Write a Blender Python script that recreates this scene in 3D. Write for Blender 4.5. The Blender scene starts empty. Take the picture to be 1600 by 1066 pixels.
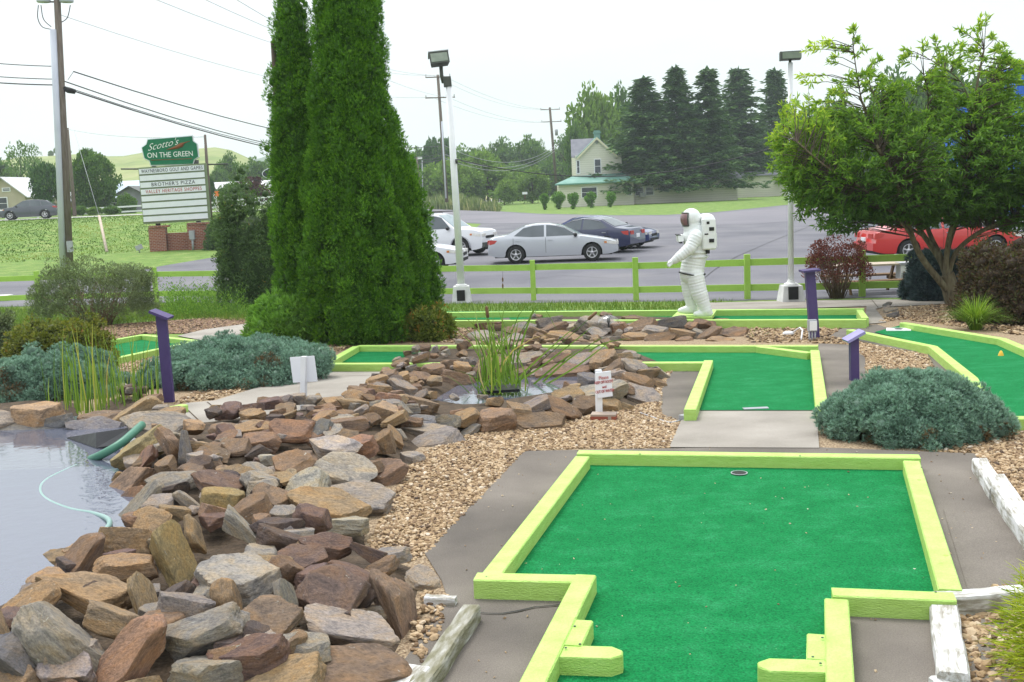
import bpy, bmesh, math, random
import numpy as np
from mathutils import Vector, Matrix, noise

SC = bpy.context.scene
COL = SC.collection
R = math.radians
rng = np.random.default_rng(7)
random.seed(7)

# ------------------------------------------------------------------ camera, sky, sun, exposure
FPX, CX, CY = 1700.0, 800.0, 533.0          # focal length and centre in photograph pixels
PITCH, ROLL, CAMZ = math.atan(241 / 1700), R(2.4), 2.0
fwd = Vector((0, math.cos(PITCH), -math.sin(PITCH)))
u0 = Vector((0, math.sin(PITCH), math.cos(PITCH)))
r0 = Vector((1, 0, 0))
rt = r0 * math.cos(ROLL) - u0 * math.sin(ROLL)
up = r0 * math.sin(ROLL) + u0 * math.cos(ROLL)
CAM = Vector((0, 0, CAMZ))
cd = bpy.data.cameras.new('camera')
cam = bpy.data.objects.new('camera', cd)
COL.objects.link(cam)
cd.sensor_width = 36.0
cd.lens = FPX / 1600 * 36
cd.clip_start, cd.clip_end = 0.1, 6000
m3 = Matrix((rt, up, -fwd)).transposed()
cam.matrix_world = Matrix.Translation(CAM) @ m3.to_4x4()
SC.camera = cam

SUN_EL, SUN_AZ = R(62), R(-25)
W = bpy.data.worlds.new('World')
SC.world = W
W.use_nodes = True
nt = W.node_tree
nt.nodes.clear()
wo = nt.nodes.new('ShaderNodeOutputWorld')
bg = nt.nodes.new('ShaderNodeBackground')
sky = nt.nodes.new('ShaderNodeTexSky')
sky.sky_type = 'NISHITA'
sky.sun_disc = False
sky.sun_elevation = SUN_EL
sky.sun_rotation = SUN_AZ
sky.air_density, sky.dust_density = 1.0, 2.0
tc = nt.nodes.new('ShaderNodeTexCoord')
mpw = nt.nodes.new('ShaderNodeMapping')
mpw.inputs['Scale'].default_value = (1.5, 1.5, 5)
nz = nt.nodes.new('ShaderNodeTexNoise')
nz.inputs['Scale'].default_value = 1.6
nz.inputs['Detail'].default_value = 5
cr = nt.nodes.new('ShaderNodeValToRGB')
cr.color_ramp.elements[0].position, cr.color_ramp.elements[1].position = 0.3, 0.7
cr.color_ramp.elements[0].color = (9.6, 10.3, 10.7, 1)
cr.color_ramp.elements[1].color = (11.6, 11.8, 12.1, 1)
mx = nt.nodes.new('ShaderNodeMix')
mx.data_type = 'RGBA'
mx.inputs[0].default_value = 0.92
nt.links.new(tc.outputs['Generated'], mpw.inputs['Vector'])
nt.links.new(mpw.outputs[0], nz.inputs['Vector'])
nt.links.new(nz.outputs['Fac'], cr.inputs[0])
nt.links.new(sky.outputs[0], mx.inputs[6])
# an overcast dome: the zenith about twice as bright as the horizon
sxyz = nt.nodes.new('ShaderNodeSeparateXYZ')
nt.links.new(tc.outputs['Generated'], sxyz.inputs[0])
grad = nt.nodes.new('ShaderNodeMapRange')
grad.inputs[1].default_value, grad.inputs[2].default_value = 0.0, 1.0
grad.inputs[3].default_value, grad.inputs[4].default_value = 0.42, 1.0
nt.links.new(sxyz.outputs[2], grad.inputs[0])
ov = nt.nodes.new('ShaderNodeMix')
ov.data_type, ov.blend_type = 'RGBA', 'MULTIPLY'
ov.inputs[0].default_value = 1.0
nt.links.new(cr.outputs[0], ov.inputs[6])
nt.links.new(grad.outputs[0], ov.inputs[7])
nt.links.new(ov.outputs[2], mx.inputs[7])
nt.links.new(mx.outputs[2], bg.inputs['Color'])
bg.inputs['Strength'].default_value = 0.1
nt.links.new(bg.outputs[0], wo.inputs['Surface'])

sl = bpy.data.lights.new('sun', 'SUN')
sl.energy, sl.angle, sl.color = 1.5, R(24), (1.0, 0.97, 0.92)
so = bpy.data.objects.new('sun', sl)
COL.objects.link(so)
sd = Vector((math.sin(SUN_AZ) * math.cos(SUN_EL), math.cos(SUN_AZ) * math.cos(SUN_EL), math.sin(SUN_EL)))
so.rotation_euler = (-sd).to_track_quat('-Z', 'Y').to_euler()

SC.view_settings.view_transform = 'Standard'
SC.view_settings.look = 'None'
SC.view_settings.exposure = 1.0
SC.view_settings.gamma = 1.0
SC.view_settings.use_curve_mapping = False
SC.render.engine = 'CYCLES'
SC.cycles.max_bounces = 7
SC.cycles.diffuse_bounces = 3
SC.cycles.glossy_bounces = 3
SC.cycles.transmission_bounces = 4
SC.cycles.transparent_max_bounces = 6
SC.cycles.volume_bounces = 1
SC.cycles.caustics_reflective = False
SC.cycles.caustics_refractive = False
SC.cycles.use_denoising = True
HAZE = True

# ------------------------------------------------------------------ ground profile and pixel helpers
def sstep(a, b, v):
    t = np.clip((np.asarray(v, float) - a) / (b - a), 0, 1)
    return t * t * (3 - 2 * t)

def gz(x, y):
    x = np.asarray(x, float); y = np.asarray(y, float)
    base = np.where(y < 8, 0.0, np.where(y < 27, -(y - 8) * 0.8 / 19, -0.8))
    ys = np.maximum(y, 1.0)
    t = x / ys
    w = 1 - sstep(-0.225, -0.125, t)
    toe = np.clip(55 + (x + 26) * 1.6, 40, 84)
    b = 1.7 * sstep(0, 1, (y - toe) / (92 - toe)) * w
    return base + np.where(y > 40, b, 0)

def ray(px, py):
    d = fwd * FPX + rt * (px - CX) + up * (CY - py)
    return d / d.y

def pt(px, py, Y):
    return CAM + ray(px, py) * Y

YS = np.concatenate([np.arange(2.2, 30, 0.04), np.arange(30, 200, 0.5), np.arange(200, 900, 4)])

def at(px, py, dz=0.0, hf=None):
    d = ray(px, py)
    x, y, z = d.x * YS, YS, CAMZ + d.z * YS
    g = gz(x, y) + dz
    if hf is not None:
        g = g + hf(x, y)
    s = np.where(z - g <= 0)[0]
    if len(s) == 0:
        Y = YS[-1]
    else:
        i = s[0]
        if i == 0:
            Y = YS[0]
        else:
            f0, f1 = (z - g)[i - 1], (z - g)[i]
            Y = YS[i - 1] + (YS[i] - YS[i - 1]) * f0 / (f0 - f1)
    return CAM + d * float(Y)

def P2(l, dz=0.0):
    return [tuple(at(a, b, dz))[:2] for a, b in l]

# ------------------------------------------------------------------ objects and tags
def link(o, parent=None):
    COL.objects.link(o)
    if parent is not None:
        o.parent = parent
    return o

def tag(o, label=None, cat=None, group=None, kind=None):
    if label: o['label'] = label
    if cat: o['category'] = cat
    if group: o['group'] = group
    if kind: o['kind'] = kind
    return o

def thing(name, label, cat, loc=(0, 0, 0), rz=0.0, group=None):
    o = bpy.data.objects.new(name, None)
    o.empty_display_size = 0.1
    link(o)
    o.location = loc
    o.rotation_euler = (0, 0, rz)
    return tag(o, label, cat, group)

def mesh_obj(name, me, mat=None, parent=None, local=False):
    """links a mesh whose coordinates are world ones; under a parent at a place it is shifted to the parent's space"""
    if mat is not None:
        me.materials.clear()
        me.materials.append(mat)
    o = bpy.data.objects.new(name, me)
    link(o, parent)
    if parent is not None and not local:
        pm = Matrix.Translation(parent.location) @ parent.rotation_euler.to_matrix().to_4x4()
        o.matrix_parent_inverse = pm.inverted()
    return o

class MB:
    """collects boxes, tubes, prisms and patches into one mesh"""
    def __init__(s):
        s.v, s.f, s.sm = [], [], []
    def add(s, vs, fs, smooth=False):
        b = len(s.v)
        s.v += [tuple(v) for v in vs]
        s.f += [tuple(b + i for i in f) for f in fs]
        s.sm += [smooth] * len(fs)
        return s
    def box(s, c, d, M=None):
        hx, hy, hz = d[0] / 2, d[1] / 2, d[2] / 2
        vs = [Vector((x, y, z)) for z in (-hz, hz) for y in (-hy, hy) for x in (-hx, hx)]
        if M is not None: vs = [M @ v for v in vs]
        c = Vector(c)
        vs = [v + c for v in vs]
        return s.add(vs, [(0, 2, 3, 1), (4, 5, 7, 6), (0, 1, 5, 4), (2, 6, 7, 3), (0, 4, 6, 2), (1, 3, 7, 5)])
    def beam(s, a, b, w, h, bev=0.006, drop=0.0, chamfer=0.0):
        """timber with its top centre line from a to b, eased long edges"""
        a, b = Vector(a), Vector(b)
        d = (b - a).normalized()
        side = Vector((d.y, -d.x, 0)).normalized()
        upv = side.cross(d).normalized()
        if upv.z < 0: upv = -upv
        prof = [(-w / 2, -h), (w / 2, -h), (w / 2, -bev), (w / 2 - bev, 0), (-w / 2 + bev, 0), (-w / 2, -bev)]
        L = (b - a).length
        n = max(1, int(L / 0.35))
        rings = []
        for i in range(n + 1):
            p = a + d * (L * i / n)
            rings.append([p + side * x + upv * z for x, z in prof])
        vs = [v for r in rings for v in r]
        fs = []
        for i in range(n):
            for k in range(6):
                k2 = (k + 1) % 6
                fs.append((i * 6 + k, i * 6 + k2, (i + 1) * 6 + k2, (i + 1) * 6 + k))
        fs.append(tuple(range(5, -1, -1)))
        fs.append(tuple(n * 6 + k for k in range(6)))
        return s.add(vs, fs)
    def tube(s, pts, rad, n=8, cap=True, smooth=True):
        pts = [Vector(p) for p in pts]
        m = len(pts)
        rs = rad if isinstance(rad, (list, tuple)) else [rad] * m
        vs = []
        ref = None
        for i, p in enumerate(pts):
            d = (pts[min(i + 1, m - 1)] - pts[max(i - 1, 0)])
            if d.length < 1e-9: d = Vector((0, 0, 1))
            d.normalize()
            if ref is None:
                ref = Vector((1, 0, 0)) if abs(d.x) < 0.8 else Vector((0, 1, 0))
            x = (ref - d * ref.dot(d)).normalized()
            y = d.cross(x)
            ref = x
            for k in range(n):
                an = 2 * math.pi * k / n
                vs.append(p + (x * math.cos(an) + y * math.sin(an)) * rs[i])
        fs = []
        for i in range(m - 1):
            for k in range(n):
                k2 = (k + 1) % n
                fs.append((i * n + k, i * n + k2, (i + 1) * n + k2, (i + 1) * n + k))
        s.add(vs, fs, smooth)
        if cap:
            b = len(s.v) - len(vs)
            s.f.append(tuple(b + k for k in range(n - 1, -1, -1))); s.sm.append(False)
            s.f.append(tuple(b + (m - 1) * n + k for k in range(n))); s.sm.append(False)
        return s
    def ell(s, c, r, seg=12, rings=8, M=None):
        vs, fs = [], []
        for i in range(rings + 1):
            th = math.pi * i / rings
            for k in range(seg):
                a = 2 * math.pi * k / seg
                v = Vector((math.sin(th) * math.cos(a) * r[0], math.sin(th) * math.sin(a) * r[1], math.cos(th) * r[2]))
                if M is not None: v = M @ v
                vs.append(v + Vector(c))
        for i in range(rings):
            for k in range(seg):
                k2 = (k + 1) % seg
                fs.append((i * seg + k, (i + 1) * seg + k, (i + 1) * seg + k2, i * seg + k2))
        return s.add(vs, fs, True)
    def lathe(s, c, prof, n=16, axis='Z', smooth=True):
        vs, fs = [], []
        c = Vector(c)
        for r, z in prof:
            for k in range(n):
                a = 2 * math.pi * k / n
                if axis == 'Z': v = Vector((r * math.cos(a), r * math.sin(a), z))
                else: v = Vector((r * math.cos(a), z, r * math.sin(a)))
                vs.append(c + v)
        for i in range(len(prof) - 1):
            for k in range(n):
                k2 = (k + 1) % n
                fs.append((i * n + k, i * n + k2, (i + 1) * n + k2, (i + 1) * n + k))
        return s.add(vs, fs, smooth)
    def prism(s, poly, a, b):
        """poly: list of Vector corners, extruded by vector a..b offset"""
        n = len(poly)
        a, b = Vector(a), Vector(b)
        vs = [Vector(p) + a for p in poly] + [Vector(p) + b for p in poly]
        fs = [tuple(range(n - 1, -1, -1)), tuple(range(n, 2 * n))]
        for k in range(n):
            k2 = (k + 1) % n
            fs.append((k, k2, n + k2, n + k))
        return s.add(vs, fs)
    def mesh(s, name='mesh'):
        me = bpy.data.meshes.new(name)
        me.from_pydata(s.v, [], s.f)
        me.polygons.foreach_set('use_smooth', s.sm)
        me.update()
        return me
    def build(s, name, mat, parent=None, local=False, fix=True):
        me = s.mesh(name)
        if fix:
            bm = bmesh.new(); bm.from_mesh(me)
            bmesh.ops.recalc_face_normals(bm, faces=bm.faces[:])
            bm.to_mesh(me); bm.free()
        return mesh_obj(name, me, mat, parent, local)

# ------------------------------------------------------------------ materials
def newmat(name):
    m = bpy.data.materials.new(name)
    m.use_nodes = True
    n = m.node_tree
    n.nodes.clear()
    o = n.nodes.new('ShaderNodeOutputMaterial')
    return m, n, o

def N(n, t, **kw):
    x = n.nodes.new(t)
    for k, v in kw.items():
        if k in x.inputs: x.inputs[k].default_value = v
        else: setattr(x, k, v)
    return x

def ramp(n, stops):
    c = n.nodes.new('ShaderNodeValToRGB')
    e = c.color_ramp.elements
    while len(e) < len(stops): e.new(0.5)
    for k, (p, col) in enumerate(stops):
        e[k].position = p
        e[k].color = (*col, 1)
    return c

def surf(name, cols, scale=8, rough=0.8, bump=0.0, bscale=60, detail=5, stretch=(1, 1, 1), coords='Object', lo=0.3, hi=0.7,
         spec=0.3, metal=0.0, coat=0.0, fine=0.0, fscale=200):
    """noise between the colours of cols, with fine relief"""
    m, n, o = newmat(name)
    p = N(n, 'ShaderNodeBsdfPrincipled')
    p.inputs['Roughness'].default_value = rough
    p.inputs['Metallic'].default_value = metal
    p.inputs['Specular IOR Level'].default_value = spec
    p.inputs['Coat Weight'].default_value = coat
    tc = N(n, 'ShaderNodeTexCoord')
    mp = N(n, 'ShaderNodeMapping'); mp.inputs['Scale'].default_value = stretch
    n.links.new(tc.outputs[coords], mp.inputs[0])
    if len(cols) == 1:
        p.inputs['Base Color'].default_value = (*cols[0], 1)
    else:
        a = N(n, 'ShaderNodeTexNoise', Scale=scale, Detail=detail)
        n.links.new(mp.outputs[0], a.inputs['Vector'])
        k = len(cols)
        r = ramp(n, [(lo + (hi - lo) * i / (k - 1), c) for i, c in enumerate(cols)])
        n.links.new(a.outputs['Fac'], r.inputs[0])
        out = r.outputs[0]
        if fine:
            f = N(n, 'ShaderNodeTexNoise', Scale=fscale, Detail=2)
            n.links.new(mp.outputs[0], f.inputs['Vector'])
            fm = N(n, 'ShaderNodeMapRange'); fm.inputs[1].default_value = 0.3; fm.inputs[2].default_value = 0.7
            fm.inputs[3].default_value = 1 - fine; fm.inputs[4].default_value = 1 + fine
            n.links.new(f.outputs['Fac'], fm.inputs[0])
            mu = N(n, 'ShaderNodeMix', data_type='RGBA', blend_type='MULTIPLY'); mu.inputs[0].default_value = 1
            n.links.new(out, mu.inputs[6]); n.links.new(fm.outputs[0], mu.inputs[7])
            out = mu.outputs[2]
        n.links.new(out, p.inputs['Base Color'])
    if bump:
        b = N(n, 'ShaderNodeTexNoise', Scale=bscale, Detail=4)
        n.links.new(mp.outputs[0], b.inputs['Vector'])
        bp = N(n, 'ShaderNodeBump', Strength=bump, Distance=0.02)
        n.links.new(b.outputs['Fac'], bp.inputs['Height'])
        n.links.new(bp.outputs[0], p.inputs['Normal'])
    n.links.new(p.outputs[0], o.inputs[0])
    return m

def leafmat(name, stops, trans=0.3, rough=0.6, k=1.0):
    """leaf: colour by each leaf's own tint, part of the light passing through"""
    m, n, o = newmat(name)
    a = N(n, 'ShaderNodeAttribute', attribute_name='tint')
    r = ramp(n, [(q, tuple(c * k for c in cc)) for q, cc in stops])
    n.links.new(a.outputs['Fac'], r.inputs[0])
    p = N(n, 'ShaderNodeBsdfPrincipled', Roughness=rough)
    p.inputs['Specular IOR Level'].default_value = 0.25
    n.links.new(r.outputs[0], p.inputs['Base Color'])
    t = N(n, 'ShaderNodeBsdfTranslucent')
    g = N(n, 'ShaderNodeMix', data_type='RGBA', blend_type='MULTIPLY'); g.inputs[0].default_value = 1
    g.inputs[7].default_value = (1.25, 1.25, 0.6, 1)
    n.links.new(r.outputs[0], g.inputs[6]); n.links.new(g.outputs[2], t.inputs['Color'])
    mi = N(n, 'ShaderNodeMixShader'); mi.inputs[0].default_value = trans
    n.links.new(p.outputs[0], mi.inputs[1]); n.links.new(t.outputs[0], mi.inputs[2])
    n.links.new(mi.outputs[0], o.inputs[0])
    return m

M = {}
M['lawn'] = surf('lawn', [(0.075, 0.15, 0.022), (0.125, 0.215, 0.033), (0.21, 0.255, 0.07)], 1.3, 0.9, 0.6, 30, coords='Object', fine=0.35, fscale=12)
M['asphalt'] = surf('asphalt', [(0.095, 0.095, 0.112), (0.132, 0.13, 0.148), (0.165, 0.16, 0.172)], 0.35, 0.85, 0.3, 40, detail=8, fine=0.12, fscale=25)
M['road'] = surf('road', [(0.15, 0.145, 0.165), (0.19, 0.18, 0.2)], 0.2, 0.85, detail=8, fine=0.1, fscale=10)
M['old_road'] = surf('old_road', [(0.35, 0.33, 0.33), (0.42, 0.4, 0.39)], 0.2, 0.9)
M['pavement'] = surf('pavement', [(0.085, 0.075, 0.066), (0.142, 0.124, 0.107), (0.215, 0.19, 0.163)], 0.9, 0.9, 0.35, 150, detail=8, fine=0.2, fscale=160)
M['concrete'] = surf('concrete', [(0.215, 0.195, 0.168), (0.29, 0.264, 0.232), (0.35, 0.322, 0.286)], 1.2, 0.9, 0.3, 120, detail=7, fine=0.12, fscale=130)
M['soil'] = surf('soil', [(0.045, 0.032, 0.022), (0.1, 0.07, 0.045)], 9, 0.95, 0.8, 40, fine=0.3, fscale=60)
M['gravel_base'] = surf('gravel_base', [(0.14, 0.09, 0.05), (0.3, 0.22, 0.14), (0.42, 0.33, 0.22)], 55, 0.9, 1.0, 55, detail=3, fine=0.4, fscale=120)
M['mulch'] = surf('mulch', [(0.09, 0.045, 0.03), (0.2, 0.11, 0.075), (0.34, 0.24, 0.17)], 40, 0.95, 1.0, 45, detail=3, fine=0.4, fscale=100)
M['lime'] = surf('lime', [(0.30, 0.46, 0.08), (0.375, 0.575, 0.13), (0.40, 0.61, 0.145), (0.43, 0.64, 0.17)], 7, 0.6, 0.5, 40, stretch=(1.3, 1.3, 6), lo=0.22, hi=0.66, detail=9, fine=0.07, fscale=70)
M['lime_fence'] = surf('lime_fence', [(0.31, 0.5, 0.08), (0.365, 0.57, 0.105)], 3, 0.6, 0.2, 30, fine=0.06, fscale=40)
M['purple'] = surf('purple', [(0.062, 0.042, 0.135), (0.075, 0.051, 0.16)], 6, 0.5, 0.1, 40)
M['lavender'] = surf('lavender', [(0.25, 0.22, 0.46), (0.29, 0.26, 0.5)], 6, 0.45)
M['white'] = surf('white', [(0.72, 0.73, 0.76), (0.8, 0.8, 0.82)], 4, 0.5)
M['white_sign'] = surf('white_sign', [(0.74, 0.76, 0.82), (0.8, 0.81, 0.86)], 3, 0.45)
M['statue_white'] = surf('statue_white', [(0.72, 0.75, 0.74), (0.8, 0.82, 0.81)], 5, 0.45, 0.1, 60)
M['visor'] = surf('visor', [(0.19, 0.1, 0.11), (0.25, 0.14, 0.14)], 3, 0.25, spec=0.6)
M['black'] = surf('black', [(0.012, 0.012, 0.013), (0.02, 0.02, 0.02)], 5, 0.6)
M['liner'] = surf('liner', [(0.012, 0.012, 0.014), (0.03, 0.03, 0.033)], 4, 0.35, 0.4, 8)
M['steel'] = surf('steel', [(0.32, 0.33, 0.37), (0.42, 0.43, 0.47)], 5, 0.4, metal=0.4)
M['grey_metal'] = surf('grey_metal', [(0.32, 0.33, 0.36), (0.4, 0.41, 0.44)], 5, 0.5)
M['lamp_dark'] = surf('lamp_dark', [(0.05, 0.055, 0.05), (0.09, 0.095, 0.085)], 6, 0.45)
M['lamp_glass'] = surf('lamp_glass', [(0.16, 0.2, 0.15), (0.22, 0.26, 0.2)], 8, 0.15, spec=0.6)
M['pole_wood'] = surf('pole_wood', [(0.12, 0.095, 0.075), (0.2, 0.165, 0.14)], 3, 0.9, 0.4, 20, stretch=(6, 6, 0.6))
M['conduit'] = surf('conduit', [(0.52, 0.54, 0.62), (0.6, 0.62, 0.7)], 1, 0.5)
M['wire'] = surf('wire', [(0.045, 0.045, 0.05)], rough=0.6)
M['wire_pale'] = surf('wire_pale', [(0.3, 0.31, 0.33)], rough=0.5)
M['wood_brown'] = surf('wood_brown', [(0.12, 0.07, 0.035), (0.2, 0.12, 0.06)], 4, 0.8, 0.3, 30, stretch=(1, 6, 6))
M['wood_pale'] = surf('wood_pale', [(0.38, 0.31, 0.24), (0.5, 0.42, 0.34)], 4, 0.8)
M['hose'] = surf('hose', [(0.05, 0.17, 0.115), (0.08, 0.22, 0.15)], 5, 0.4)
M['hose_pale'] = surf('hose_pale', [(0.2, 0.33, 0.3), (0.26, 0.38, 0.36)], 5, 0.4)
M['sign_green'] = surf('sign_green', [(0.0, 0.14, 0.06), (0.003, 0.17, 0.075)], 4, 0.45)
M['sign_post'] = surf('sign_post', [(0.17, 0.21, 0.12), (0.2, 0.25, 0.14)], 3, 0.6)
M['red_ink'] = surf('red_ink', [(0.45, 0.03, 0.03)], rough=0.5)
M['red_faint'] = surf('red_faint', [(0.55, 0.2, 0.2)], rough=0.5)
M['ink'] = surf('ink', [(0.015, 0.015, 0.03)], rough=0.5)
M['white_ink'] = surf('white_ink', [(0.8, 0.82, 0.8)], rough=0.5)
M['brown_ink'] = surf('brown_ink', [(0.22, 0.07, 0.02)], rough=0.5)
M['cream'] = surf('cream', [(0.62, 0.58, 0.42), (0.68, 0.63, 0.47)], 0.6, 0.7)
M['roof_green'] = surf('roof_green', [(0.10, 0.25, 0.2), (0.2, 0.35, 0.3)], 0.7, 0.6)
M['roof_grey'] = surf('roof_grey', [(0.17, 0.17, 0.2), (0.24, 0.24, 0.27)], 1.5, 0.8)
M['roof_pale'] = surf('roof_pale', [(0.5, 0.5, 0.52), (0.62, 0.62, 0.64)], 1.0, 0.7)
M['roof_blue'] = surf('roof_blue', [(0.38, 0.46, 0.55), (0.45, 0.53, 0.62)], 1.0, 0.7)
M['beige'] = surf('beige', [(0.42, 0.37, 0.27), (0.5, 0.44, 0.33)], 1.0, 0.8)
M['grey_wall'] = surf('grey_wall', [(0.36, 0.37, 0.42), (0.44, 0.45, 0.5)], 1.0, 0.8)
M['pane'] = surf('pane', [(0.03, 0.035, 0.05), (0.06, 0.065, 0.08)], 2, 0.12, spec=0.6)
M['car_glass'] = surf('car_glass', [(0.05, 0.065, 0.075), (0.09, 0.11, 0.125)], 1.5, 0.08, spec=0.7)
M['car_glass_pale'] = surf('car_glass_pale', [(0.16, 0.22, 0.24), (0.24, 0.3, 0.32)], 1.5, 0.1, spec=0.7)
M['tyre'] = surf('tyre', [(0.018, 0.018, 0.018), (0.03, 0.03, 0.03)], 8, 0.85)
M['rim'] = surf('rim', [(0.5, 0.5, 0.52), (0.62, 0.62, 0.64)], 5, 0.35, metal=0.5)
M['headlight'] = surf('headlight', [(0.62, 0.6, 0.56), (0.75, 0.74, 0.7)], 9, 0.15, spec=0.7)
M['amber'] = surf('amber', [(0.6, 0.22, 0.06)], rough=0.3)
M['taillight'] = surf('taillight', [(0.45, 0.05, 0.04)], rough=0.25)
M['blue_wall'] = surf('blue_wall', [(0.03, 0.13, 0.5), (0.05, 0.17, 0.58)], 0.8, 0.6)
M['orange'] = surf('orange', [(0.75, 0.17, 0.02)], rough=0.6)
M['yellow'] = surf('yellow', [(0.75, 0.45, 0.05)], rough=0.5)
M['bark'] = surf('bark', [(0.07, 0.055, 0.035), (0.14, 0.115, 0.07), (0.2, 0.18, 0.11)], 6, 0.95, 0.8, 25, stretch=(3, 3, 0.7))
M['bark_dark'] = surf('bark_dark', [(0.06, 0.045, 0.035), (0.11, 0.085, 0.065)], 5, 0.95, 0.6, 20, stretch=(3, 3, 0.7))
M['stem'] = surf('stem', [(0.13, 0.085, 0.055), (0.22, 0.15, 0.1)], 9, 0.9)
M['concrete_white'] = surf('concrete_white', [(0.55, 0.55, 0.54), (0.72, 0.72, 0.71)], 5, 0.8, 0.3, 40)
M['dry_grass'] = surf('dry_grass', [(0.2, 0.2, 0.07), (0.32, 0.29, 0.13), (0.15, 0.2, 0.05)], 0.15, 0.95, fine=0.2, fscale=2)
M['hill_grass'] = surf('hill_grass', [(0.13, 0.19, 0.05), (0.21, 0.25, 0.08), (0.27, 0.28, 0.12)], 0.02, 0.95, detail=8, fine=0.22, fscale=0.25, stretch=(1, 3, 3))
M['forest'] = surf('forest', [(0.025, 0.05, 0.02), (0.06, 0.1, 0.035)], 0.05, 0.95)

# paint of a parked car: clear-coated
def carpaint(name, c, metal=0.0):
    return surf(name, [c], rough=0.35, coat=0.8, spec=0.5, metal=metal)
M['paint_silver'] = carpaint('paint_silver', (0.5, 0.52, 0.56), 0.25)
M['paint_white'] = carpaint('paint_white', (0.74, 0.75, 0.78))
M['paint_navy'] = carpaint('paint_navy', (0.018, 0.024, 0.075))
M['paint_blue'] = carpaint('paint_blue', (0.02, 0.035, 0.14))
M['paint_red'] = carpaint('paint_red', (0.55, 0.022, 0.018))
M['paint_grey'] = carpaint('paint_grey', (0.07, 0.078, 0.098), 0.2)

def carpet_material():
    m, n, o = newmat('carpet')
    p = N(n, 'ShaderNodeBsdfPrincipled', Roughness=0.95)
    p.inputs['Specular IOR Level'].default_value = 0.1
    tc = N(n, 'ShaderNodeTexCoord')
    mp = N(n, 'ShaderNodeMapping'); mp.inputs['Scale'].default_value = (1.0, 1.3, 1)
    n.links.new(tc.outputs['Object'], mp.inputs[0])
    a = N(n, 'ShaderNodeTexNoise', Scale=3.2, Detail=12, Roughness=0.78)
    n.links.new(mp.outputs[0], a.inputs['Vector'])
    r = ramp(n, [(0.3, (0.003, 0.118, 0.033)), (0.5, (0.006, 0.15, 0.044)), (0.66, (0.018, 0.185, 0.068)), (0.8, (0.04, 0.225, 0.1))])
    n.links.new(a.outputs['Fac'], r.inputs[0])
    f = N(n, 'ShaderNodeTexNoise', Scale=115, Detail=4)
    n.links.new(tc.outputs['Object'], f.inputs['Vector'])
    fm = N(n, 'ShaderNodeMapRange'); fm.inputs[1].default_value = 0.3; fm.inputs[2].default_value = 0.72
    fm.inputs[3].default_value = 0.6; fm.inputs[4].default_value = 1.5
    n.links.new(f.outputs['Fac'], fm.inputs[0])
    mu = N(n, 'ShaderNodeMix', data_type='RGBA', blend_type='MULTIPLY'); mu.inputs[0].default_value = 1
    n.links.new(r.outputs[0], mu.inputs[6]); n.links.new(fm.outputs[0], mu.inputs[7])
    n.links.new(mu.outputs[2], p.inputs['Base Color'])
    bp = N(n, 'ShaderNodeBump', Strength=0.5, Distance=0.006)
    n.links.new(f.outputs['Fac'], bp.inputs['Height'])
    n.links.new(bp.outputs[0], p.inputs['Normal'])
    n.links.new(p.outputs[0], o.inputs[0])
    return m
M['carpet'] = carpet_material()

def water_material():
    m, n, o = newmat('water')
    p = N(n, 'ShaderNodeBsdfPrincipled', Roughness=0.03)
    p.inputs['Base Color'].default_value = (0.10, 0.11, 0.15, 1)
    p.inputs['IOR'].default_value = 1.75
    p.inputs['Specular IOR Level'].default_value = 0.75
    tc = N(n, 'ShaderNodeTexCoord')
    a = N(n, 'ShaderNodeTexNoise', Scale=9, Detail=3)
    n.links.new(tc.outputs['Object'], a.inputs['Vector'])
    bp = N(n, 'ShaderNodeBump', Strength=0.12, Distance=0.02)
    n.links.new(a.outputs['Fac'], bp.inputs['Height'])
    n.links.new(bp.outputs[0], p.inputs['Normal'])
    n.links.new(p.outputs[0], o.inputs[0])
    return m
M['water'] = water_material()

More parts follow.
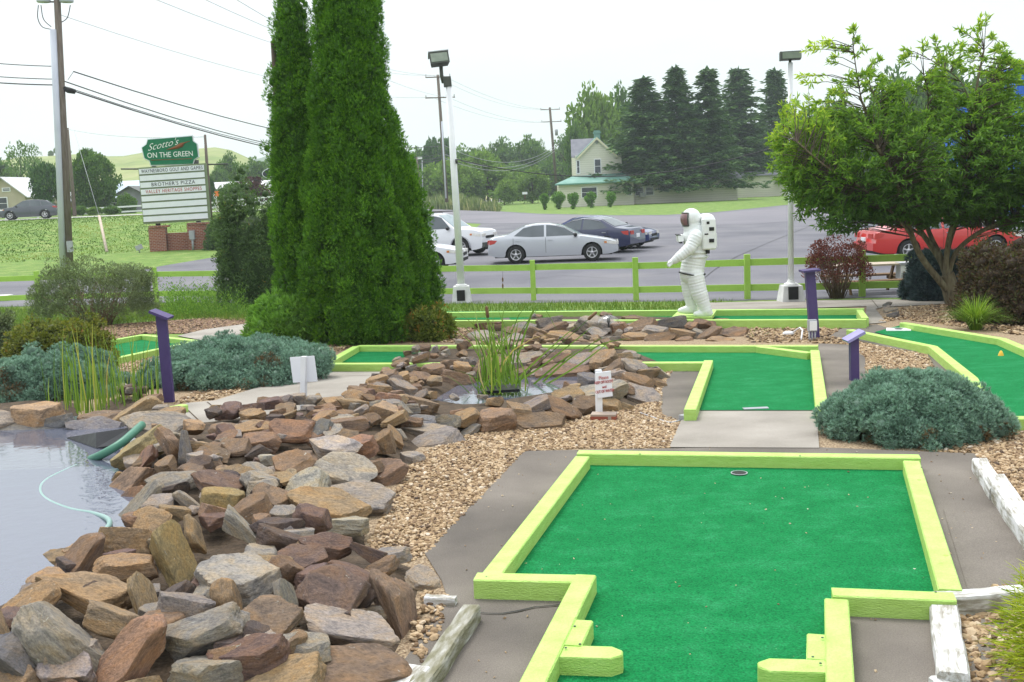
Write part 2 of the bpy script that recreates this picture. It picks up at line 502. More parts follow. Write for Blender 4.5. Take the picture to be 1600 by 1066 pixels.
def stone_material():
    m, n, o = newmat('stone')
    p = N(n, 'ShaderNodeBsdfPrincipled', Roughness=0.85)
    p.inputs['Specular IOR Level'].default_value = 0.25
    oi = N(n, 'ShaderNodeObjectInfo')
    tc = N(n, 'ShaderNodeTexCoord')
    mul = N(n, 'ShaderNodeVectorMath', operation='MULTIPLY_ADD')
    mul.inputs[1].default_value = (37, 53, 71)
    n.links.new(oi.outputs['Random'], mul.inputs[0])
    n.links.new(tc.outputs['Object'], mul.inputs[2])
    big = N(n, 'ShaderNodeTexNoise', Scale=2.4, Detail=7, Roughness=0.65, Distortion=0.7)
    n.links.new(mul.outputs[0], big.inputs['Vector'])
    mp = N(n, 'ShaderNodeMapping'); mp.inputs['Scale'].default_value = (1.3, 1.3, 4.5)
    n.links.new(mul.outputs[0], mp.inputs[0])
    strat = N(n, 'ShaderNodeTexNoise', Scale=2.0, Detail=6, Roughness=0.7)
    n.links.new(mp.outputs[0], strat.inputs['Vector'])
    fine = N(n, 'ShaderNodeTexNoise', Scale=22, Detail=6, Roughness=0.75)
    n.links.new(mul.outputs[0], fine.inputs['Vector'])
    # stains: rust, grey weathering
    r1 = ramp(n, [(0.34, (0.56, 0.58, 0.64)), (0.46, (0.95, 0.94, 0.94)), (0.58, (1.05, 0.95, 0.8)), (0.72, (1.3, 1.06, 0.8))])
    n.links.new(big.outputs['Fac'], r1.inputs[0])
    m1 = N(n, 'ShaderNodeMix', data_type='RGBA', blend_type='MULTIPLY'); m1.inputs[0].default_value = 1
    n.links.new(oi.outputs['Color'], m1.inputs[6]); n.links.new(r1.outputs[0], m1.inputs[7])
    r2 = ramp(n, [(0.33, (0.62, 0.6, 0.6)), (0.5, (1, 1, 1)), (0.68, (1.28, 1.22, 1.15))])
    n.links.new(strat.outputs['Fac'], r2.inputs[0])
    m2 = N(n, 'ShaderNodeMix', data_type='RGBA', blend_type='MULTIPLY'); m2.inputs[0].default_value = 0.55
    n.links.new(m1.outputs[2], m2.inputs[6]); n.links.new(r2.outputs[0], m2.inputs[7])
    r3 = ramp(n, [(0.3, (0.45, 0.44, 0.44)), (0.5, (1, 1, 1)), (0.7, (1.5, 1.45, 1.38))])
    n.links.new(fine.outputs['Fac'], r3.inputs[0])
    m3_ = N(n, 'ShaderNodeMix', data_type='RGBA', blend_type='MULTIPLY'); m3_.inputs[0].default_value = 0.85
    n.links.new(m2.outputs[2], m3_.inputs[6]); n.links.new(r3.outputs[0], m3_.inputs[7])
    # lichen
    li = N(n, 'ShaderNodeTexNoise', Scale=6.5, Detail=5, Roughness=0.6, Distortion=1.5)
    n.links.new(mul.outputs[0], li.inputs['Vector'])
    lr = ramp(n, [(0.66, (0, 0, 0)), (0.71, (0.75, 0.75, 0.75))])
    n.links.new(li.outputs['Fac'], lr.inputs[0])
    m4 = N(n, 'ShaderNodeMix', data_type='RGBA')
    m4.inputs[7].default_value = (0.42, 0.42, 0.38, 1)
    n.links.new(lr.outputs[0], m4.inputs[0]); n.links.new(m3_.outputs[2], m4.inputs[6])
    n.links.new(m4.outputs[2], p.inputs['Base Color'])
    ad = N(n, 'ShaderNodeMath', operation='MULTIPLY_ADD'); ad.inputs[1].default_value = 0.3
    n.links.new(strat.outputs['Fac'], ad.inputs[0]); n.links.new(fine.outputs['Fac'], ad.inputs[2])
    bp = N(n, 'ShaderNodeBump', Strength=0.55, Distance=0.04)
    n.links.new(ad.outputs[0], bp.inputs['Height'])
    n.links.new(bp.outputs[0], p.inputs['Normal'])
    n.links.new(p.outputs[0], o.inputs[0])
    return m
M['stone'] = stone_material()

def pebble_material():
    m, n, o = newmat('pebble')
    a = N(n, 'ShaderNodeAttribute', attribute_name='tint')
    r = ramp(n, [(0, (0.07, 0.045, 0.03)), (0.2, (0.19, 0.12, 0.065)), (0.45, (0.33, 0.225, 0.125)), (0.7, (0.43, 0.315, 0.19)), (0.88, (0.52, 0.42, 0.3)), (1.0, (0.6, 0.55, 0.48))])
    n.links.new(a.outputs['Fac'], r.inputs[0])
    p = N(n, 'ShaderNodeBsdfPrincipled', Roughness=0.75)
    p.inputs['Specular IOR Level'].default_value = 0.3
    n.links.new(r.outputs[0], p.inputs['Base Color'])
    n.links.new(p.outputs[0], o.inputs[0])
    return m
M['pebble'] = pebble_material()

def weathered_material():
    m, n, o = newmat('weathered_paint')
    p = N(n, 'ShaderNodeBsdfPrincipled', Roughness=0.85)
    tc = N(n, 'ShaderNodeTexCoord')
    at_ = N(n, 'ShaderNodeMapping'); at_.inputs['Scale'].default_value = (7, 1.0, 7)
    n.links.new(tc.outputs['Object'], at_.inputs[0])
    a = N(n, 'ShaderNodeTexNoise', Scale=5, Detail=8, Roughness=0.7, Distortion=0.6)
    n.links.new(at_.outputs[0], a.inputs['Vector'])
    b = N(n, 'ShaderNodeTexNoise', Scale=4, Detail=5)
    n.links.new(tc.outputs['Object'], b.inputs['Vector'])
    s = N(n, 'ShaderNodeMath', operation='ADD'); n.links.new(a.outputs['Fac'], s.inputs[0]); n.links.new(b.outputs['Fac'], s.inputs[1])
    h = N(n, 'ShaderNodeMath', operation='MULTIPLY'); h.inputs[1].default_value = 0.5
    n.links.new(s.outputs[0], h.inputs[0])
    r = ramp(n, [(0.36, (0.17, 0.15, 0.10)), (0.44, (0.33, 0.31, 0.27)), (0.5, (0.55, 0.55, 0.54)), (0.56, (0.7, 0.7, 0.72))])
    n.links.new(h.outputs[0], r.inputs[0])
    n.links.new(r.outputs[0], p.inputs['Base Color'])
    bp = N(n, 'ShaderNodeBump', Strength=0.7, Distance=0.02)
    n.links.new(h.outputs[0], bp.inputs['Height']); n.links.new(bp.outputs[0], p.inputs['Normal'])
    n.links.new(p.outputs[0], o.inputs[0])
    return m
M['weathered'] = weathered_material()
M['mossy'] = surf('mossy_wood', [(0.12, 0.115, 0.06), (0.2, 0.19, 0.13), (0.34, 0.33, 0.29), (0.5, 0.5, 0.48)], 7, 0.9, 0.6, 30, stretch=(3, 0.8, 3), detail=8)

def brick_material():
    m, n, o = newmat('brick')
    p = N(n, 'ShaderNodeBsdfPrincipled', Roughness=0.9)
    tc = N(n, 'ShaderNodeTexCoord')
    sp = N(n, 'ShaderNodeSeparateXYZ'); n.links.new(tc.outputs['Object'], sp.inputs[0])
    ad = N(n, 'ShaderNodeMath', operation='ADD'); n.links.new(sp.outputs[0], ad.inputs[0]); n.links.new(sp.outputs[1], ad.inputs[1])
    cb = N(n, 'ShaderNodeCombineXYZ'); n.links.new(ad.outputs[0], cb.inputs[0]); n.links.new(sp.outputs[2], cb.inputs[1])
    b = N(n, 'ShaderNodeTexBrick', Scale=1.0)
    b.inputs['Color1'].default_value = (0.3, 0.08, 0.045, 1)
    b.inputs['Color2'].default_value = (0.22, 0.055, 0.035, 1)
    b.inputs['Mortar'].default_value = (0.34, 0.27, 0.22, 1)
    b.inputs['Mortar Size'].default_value = 0.012
    b.inputs['Brick Width'].default_value = 0.24
    b.inputs['Row Height'].default_value = 0.09
    n.links.new(cb.outputs[0], b.inputs['Vector'])
    n.links.new(b.outputs['Color'], p.inputs['Base Color'])
    n.links.new(p.outputs[0], o.inputs[0])
    return m
M['brick'] = brick_material()

LEAF = {
 'arbor': leafmat('arbor_leaf', [(0, (0.02, 0.06, 0.004)), (0.5, (0.055, 0.15, 0.009)), (1, (0.13, 0.28, 0.018))], 0.15, k=1.4),
 'juniper': leafmat('juniper_leaf', [(0, (0.09, 0.06, 0.03)), (0.06, (0.05, 0.08, 0.058)), (0.5, (0.088, 0.155, 0.118)), (1, (0.19, 0.29, 0.235))], 0.1, k=1.8),
 'ash': leafmat('ash_leaf', [(0, (0.04, 0.085, 0.018)), (0.4, (0.08, 0.165, 0.028)), (0.75, (0.165, 0.28, 0.036)), (1, (0.36, 0.45, 0.06))], 0.42, k=1.4),
 'spruce': leafmat('spruce_leaf', [(0, (0.013, 0.034, 0.010)), (0.6, (0.026, 0.062, 0.018)), (1, (0.055, 0.098, 0.026))], 0.12, k=2.1),
 'decid': leafmat('decid_leaf', [(0, (0.04, 0.085, 0.022)), (0.5, (0.07, 0.145, 0.034)), (1, (0.13, 0.22, 0.05))], 0.3, k=1.25),
 'decid_light': leafmat('decid_light_leaf', [(0, (0.07, 0.13, 0.022)), (0.5, (0.13, 0.23, 0.04)), (1, (0.22, 0.33, 0.07))], 0.3, k=1.15),
 'purple': leafmat('purple_leaf', [(0, (0.03, 0.01, 0.015)), (0.6, (0.07, 0.025, 0.03)), (1, (0.13, 0.05, 0.05))], 0.25),
 'barberry': leafmat('barberry_leaf', [(0, (0.045, 0.018, 0.018)), (0.5, (0.1, 0.03, 0.03)), (1, (0.2, 0.055, 0.05))], 0.3, k=1.4),
 'hedge': leafmat('hedge_leaf', [(0, (0.03, 0.02, 0.012)), (0.6, (0.075, 0.045, 0.026)), (1, (0.06, 0.075, 0.025))], 0.2, k=1.3),
 'grey': leafmat('greygreen_leaf', [(0, (0.045, 0.055, 0.028)), (0.5, (0.09, 0.12, 0.06)), (1, (0.16, 0.2, 0.11))], 0.25, k=1.65),
 'dark': leafmat('dark_leaf', [(0, (0.025, 0.045, 0.016)), (0.6, (0.05, 0.09, 0.03)), (0.97, (0.08, 0.13, 0.042)), (1, (0.15, 0.1, 0.03))], 0.25, k=1.9),
 'box': leafmat('box_leaf', [(0, (0.025, 0.06, 0.008)), (0.5, (0.045, 0.1, 0.014)), (1, (0.085, 0.165, 0.025))], 0.25, k=2.7),
 'nandina': leafmat('nandina_leaf', [(0, (0.06, 0.09, 0.015)), (0.5, (0.13, 0.18, 0.03)), (0.8, (0.22, 0.26, 0.05)), (0.92, (0.3, 0.16, 0.03)), (1, (0.45, 0.14, 0.04))], 0.35, k=1.1),
 'barb_mix': leafmat('barb_mix_leaf', [(0, (0.05, 0.06, 0.012)), (0.5, (0.12, 0.145, 0.025)), (0.84, (0.19, 0.19, 0.04)), (0.95, (0.2, 0.1, 0.025)), (1, (0.26, 0.08, 0.03))], 0.3, k=1.2),
 'bluespruce': leafmat('bluespruce_leaf', [(0, (0.02, 0.035, 0.04)), (0.6, (0.05, 0.085, 0.1)), (1, (0.1, 0.15, 0.17))], 0.1, k=1.2),
 'fountain': leafmat('fountain_leaf', [(0, (0.06, 0.12, 0.012)), (0.6, (0.13, 0.23, 0.025)), (1, (0.25, 0.33, 0.06))], 0.4, k=1.3),
 'thread': leafmat('thread_leaf', [(0, (0.13, 0.2, 0.01)), (0.5, (0.32, 0.42, 0.02)), (1, (0.55, 0.6, 0.05))], 0.3, k=0.9),
 'grass': leafmat('grass_leaf', [(0, (0.06, 0.12, 0.02)), (0.6, (0.13, 0.22, 0.035)), (1, (0.26, 0.29, 0.09))], 0.35, k=1.0),
 'weed': leafmat('weed_leaf', [(0, (0.06, 0.14, 0.02)), (0.6, (0.13, 0.26, 0.04)), (1, (0.22, 0.36, 0.07))], 0.4),
 'tallweed': leafmat('tallweed_leaf', [(0, (0.09, 0.14, 0.05)), (0.6, (0.16, 0.22, 0.09)), (1, (0.36, 0.36, 0.22))], 0.35),
 'reed': leafmat('reed_leaf', [(0, (0.07, 0.15, 0.02)), (0.55, (0.14, 0.25, 0.04)), (0.9, (0.24, 0.34, 0.07)), (0.96, (0.42, 0.4, 0.1)), (1, (0.5, 0.37, 0.2))], 0.4),
}

# ------------------------------------------------------------------ foliage: many small faces in one mesh
def frames(d, roll=None):
    """rotation matrices (N,3,3) whose local y points along d"""
    d = d / np.maximum(np.linalg.norm(d, axis=1, keepdims=True), 1e-9)
    n = len(d)
    if roll is None: roll = rng.uniform(0, 2 * np.pi, n)
    ref = np.where(np.abs(d[:, 2:3]) < 0.9, np.array([[0, 0, 1.0]]), np.array([[1.0, 0, 0]]))
    x = np.cross(d, ref); x /= np.linalg.norm(x, axis=1, keepdims=True)
    z = np.cross(x, d)
    c, s = np.cos(roll)[:, None], np.sin(roll)[:, None]
    x2 = x * c + z * s
    z2 = -x * s + z * c
    return np.stack([x2, d, z2], axis=2)

TM = {}
TM['leaf'] = (np.array([[0, 0, 0], [0.5, 0.45, 0.12], [0, 1, 0], [-0.5, 0.45, 0.12]], float), np.array([[0, 1, 2], [0, 2, 3]]))
TM['spray'] = (np.array([[0, 0, 0], [-0.16, 0.5, 0.03], [0.0, 1.0, -0.05], [0.16, 0.5, 0.03], [0.5, 0.75, 0.1], [0.28, 0.3, 0], [-0.5, 0.75, 0.1], [-0.28, 0.3, 0]], float),
               np.array([[0, 3, 2], [0, 2, 1], [0, 5, 4], [0, 6, 7]]))
def _tuft(k, w):
    v, f = [], []
    for i in range(k):
        a = 2 * math.pi * i / k
        t = 0.55 if i % 2 else 0.3
        tip = (math.sin(t) * math.cos(a), math.cos(t), math.sin(t) * math.sin(a))
        px, pz = -math.sin(a) * w, math.cos(a) * w
        b = len(v)
        v += [(px, 0, pz), (-px, 0, -pz), tip]
        f.append((b, b + 1, b + 2))
    return np.array(v, float), np.array(f)
TM['tuft'] = _tuft(6, 0.09)
TM['blade'] = (np.array([[-0.5, 0, 0], [0.5, 0, 0], [0.38, 0.55, 0.03], [-0.38, 0.55, 0.03], [0, 1, 0.12]], float), np.array([[0, 1, 2], [0, 2, 3], [3, 2, 4]]))
def _ico(sub=1):
    bm = bmesh.new(); bmesh.ops.create_icosphere(bm, subdivisions=sub, radius=1)
    v = np.array([x.co[:] for x in bm.verts]); f = np.array([[q.index for q in x.verts] for x in bm.faces]); bm.free()
    return v, f
TM['ico'] = _ico(1)
TM['ball'] = _ico(2)
ICO4 = _ico(5)
TM['octa'] = (np.array([[1, 0, 0], [-1, 0, 0], [0, 1, 0], [0, -1, 0], [0, 0, 1], [0, 0, -1]], float),
              np.array([[0, 2, 4], [2, 1, 4], [1, 3, 4], [3, 0, 4], [2, 0, 5], [1, 2, 5], [3, 1, 5], [0, 3, 5]]))

class Fol:
    def __init__(s):
        s.V, s.F, s.T, s.n, s.S = [], [], [], 0, []
    def add(s, tm, pos, rot, scale, tint, smooth=False):
        """tm template, pos (N,3), rot (N,3,3) or None, scale (N,) or (N,3), tint (N,)"""
        tv, tf = TM[tm]
        pos = np.asarray(pos, float); k = len(pos)
        if k == 0: return s
        sc = np.asarray(scale, float)
        if sc.ndim == 1: sc = np.repeat(sc[:, None], 3, 1)
        v = tv[None] * sc[:, None, :]
        if rot is not None: v = np.einsum('nij,nkj->nki', rot, v)
        v = v + pos[:, None, :]
        f = tf[None] + (np.arange(k) * len(tv))[:, None, None] + s.n
        s.V.append(v.reshape(-1, 3)); s.F.append(f.reshape(-1, 3))
        s.T.append(np.repeat(np.clip(tint, 0, 1), len(tv)))
        s.S.append(np.full(k * len(tf), smooth))
        s.n += k * len(tv)
        return s
    def mesh(s, name):
        V = np.concatenate(s.V); F = np.concatenate(s.F); T = np.concatenate(s.T); S = np.concatenate(s.S)
        me = bpy.data.meshes.new(name)
        me.vertices.add(len(V)); me.vertices.foreach_set('co', V.ravel().astype(np.float32))
        me.loops.add(len(F) * 3); me.loops.foreach_set('vertex_index', F.ravel().astype(np.int32))
        me.polygons.add(len(F))
        me.polygons.foreach_set('loop_start', (np.arange(len(F)) * 3).astype(np.int32))
        me.polygons.foreach_set('use_smooth', S)
        a = me.attributes.new('tint', 'FLOAT', 'POINT')
        a.data.foreach_set('value', T.astype(np.float32))
        me.update(calc_edges=True)
        return me
    def build(s, name, mat, parent=None, local=False):
        return mesh_obj(name, s.mesh(name), mat, parent, local)

def udir(n):
    v = rng.normal(size=(n, 3))
    return v / np.linalg.norm(v, axis=1, keepdims=True)

def clump_leaves(fol, C, Rr, per, tm, size, aspect=1.0, upb=0.3, out=None, jit=0.5, tint=(0.2, 0.9), core=0.72, shell=(0.75, 1.08), thick=1.0, ctint=None):
    """leaves over the surface of each clump (C centres, Rr radii (N,) or (N,3)); out (N,3): side of the clump that faces outward"""
    C = np.asarray(C, float); k = len(C)
    Rr = np.asarray(Rr, float)
    if Rr.ndim == 1: Rr = np.repeat(Rr[:, None], 3, 1)
    idx = np.repeat(np.arange(k), per)
    n = len(idx)
    d = udir(n)
    if out is not None:
        o = np.asarray(out)[idx]
        d = d + o * 0.7
        d /= np.linalg.norm(d, axis=1, keepdims=True)
    pos = C[idx] + d * Rr[idx] * rng.uniform(*shell, n)[:, None]
    dirs = d + rng.normal(0, jit, (n, 3)) + np.array([0, 0, upb])
    sz = rng.uniform(*size, n)
    ct = rng.uniform(-0.16, 0.16, k) if ctint is None else ctint
    tn = rng.uniform(*tint, n) + ct[idx]
    sc = np.stack([sz * aspect, sz, sz * thick], 1)
    fol.add(tm, pos, frames(dirs), sc, tn)
    if core:
        fol.add('ico', C, None, Rr * core, np.full(k, tint[0] * 0.6), True)
    return fol

def stems_mb(base, n, spread, h, r=0.012, lean=0.5, bend=0.15):
    mb = MB()
    for i in range(n):
        a = random.uniform(0, 2 * math.pi)
        s0 = Vector((math.cos(a), math.sin(a), 0)) * random.uniform(0, 0.3) * spread
        l = random.uniform(0.5, 1.0) * h
        e = Vector((math.cos(a), math.sin(a), 0)) * spread * random.uniform(0.4, 1.0)
        p0 = Vector(base) + s0 - Vector((0, 0, 0.02))
        p2 = Vector(base) + e + Vector((0, 0, l))
        p1 = p0.lerp(p2, 0.5) + Vector((random.uniform(-1, 1), random.uniform(-1, 1), 0.3)) * bend * l
        mb.tube([p0, p1, p2], [r, r * 0.7, r * 0.35], 5)
    return mb

# ------------------------------------------------------------------ point in polygon and distance to its edge
def poly_arr(p): return np.array(p, float)
def inside(poly, x, y):
    x = np.asarray(x, float); y = np.asarray(y, float)
    c = np.zeros(x.shape, bool)
    n = len(poly)
    j = n - 1
    for i in range(n):
        xi, yi = poly[i]; xj, yj = poly[j]
        c ^= ((yi > y) != (yj > y)) & (x < (xj - xi) * (y - yi) / (yj - yi + 1e-12) + xi)
        j = i
    return c
def edist(poly, x, y):
    x = np.asarray(x, float); y = np.asarray(y, float)
    best = np.full(x.shape, 1e9)
    n = len(poly)
    for i in range(n):
        ax, ay = poly[i]; bx, by = poly[(i + 1) % n]
        dx, dy = bx - ax, by - ay
        t = np.clip(((x - ax) * dx + (y - ay) * dy) / (dx * dx + dy * dy + 1e-12), 0, 1)
        best = np.minimum(best, np.hypot(x - ax - t * dx, y - ay - t * dy))
    return best

def rand_in(poly, n):
    p = poly_arr(poly)
    lo, hi = p.min(0), p.max(0)
    out = np.zeros((0, 2))
    while len(out) < n:
        q = rng.uniform(lo, hi, (n * 2, 2))
        out = np.concatenate([out, q[inside(p, q[:, 0], q[:, 1])]])
    return out[:n]

def sheet(name, poly, dz, mat, kind='structure', parent=None, thick=0.0):
    """flat sheet following the ground at dz above it"""
    bm = bmesh.new()
    bm.faces.new([bm.verts.new((x, y, 0)) for x, y in poly])
    bmesh.ops.triangulate(bm, faces=bm.faces[:])
    for yb in (8.0, 27.0):
        bmesh.ops.bisect_plane(bm, geom=bm.verts[:] + bm.edges[:] + bm.faces[:], plane_co=(0, yb, 0), plane_no=(0, 1, 0))
    for v in bm.verts: v.co.z = float(gz(v.co.x, v.co.y)) + dz
    bmesh.ops.recalc_face_normals(bm, faces=bm.faces[:])
    if sum(f.normal.z for f in bm.faces) < 0:
        bmesh.ops.reverse_faces(bm, faces=bm.faces[:])
    me = bpy.data.meshes.new(name)
    bm.to_mesh(me); bm.free()
    o = mesh_obj(name, me, mat, parent)
    if kind: o['kind'] = kind
    return o

# ================================================================== THE SETTING
def build_ground():
    ts = np.concatenate([[-40, -6, -2.5, -1.2], np.arange(-0.8, -0.05, 0.0125), [0, 0.2, 0.5, 1, 2.5, 6, 40]])
    ys = np.concatenate([[-60, -10, 0.5, 4, 8, 17, 27], np.arange(36, 96, 1.5), [100, 110, 130, 160, 220, 400, 900, 1712]])
    vs, fs = [], []
    for y in ys:
        for t in ts:
            yy = max(y, 60 if y > 27 else 20)
            x = max(-2500.0, min(2500.0, t * yy if y <= 36 else t * y))
            vs.append((x, y, float(gz(x, y))))
    n = len(ts)
    for i in range(len(ys) - 1):
        for k in range(n - 1):
            fs.append((i * n + k, i * n + k + 1, (i + 1) * n + k + 1, (i + 1) * n + k))
    me = bpy.data.meshes.new('ground'); me.from_pydata(vs, [], fs); me.update()
    o = mesh_obj('ground', me, M['lawn']); o['kind'] = 'structure'
build_ground()

def hill_z(x, y):
    t = x / y
    top = 20.5 * (1 - 0.75 * sstep(-0.27, -0.15, t)) * (1 - 0.12 * sstep(-0.40, -0.48, t))
    top = top + 0.8 * math.sin(t * 40) + 0.5 * math.sin(t * 95)
    return -0.9 + (top + 0.9) * (0.28 * float(sstep(165, 250, y)) + 0.72 * float(sstep(240, 420, y))) * (1 - float(sstep(-0.17, -0.10, t)))
def build_hill():
    vs, fs = [], []
    ts = np.linspace(-0.9, -0.08, 60); ys = np.concatenate([np.linspace(160, 430, 28), [470, 560]])
    for y in ys:
        for t in ts:
            vs.append((t * y, y, hill_z(t * y, y) - (0.05 * (y - 430) if y > 430 else 0)))
    n = len(ts)
    for i in range(len(ys) - 1):
        for k in range(n - 1):
            fs.append((i * n + k, i * n + k + 1, (i + 1) * n + k + 1, (i + 1) * n + k))
    me = bpy.data.meshes.new('hill'); me.from_pydata(vs, [], fs); me.update()
    me.polygons.foreach_set('use_smooth', [True] * len(me.polygons))
    o = mesh_obj('hill', me, M['hill_grass']); o['kind'] = 'structure'
build_hill()

def build_ridge():
    """wooded ridge far away, its outline broken by tree tops"""
    vs, fs = [], []
    ts = np.linspace(-1.0, 0.9, 420)
    rows = [(1150, 0.0), (1250, 0.35), (1400, 0.85), (1500, 1.0), (1620, 0.9), (1700, 0.0)]
    for y, k in rows:
        for t in ts:
            h = 62 + 14 * math.sin(t * 9 + 1.0) + 9 * math.sin(t * 23) + 4 * math.sin(t * 61)
            if t > -0.1: h *= 0.55
            h += 4.5 * noise.noise(Vector((t * 160, y * 0.01, 0))) + 2.5 * noise.noise(Vector((t * 420, y * 0.01, 4)))
            vs.append((t * y, y, -1 + h * k))
    n = len(ts)
    for i in range(len(rows) - 1):
        for k in range(n - 1):
            fs.append((i * n + k, i * n + k + 1, (i + 1) * n + k + 1, (i + 1) * n + k))
    me = bpy.data.meshes.new('wooded_ridge'); me.from_pydata(vs, [], fs); me.update()
    o = mesh_obj('distant_hills', me, M['forest']); o['kind'] = 'structure'
build_ridge()

# parking lot, roads
lot = [(-500, 484), (-500, 447), (0, 439), (120, 430), (210, 423), (300, 408), (330, 403), (420, 396), (560, 372), (660, 363), (742, 357), (752, 350),
       (700, 347.5), (664, 346.5), (664, 324.5), (721, 326), (775, 330), (840, 334), (965, 336.5), (1040, 336), (1115, 332), (1232, 320), (1262, 317), (1400, 306), (1560, 296), (1800, 290), (2600, 330), (2600, 480), (1700, 463), (1350, 466), (1167, 470), (832, 474), (680, 476), (360, 474), (245, 474), (0, 480)]
sheet('parking_lot', P2(lot), 0.006, M['asphalt'])
# paler worn band across the lot, and tar-sealed cracks
sheet('road', P2([(664, 326), (721, 327), (775, 331), (840, 335.5), (965, 338), (1040, 337.5), (1115, 333.5), (1232, 321.5), (1400, 307), (1560, 297), (1560, 318), (1400, 326), (1262, 343), (1150, 352), (1000, 349), (880, 348), (800, 349), (757, 349), (700, 345), (664, 344)]), 0.010, M['road'])
def crack(name, pts, w=0.05):
    w3 = [at(a, b) for a, b in pts]
    poly = []
    for i, p in enumerate(w3):
        q = w3[min(i + 1, len(w3) - 1)] - w3[max(i - 1, 0)]
        s = Vector((-q.y, q.x, 0)).normalized() * w * (0.4 + 0.6 * random.random())
        poly.append((p + s, p - s))
    ring = [(a.x, a.y) for a, b in poly] + [(b.x, b.y) for a, b in reversed(poly)]
    return sheet(name, ring, 0.014, M['black'])
crack('pavement_crack', [(1099, 436), (1118, 421), (1150, 402), (1200, 380), (1245, 362), (1300, 340)], 0.03)
crack('pavement_crack', [(800, 440), (880, 431), (960, 436), (1040, 428)], 0.025)
crack('pavement_crack', [(760, 352), (860, 350), (1000, 356), (1180, 350)], 0.05)
sheet('old_road', P2([(735, 319.5), (758, 313.5), (800, 308), (870, 299.5), (940, 295.5), (940, 300.5), (880, 303.5), (800, 313.5), (760, 319)]), 0.02, M['old_road'])
sheet('dry_verge', P2([(640, 312), (700, 307), (770, 303), (880, 296.6), (1000, 295), (1000, 297), (870, 299.3), (800, 307.5), (758, 313), (720, 318), (640, 320)]), 0.014, M['dry_grass'])
# road along the top of the bank
def bank_road():
    vs, fs = [], []
    ts = np.linspace(-0.8, -0.2, 40)
    for y in (94.5, 102.0):
        for t in ts:
            vs.append((t * y, y, float(gz(t * y, y)) + 0.02))
    n = len(ts)
    for k in range(n - 1): fs.append((k, k + 1, n + k + 1, n + k))
    me = bpy.data.meshes.new('road'); me.from_pydata(vs, [], fs); me.update()
    mesh_obj('road', me, M['old_road'])['kind'] = 'structure'
bank_road()

# the garden: gravel bed under everything, then mulch, pavement, walkways
GRAVEL = P2([(-200, 700), (-200, 560), (120, 545), (285, 533), (395, 520), (480, 508), (700, 507), (1060, 506), (1360, 478), (1480, 470), (1720, 475), (1900, 700), (1900, 1300), (-500, 1300), (-500, 900)])
sheet('gravel_bed', GRAVEL, 0.004, M['gravel_base'])
MULCH = P2([(470, 560), (480, 512), (600, 500), (705, 505), (750, 512), (735, 535), (560, 538), (505, 560)])
sheet('mulch_bed', MULCH, 0.008, M['mulch'])
MULCH2 = P2([(60, 540), (120, 512), (215, 505), (330, 497), (395, 498), (400, 506), (290, 522), (222, 522), (160, 535), (90, 560)])
sheet('mulch_bed', MULCH2, 0.012, M['mulch'])
PAVE = [P2([(820, 707), (1240, 700), (1522, 711), (1556, 760), (1600, 838), (1760, 1110), (1700, 1400), (480, 1400), (610, 1066), (700, 940), (690, 910), (664, 868)]),
        P2([(1030, 655), (1034, 610), (1050, 575), (1108, 575), (1085, 640), (1062, 660)]),
        P2([(1275, 545), (1280, 538), (1325, 540), (1352, 560), (1352, 610), (1278, 640)]),
        P2([(508, 574), (660, 572), (640, 583), (505, 584)]),
        P2([(1296, 527), (1318, 512), (1370, 508), (1465, 540), (1495, 565), (1550, 650), (1640, 656), (1640, 668), (1540, 668), (1500, 640), (1448, 553), (1400, 547), (1330, 531)])]
WALK = [P2([(268, 655), (292, 632), (336, 628), (424, 601), (470, 580), (500, 560), (508, 572), (505, 584), (650, 582), (600, 600), (560, 618), (500, 645), (448, 655), (365, 676), (307, 690)]),
        P2([(277, 526), (320, 516), (392, 506), (420, 506), (420, 520), (390, 523), (316, 533)]),
        P2([(1046, 702), (1064, 660), (1090, 640), (1275, 640), (1280, 703)]),
        P2([(1063, 492), (1075, 482), (1110, 474), (1240, 471), (1490, 468), (1500, 475), (1380, 481), (1368, 484), (1385, 505), (1352, 508), (1354, 480), (1120, 486)])]
for k, p in enumerate(PAVE): sheet('pavement', p, 0.012, M['pavement'])
for k, p in enumerate(WALK): sheet('walkway', p, 0.016, M['concrete'])
# joints in the walk
def joint(a, b, w=0.007):
    a, b = at(*a), at(*b)
    s = Vector((-(b - a).y, (b - a).x, 0)).normalized() * w
    sheet('walkway_joint', [((a + s).x, (a + s).y), ((b + s).x, (b + s).y), ((b - s).x, (b - s).y), ((a - s).x, (a - s).y)], 0.020, M['soil'])
joint((324, 631), (366, 664)); joint((290, 640), (330, 678), 0.006); joint((1362, 470), (1372, 482)); joint((540, 590), (620, 588), 0.005)
def pcrack(pts, w=0.006):
    w3 = [at(a, b) for a, b in pts]
    poly = []
    for i, p in enumerate(w3):
        q = w3[min(i + 1, len(w3) - 1)] - w3[max(i - 1, 0)]
        s = Vector((-q.y, q.x, 0)).normalized() * w * random.uniform(0.4, 1.2)
        poly.append((p + s, p - s))
    sheet('pavement_crack', [(a.x, a.y) for a, b in poly] + [(b.x, b.y) for a, b in reversed(poly)], 0.018, M['black'])
pcrack([(742, 962), (765, 964), (785, 964), (810, 960), (835, 954), (860, 952), (880, 950)])
pcrack([(1050, 581), (1066, 584), (1090, 578)], 0.005)
sheet('pavement', P2([(1474, 800), (1565, 799), (1640, 925), (1512, 925)]), 0.0165, M['pavement'])

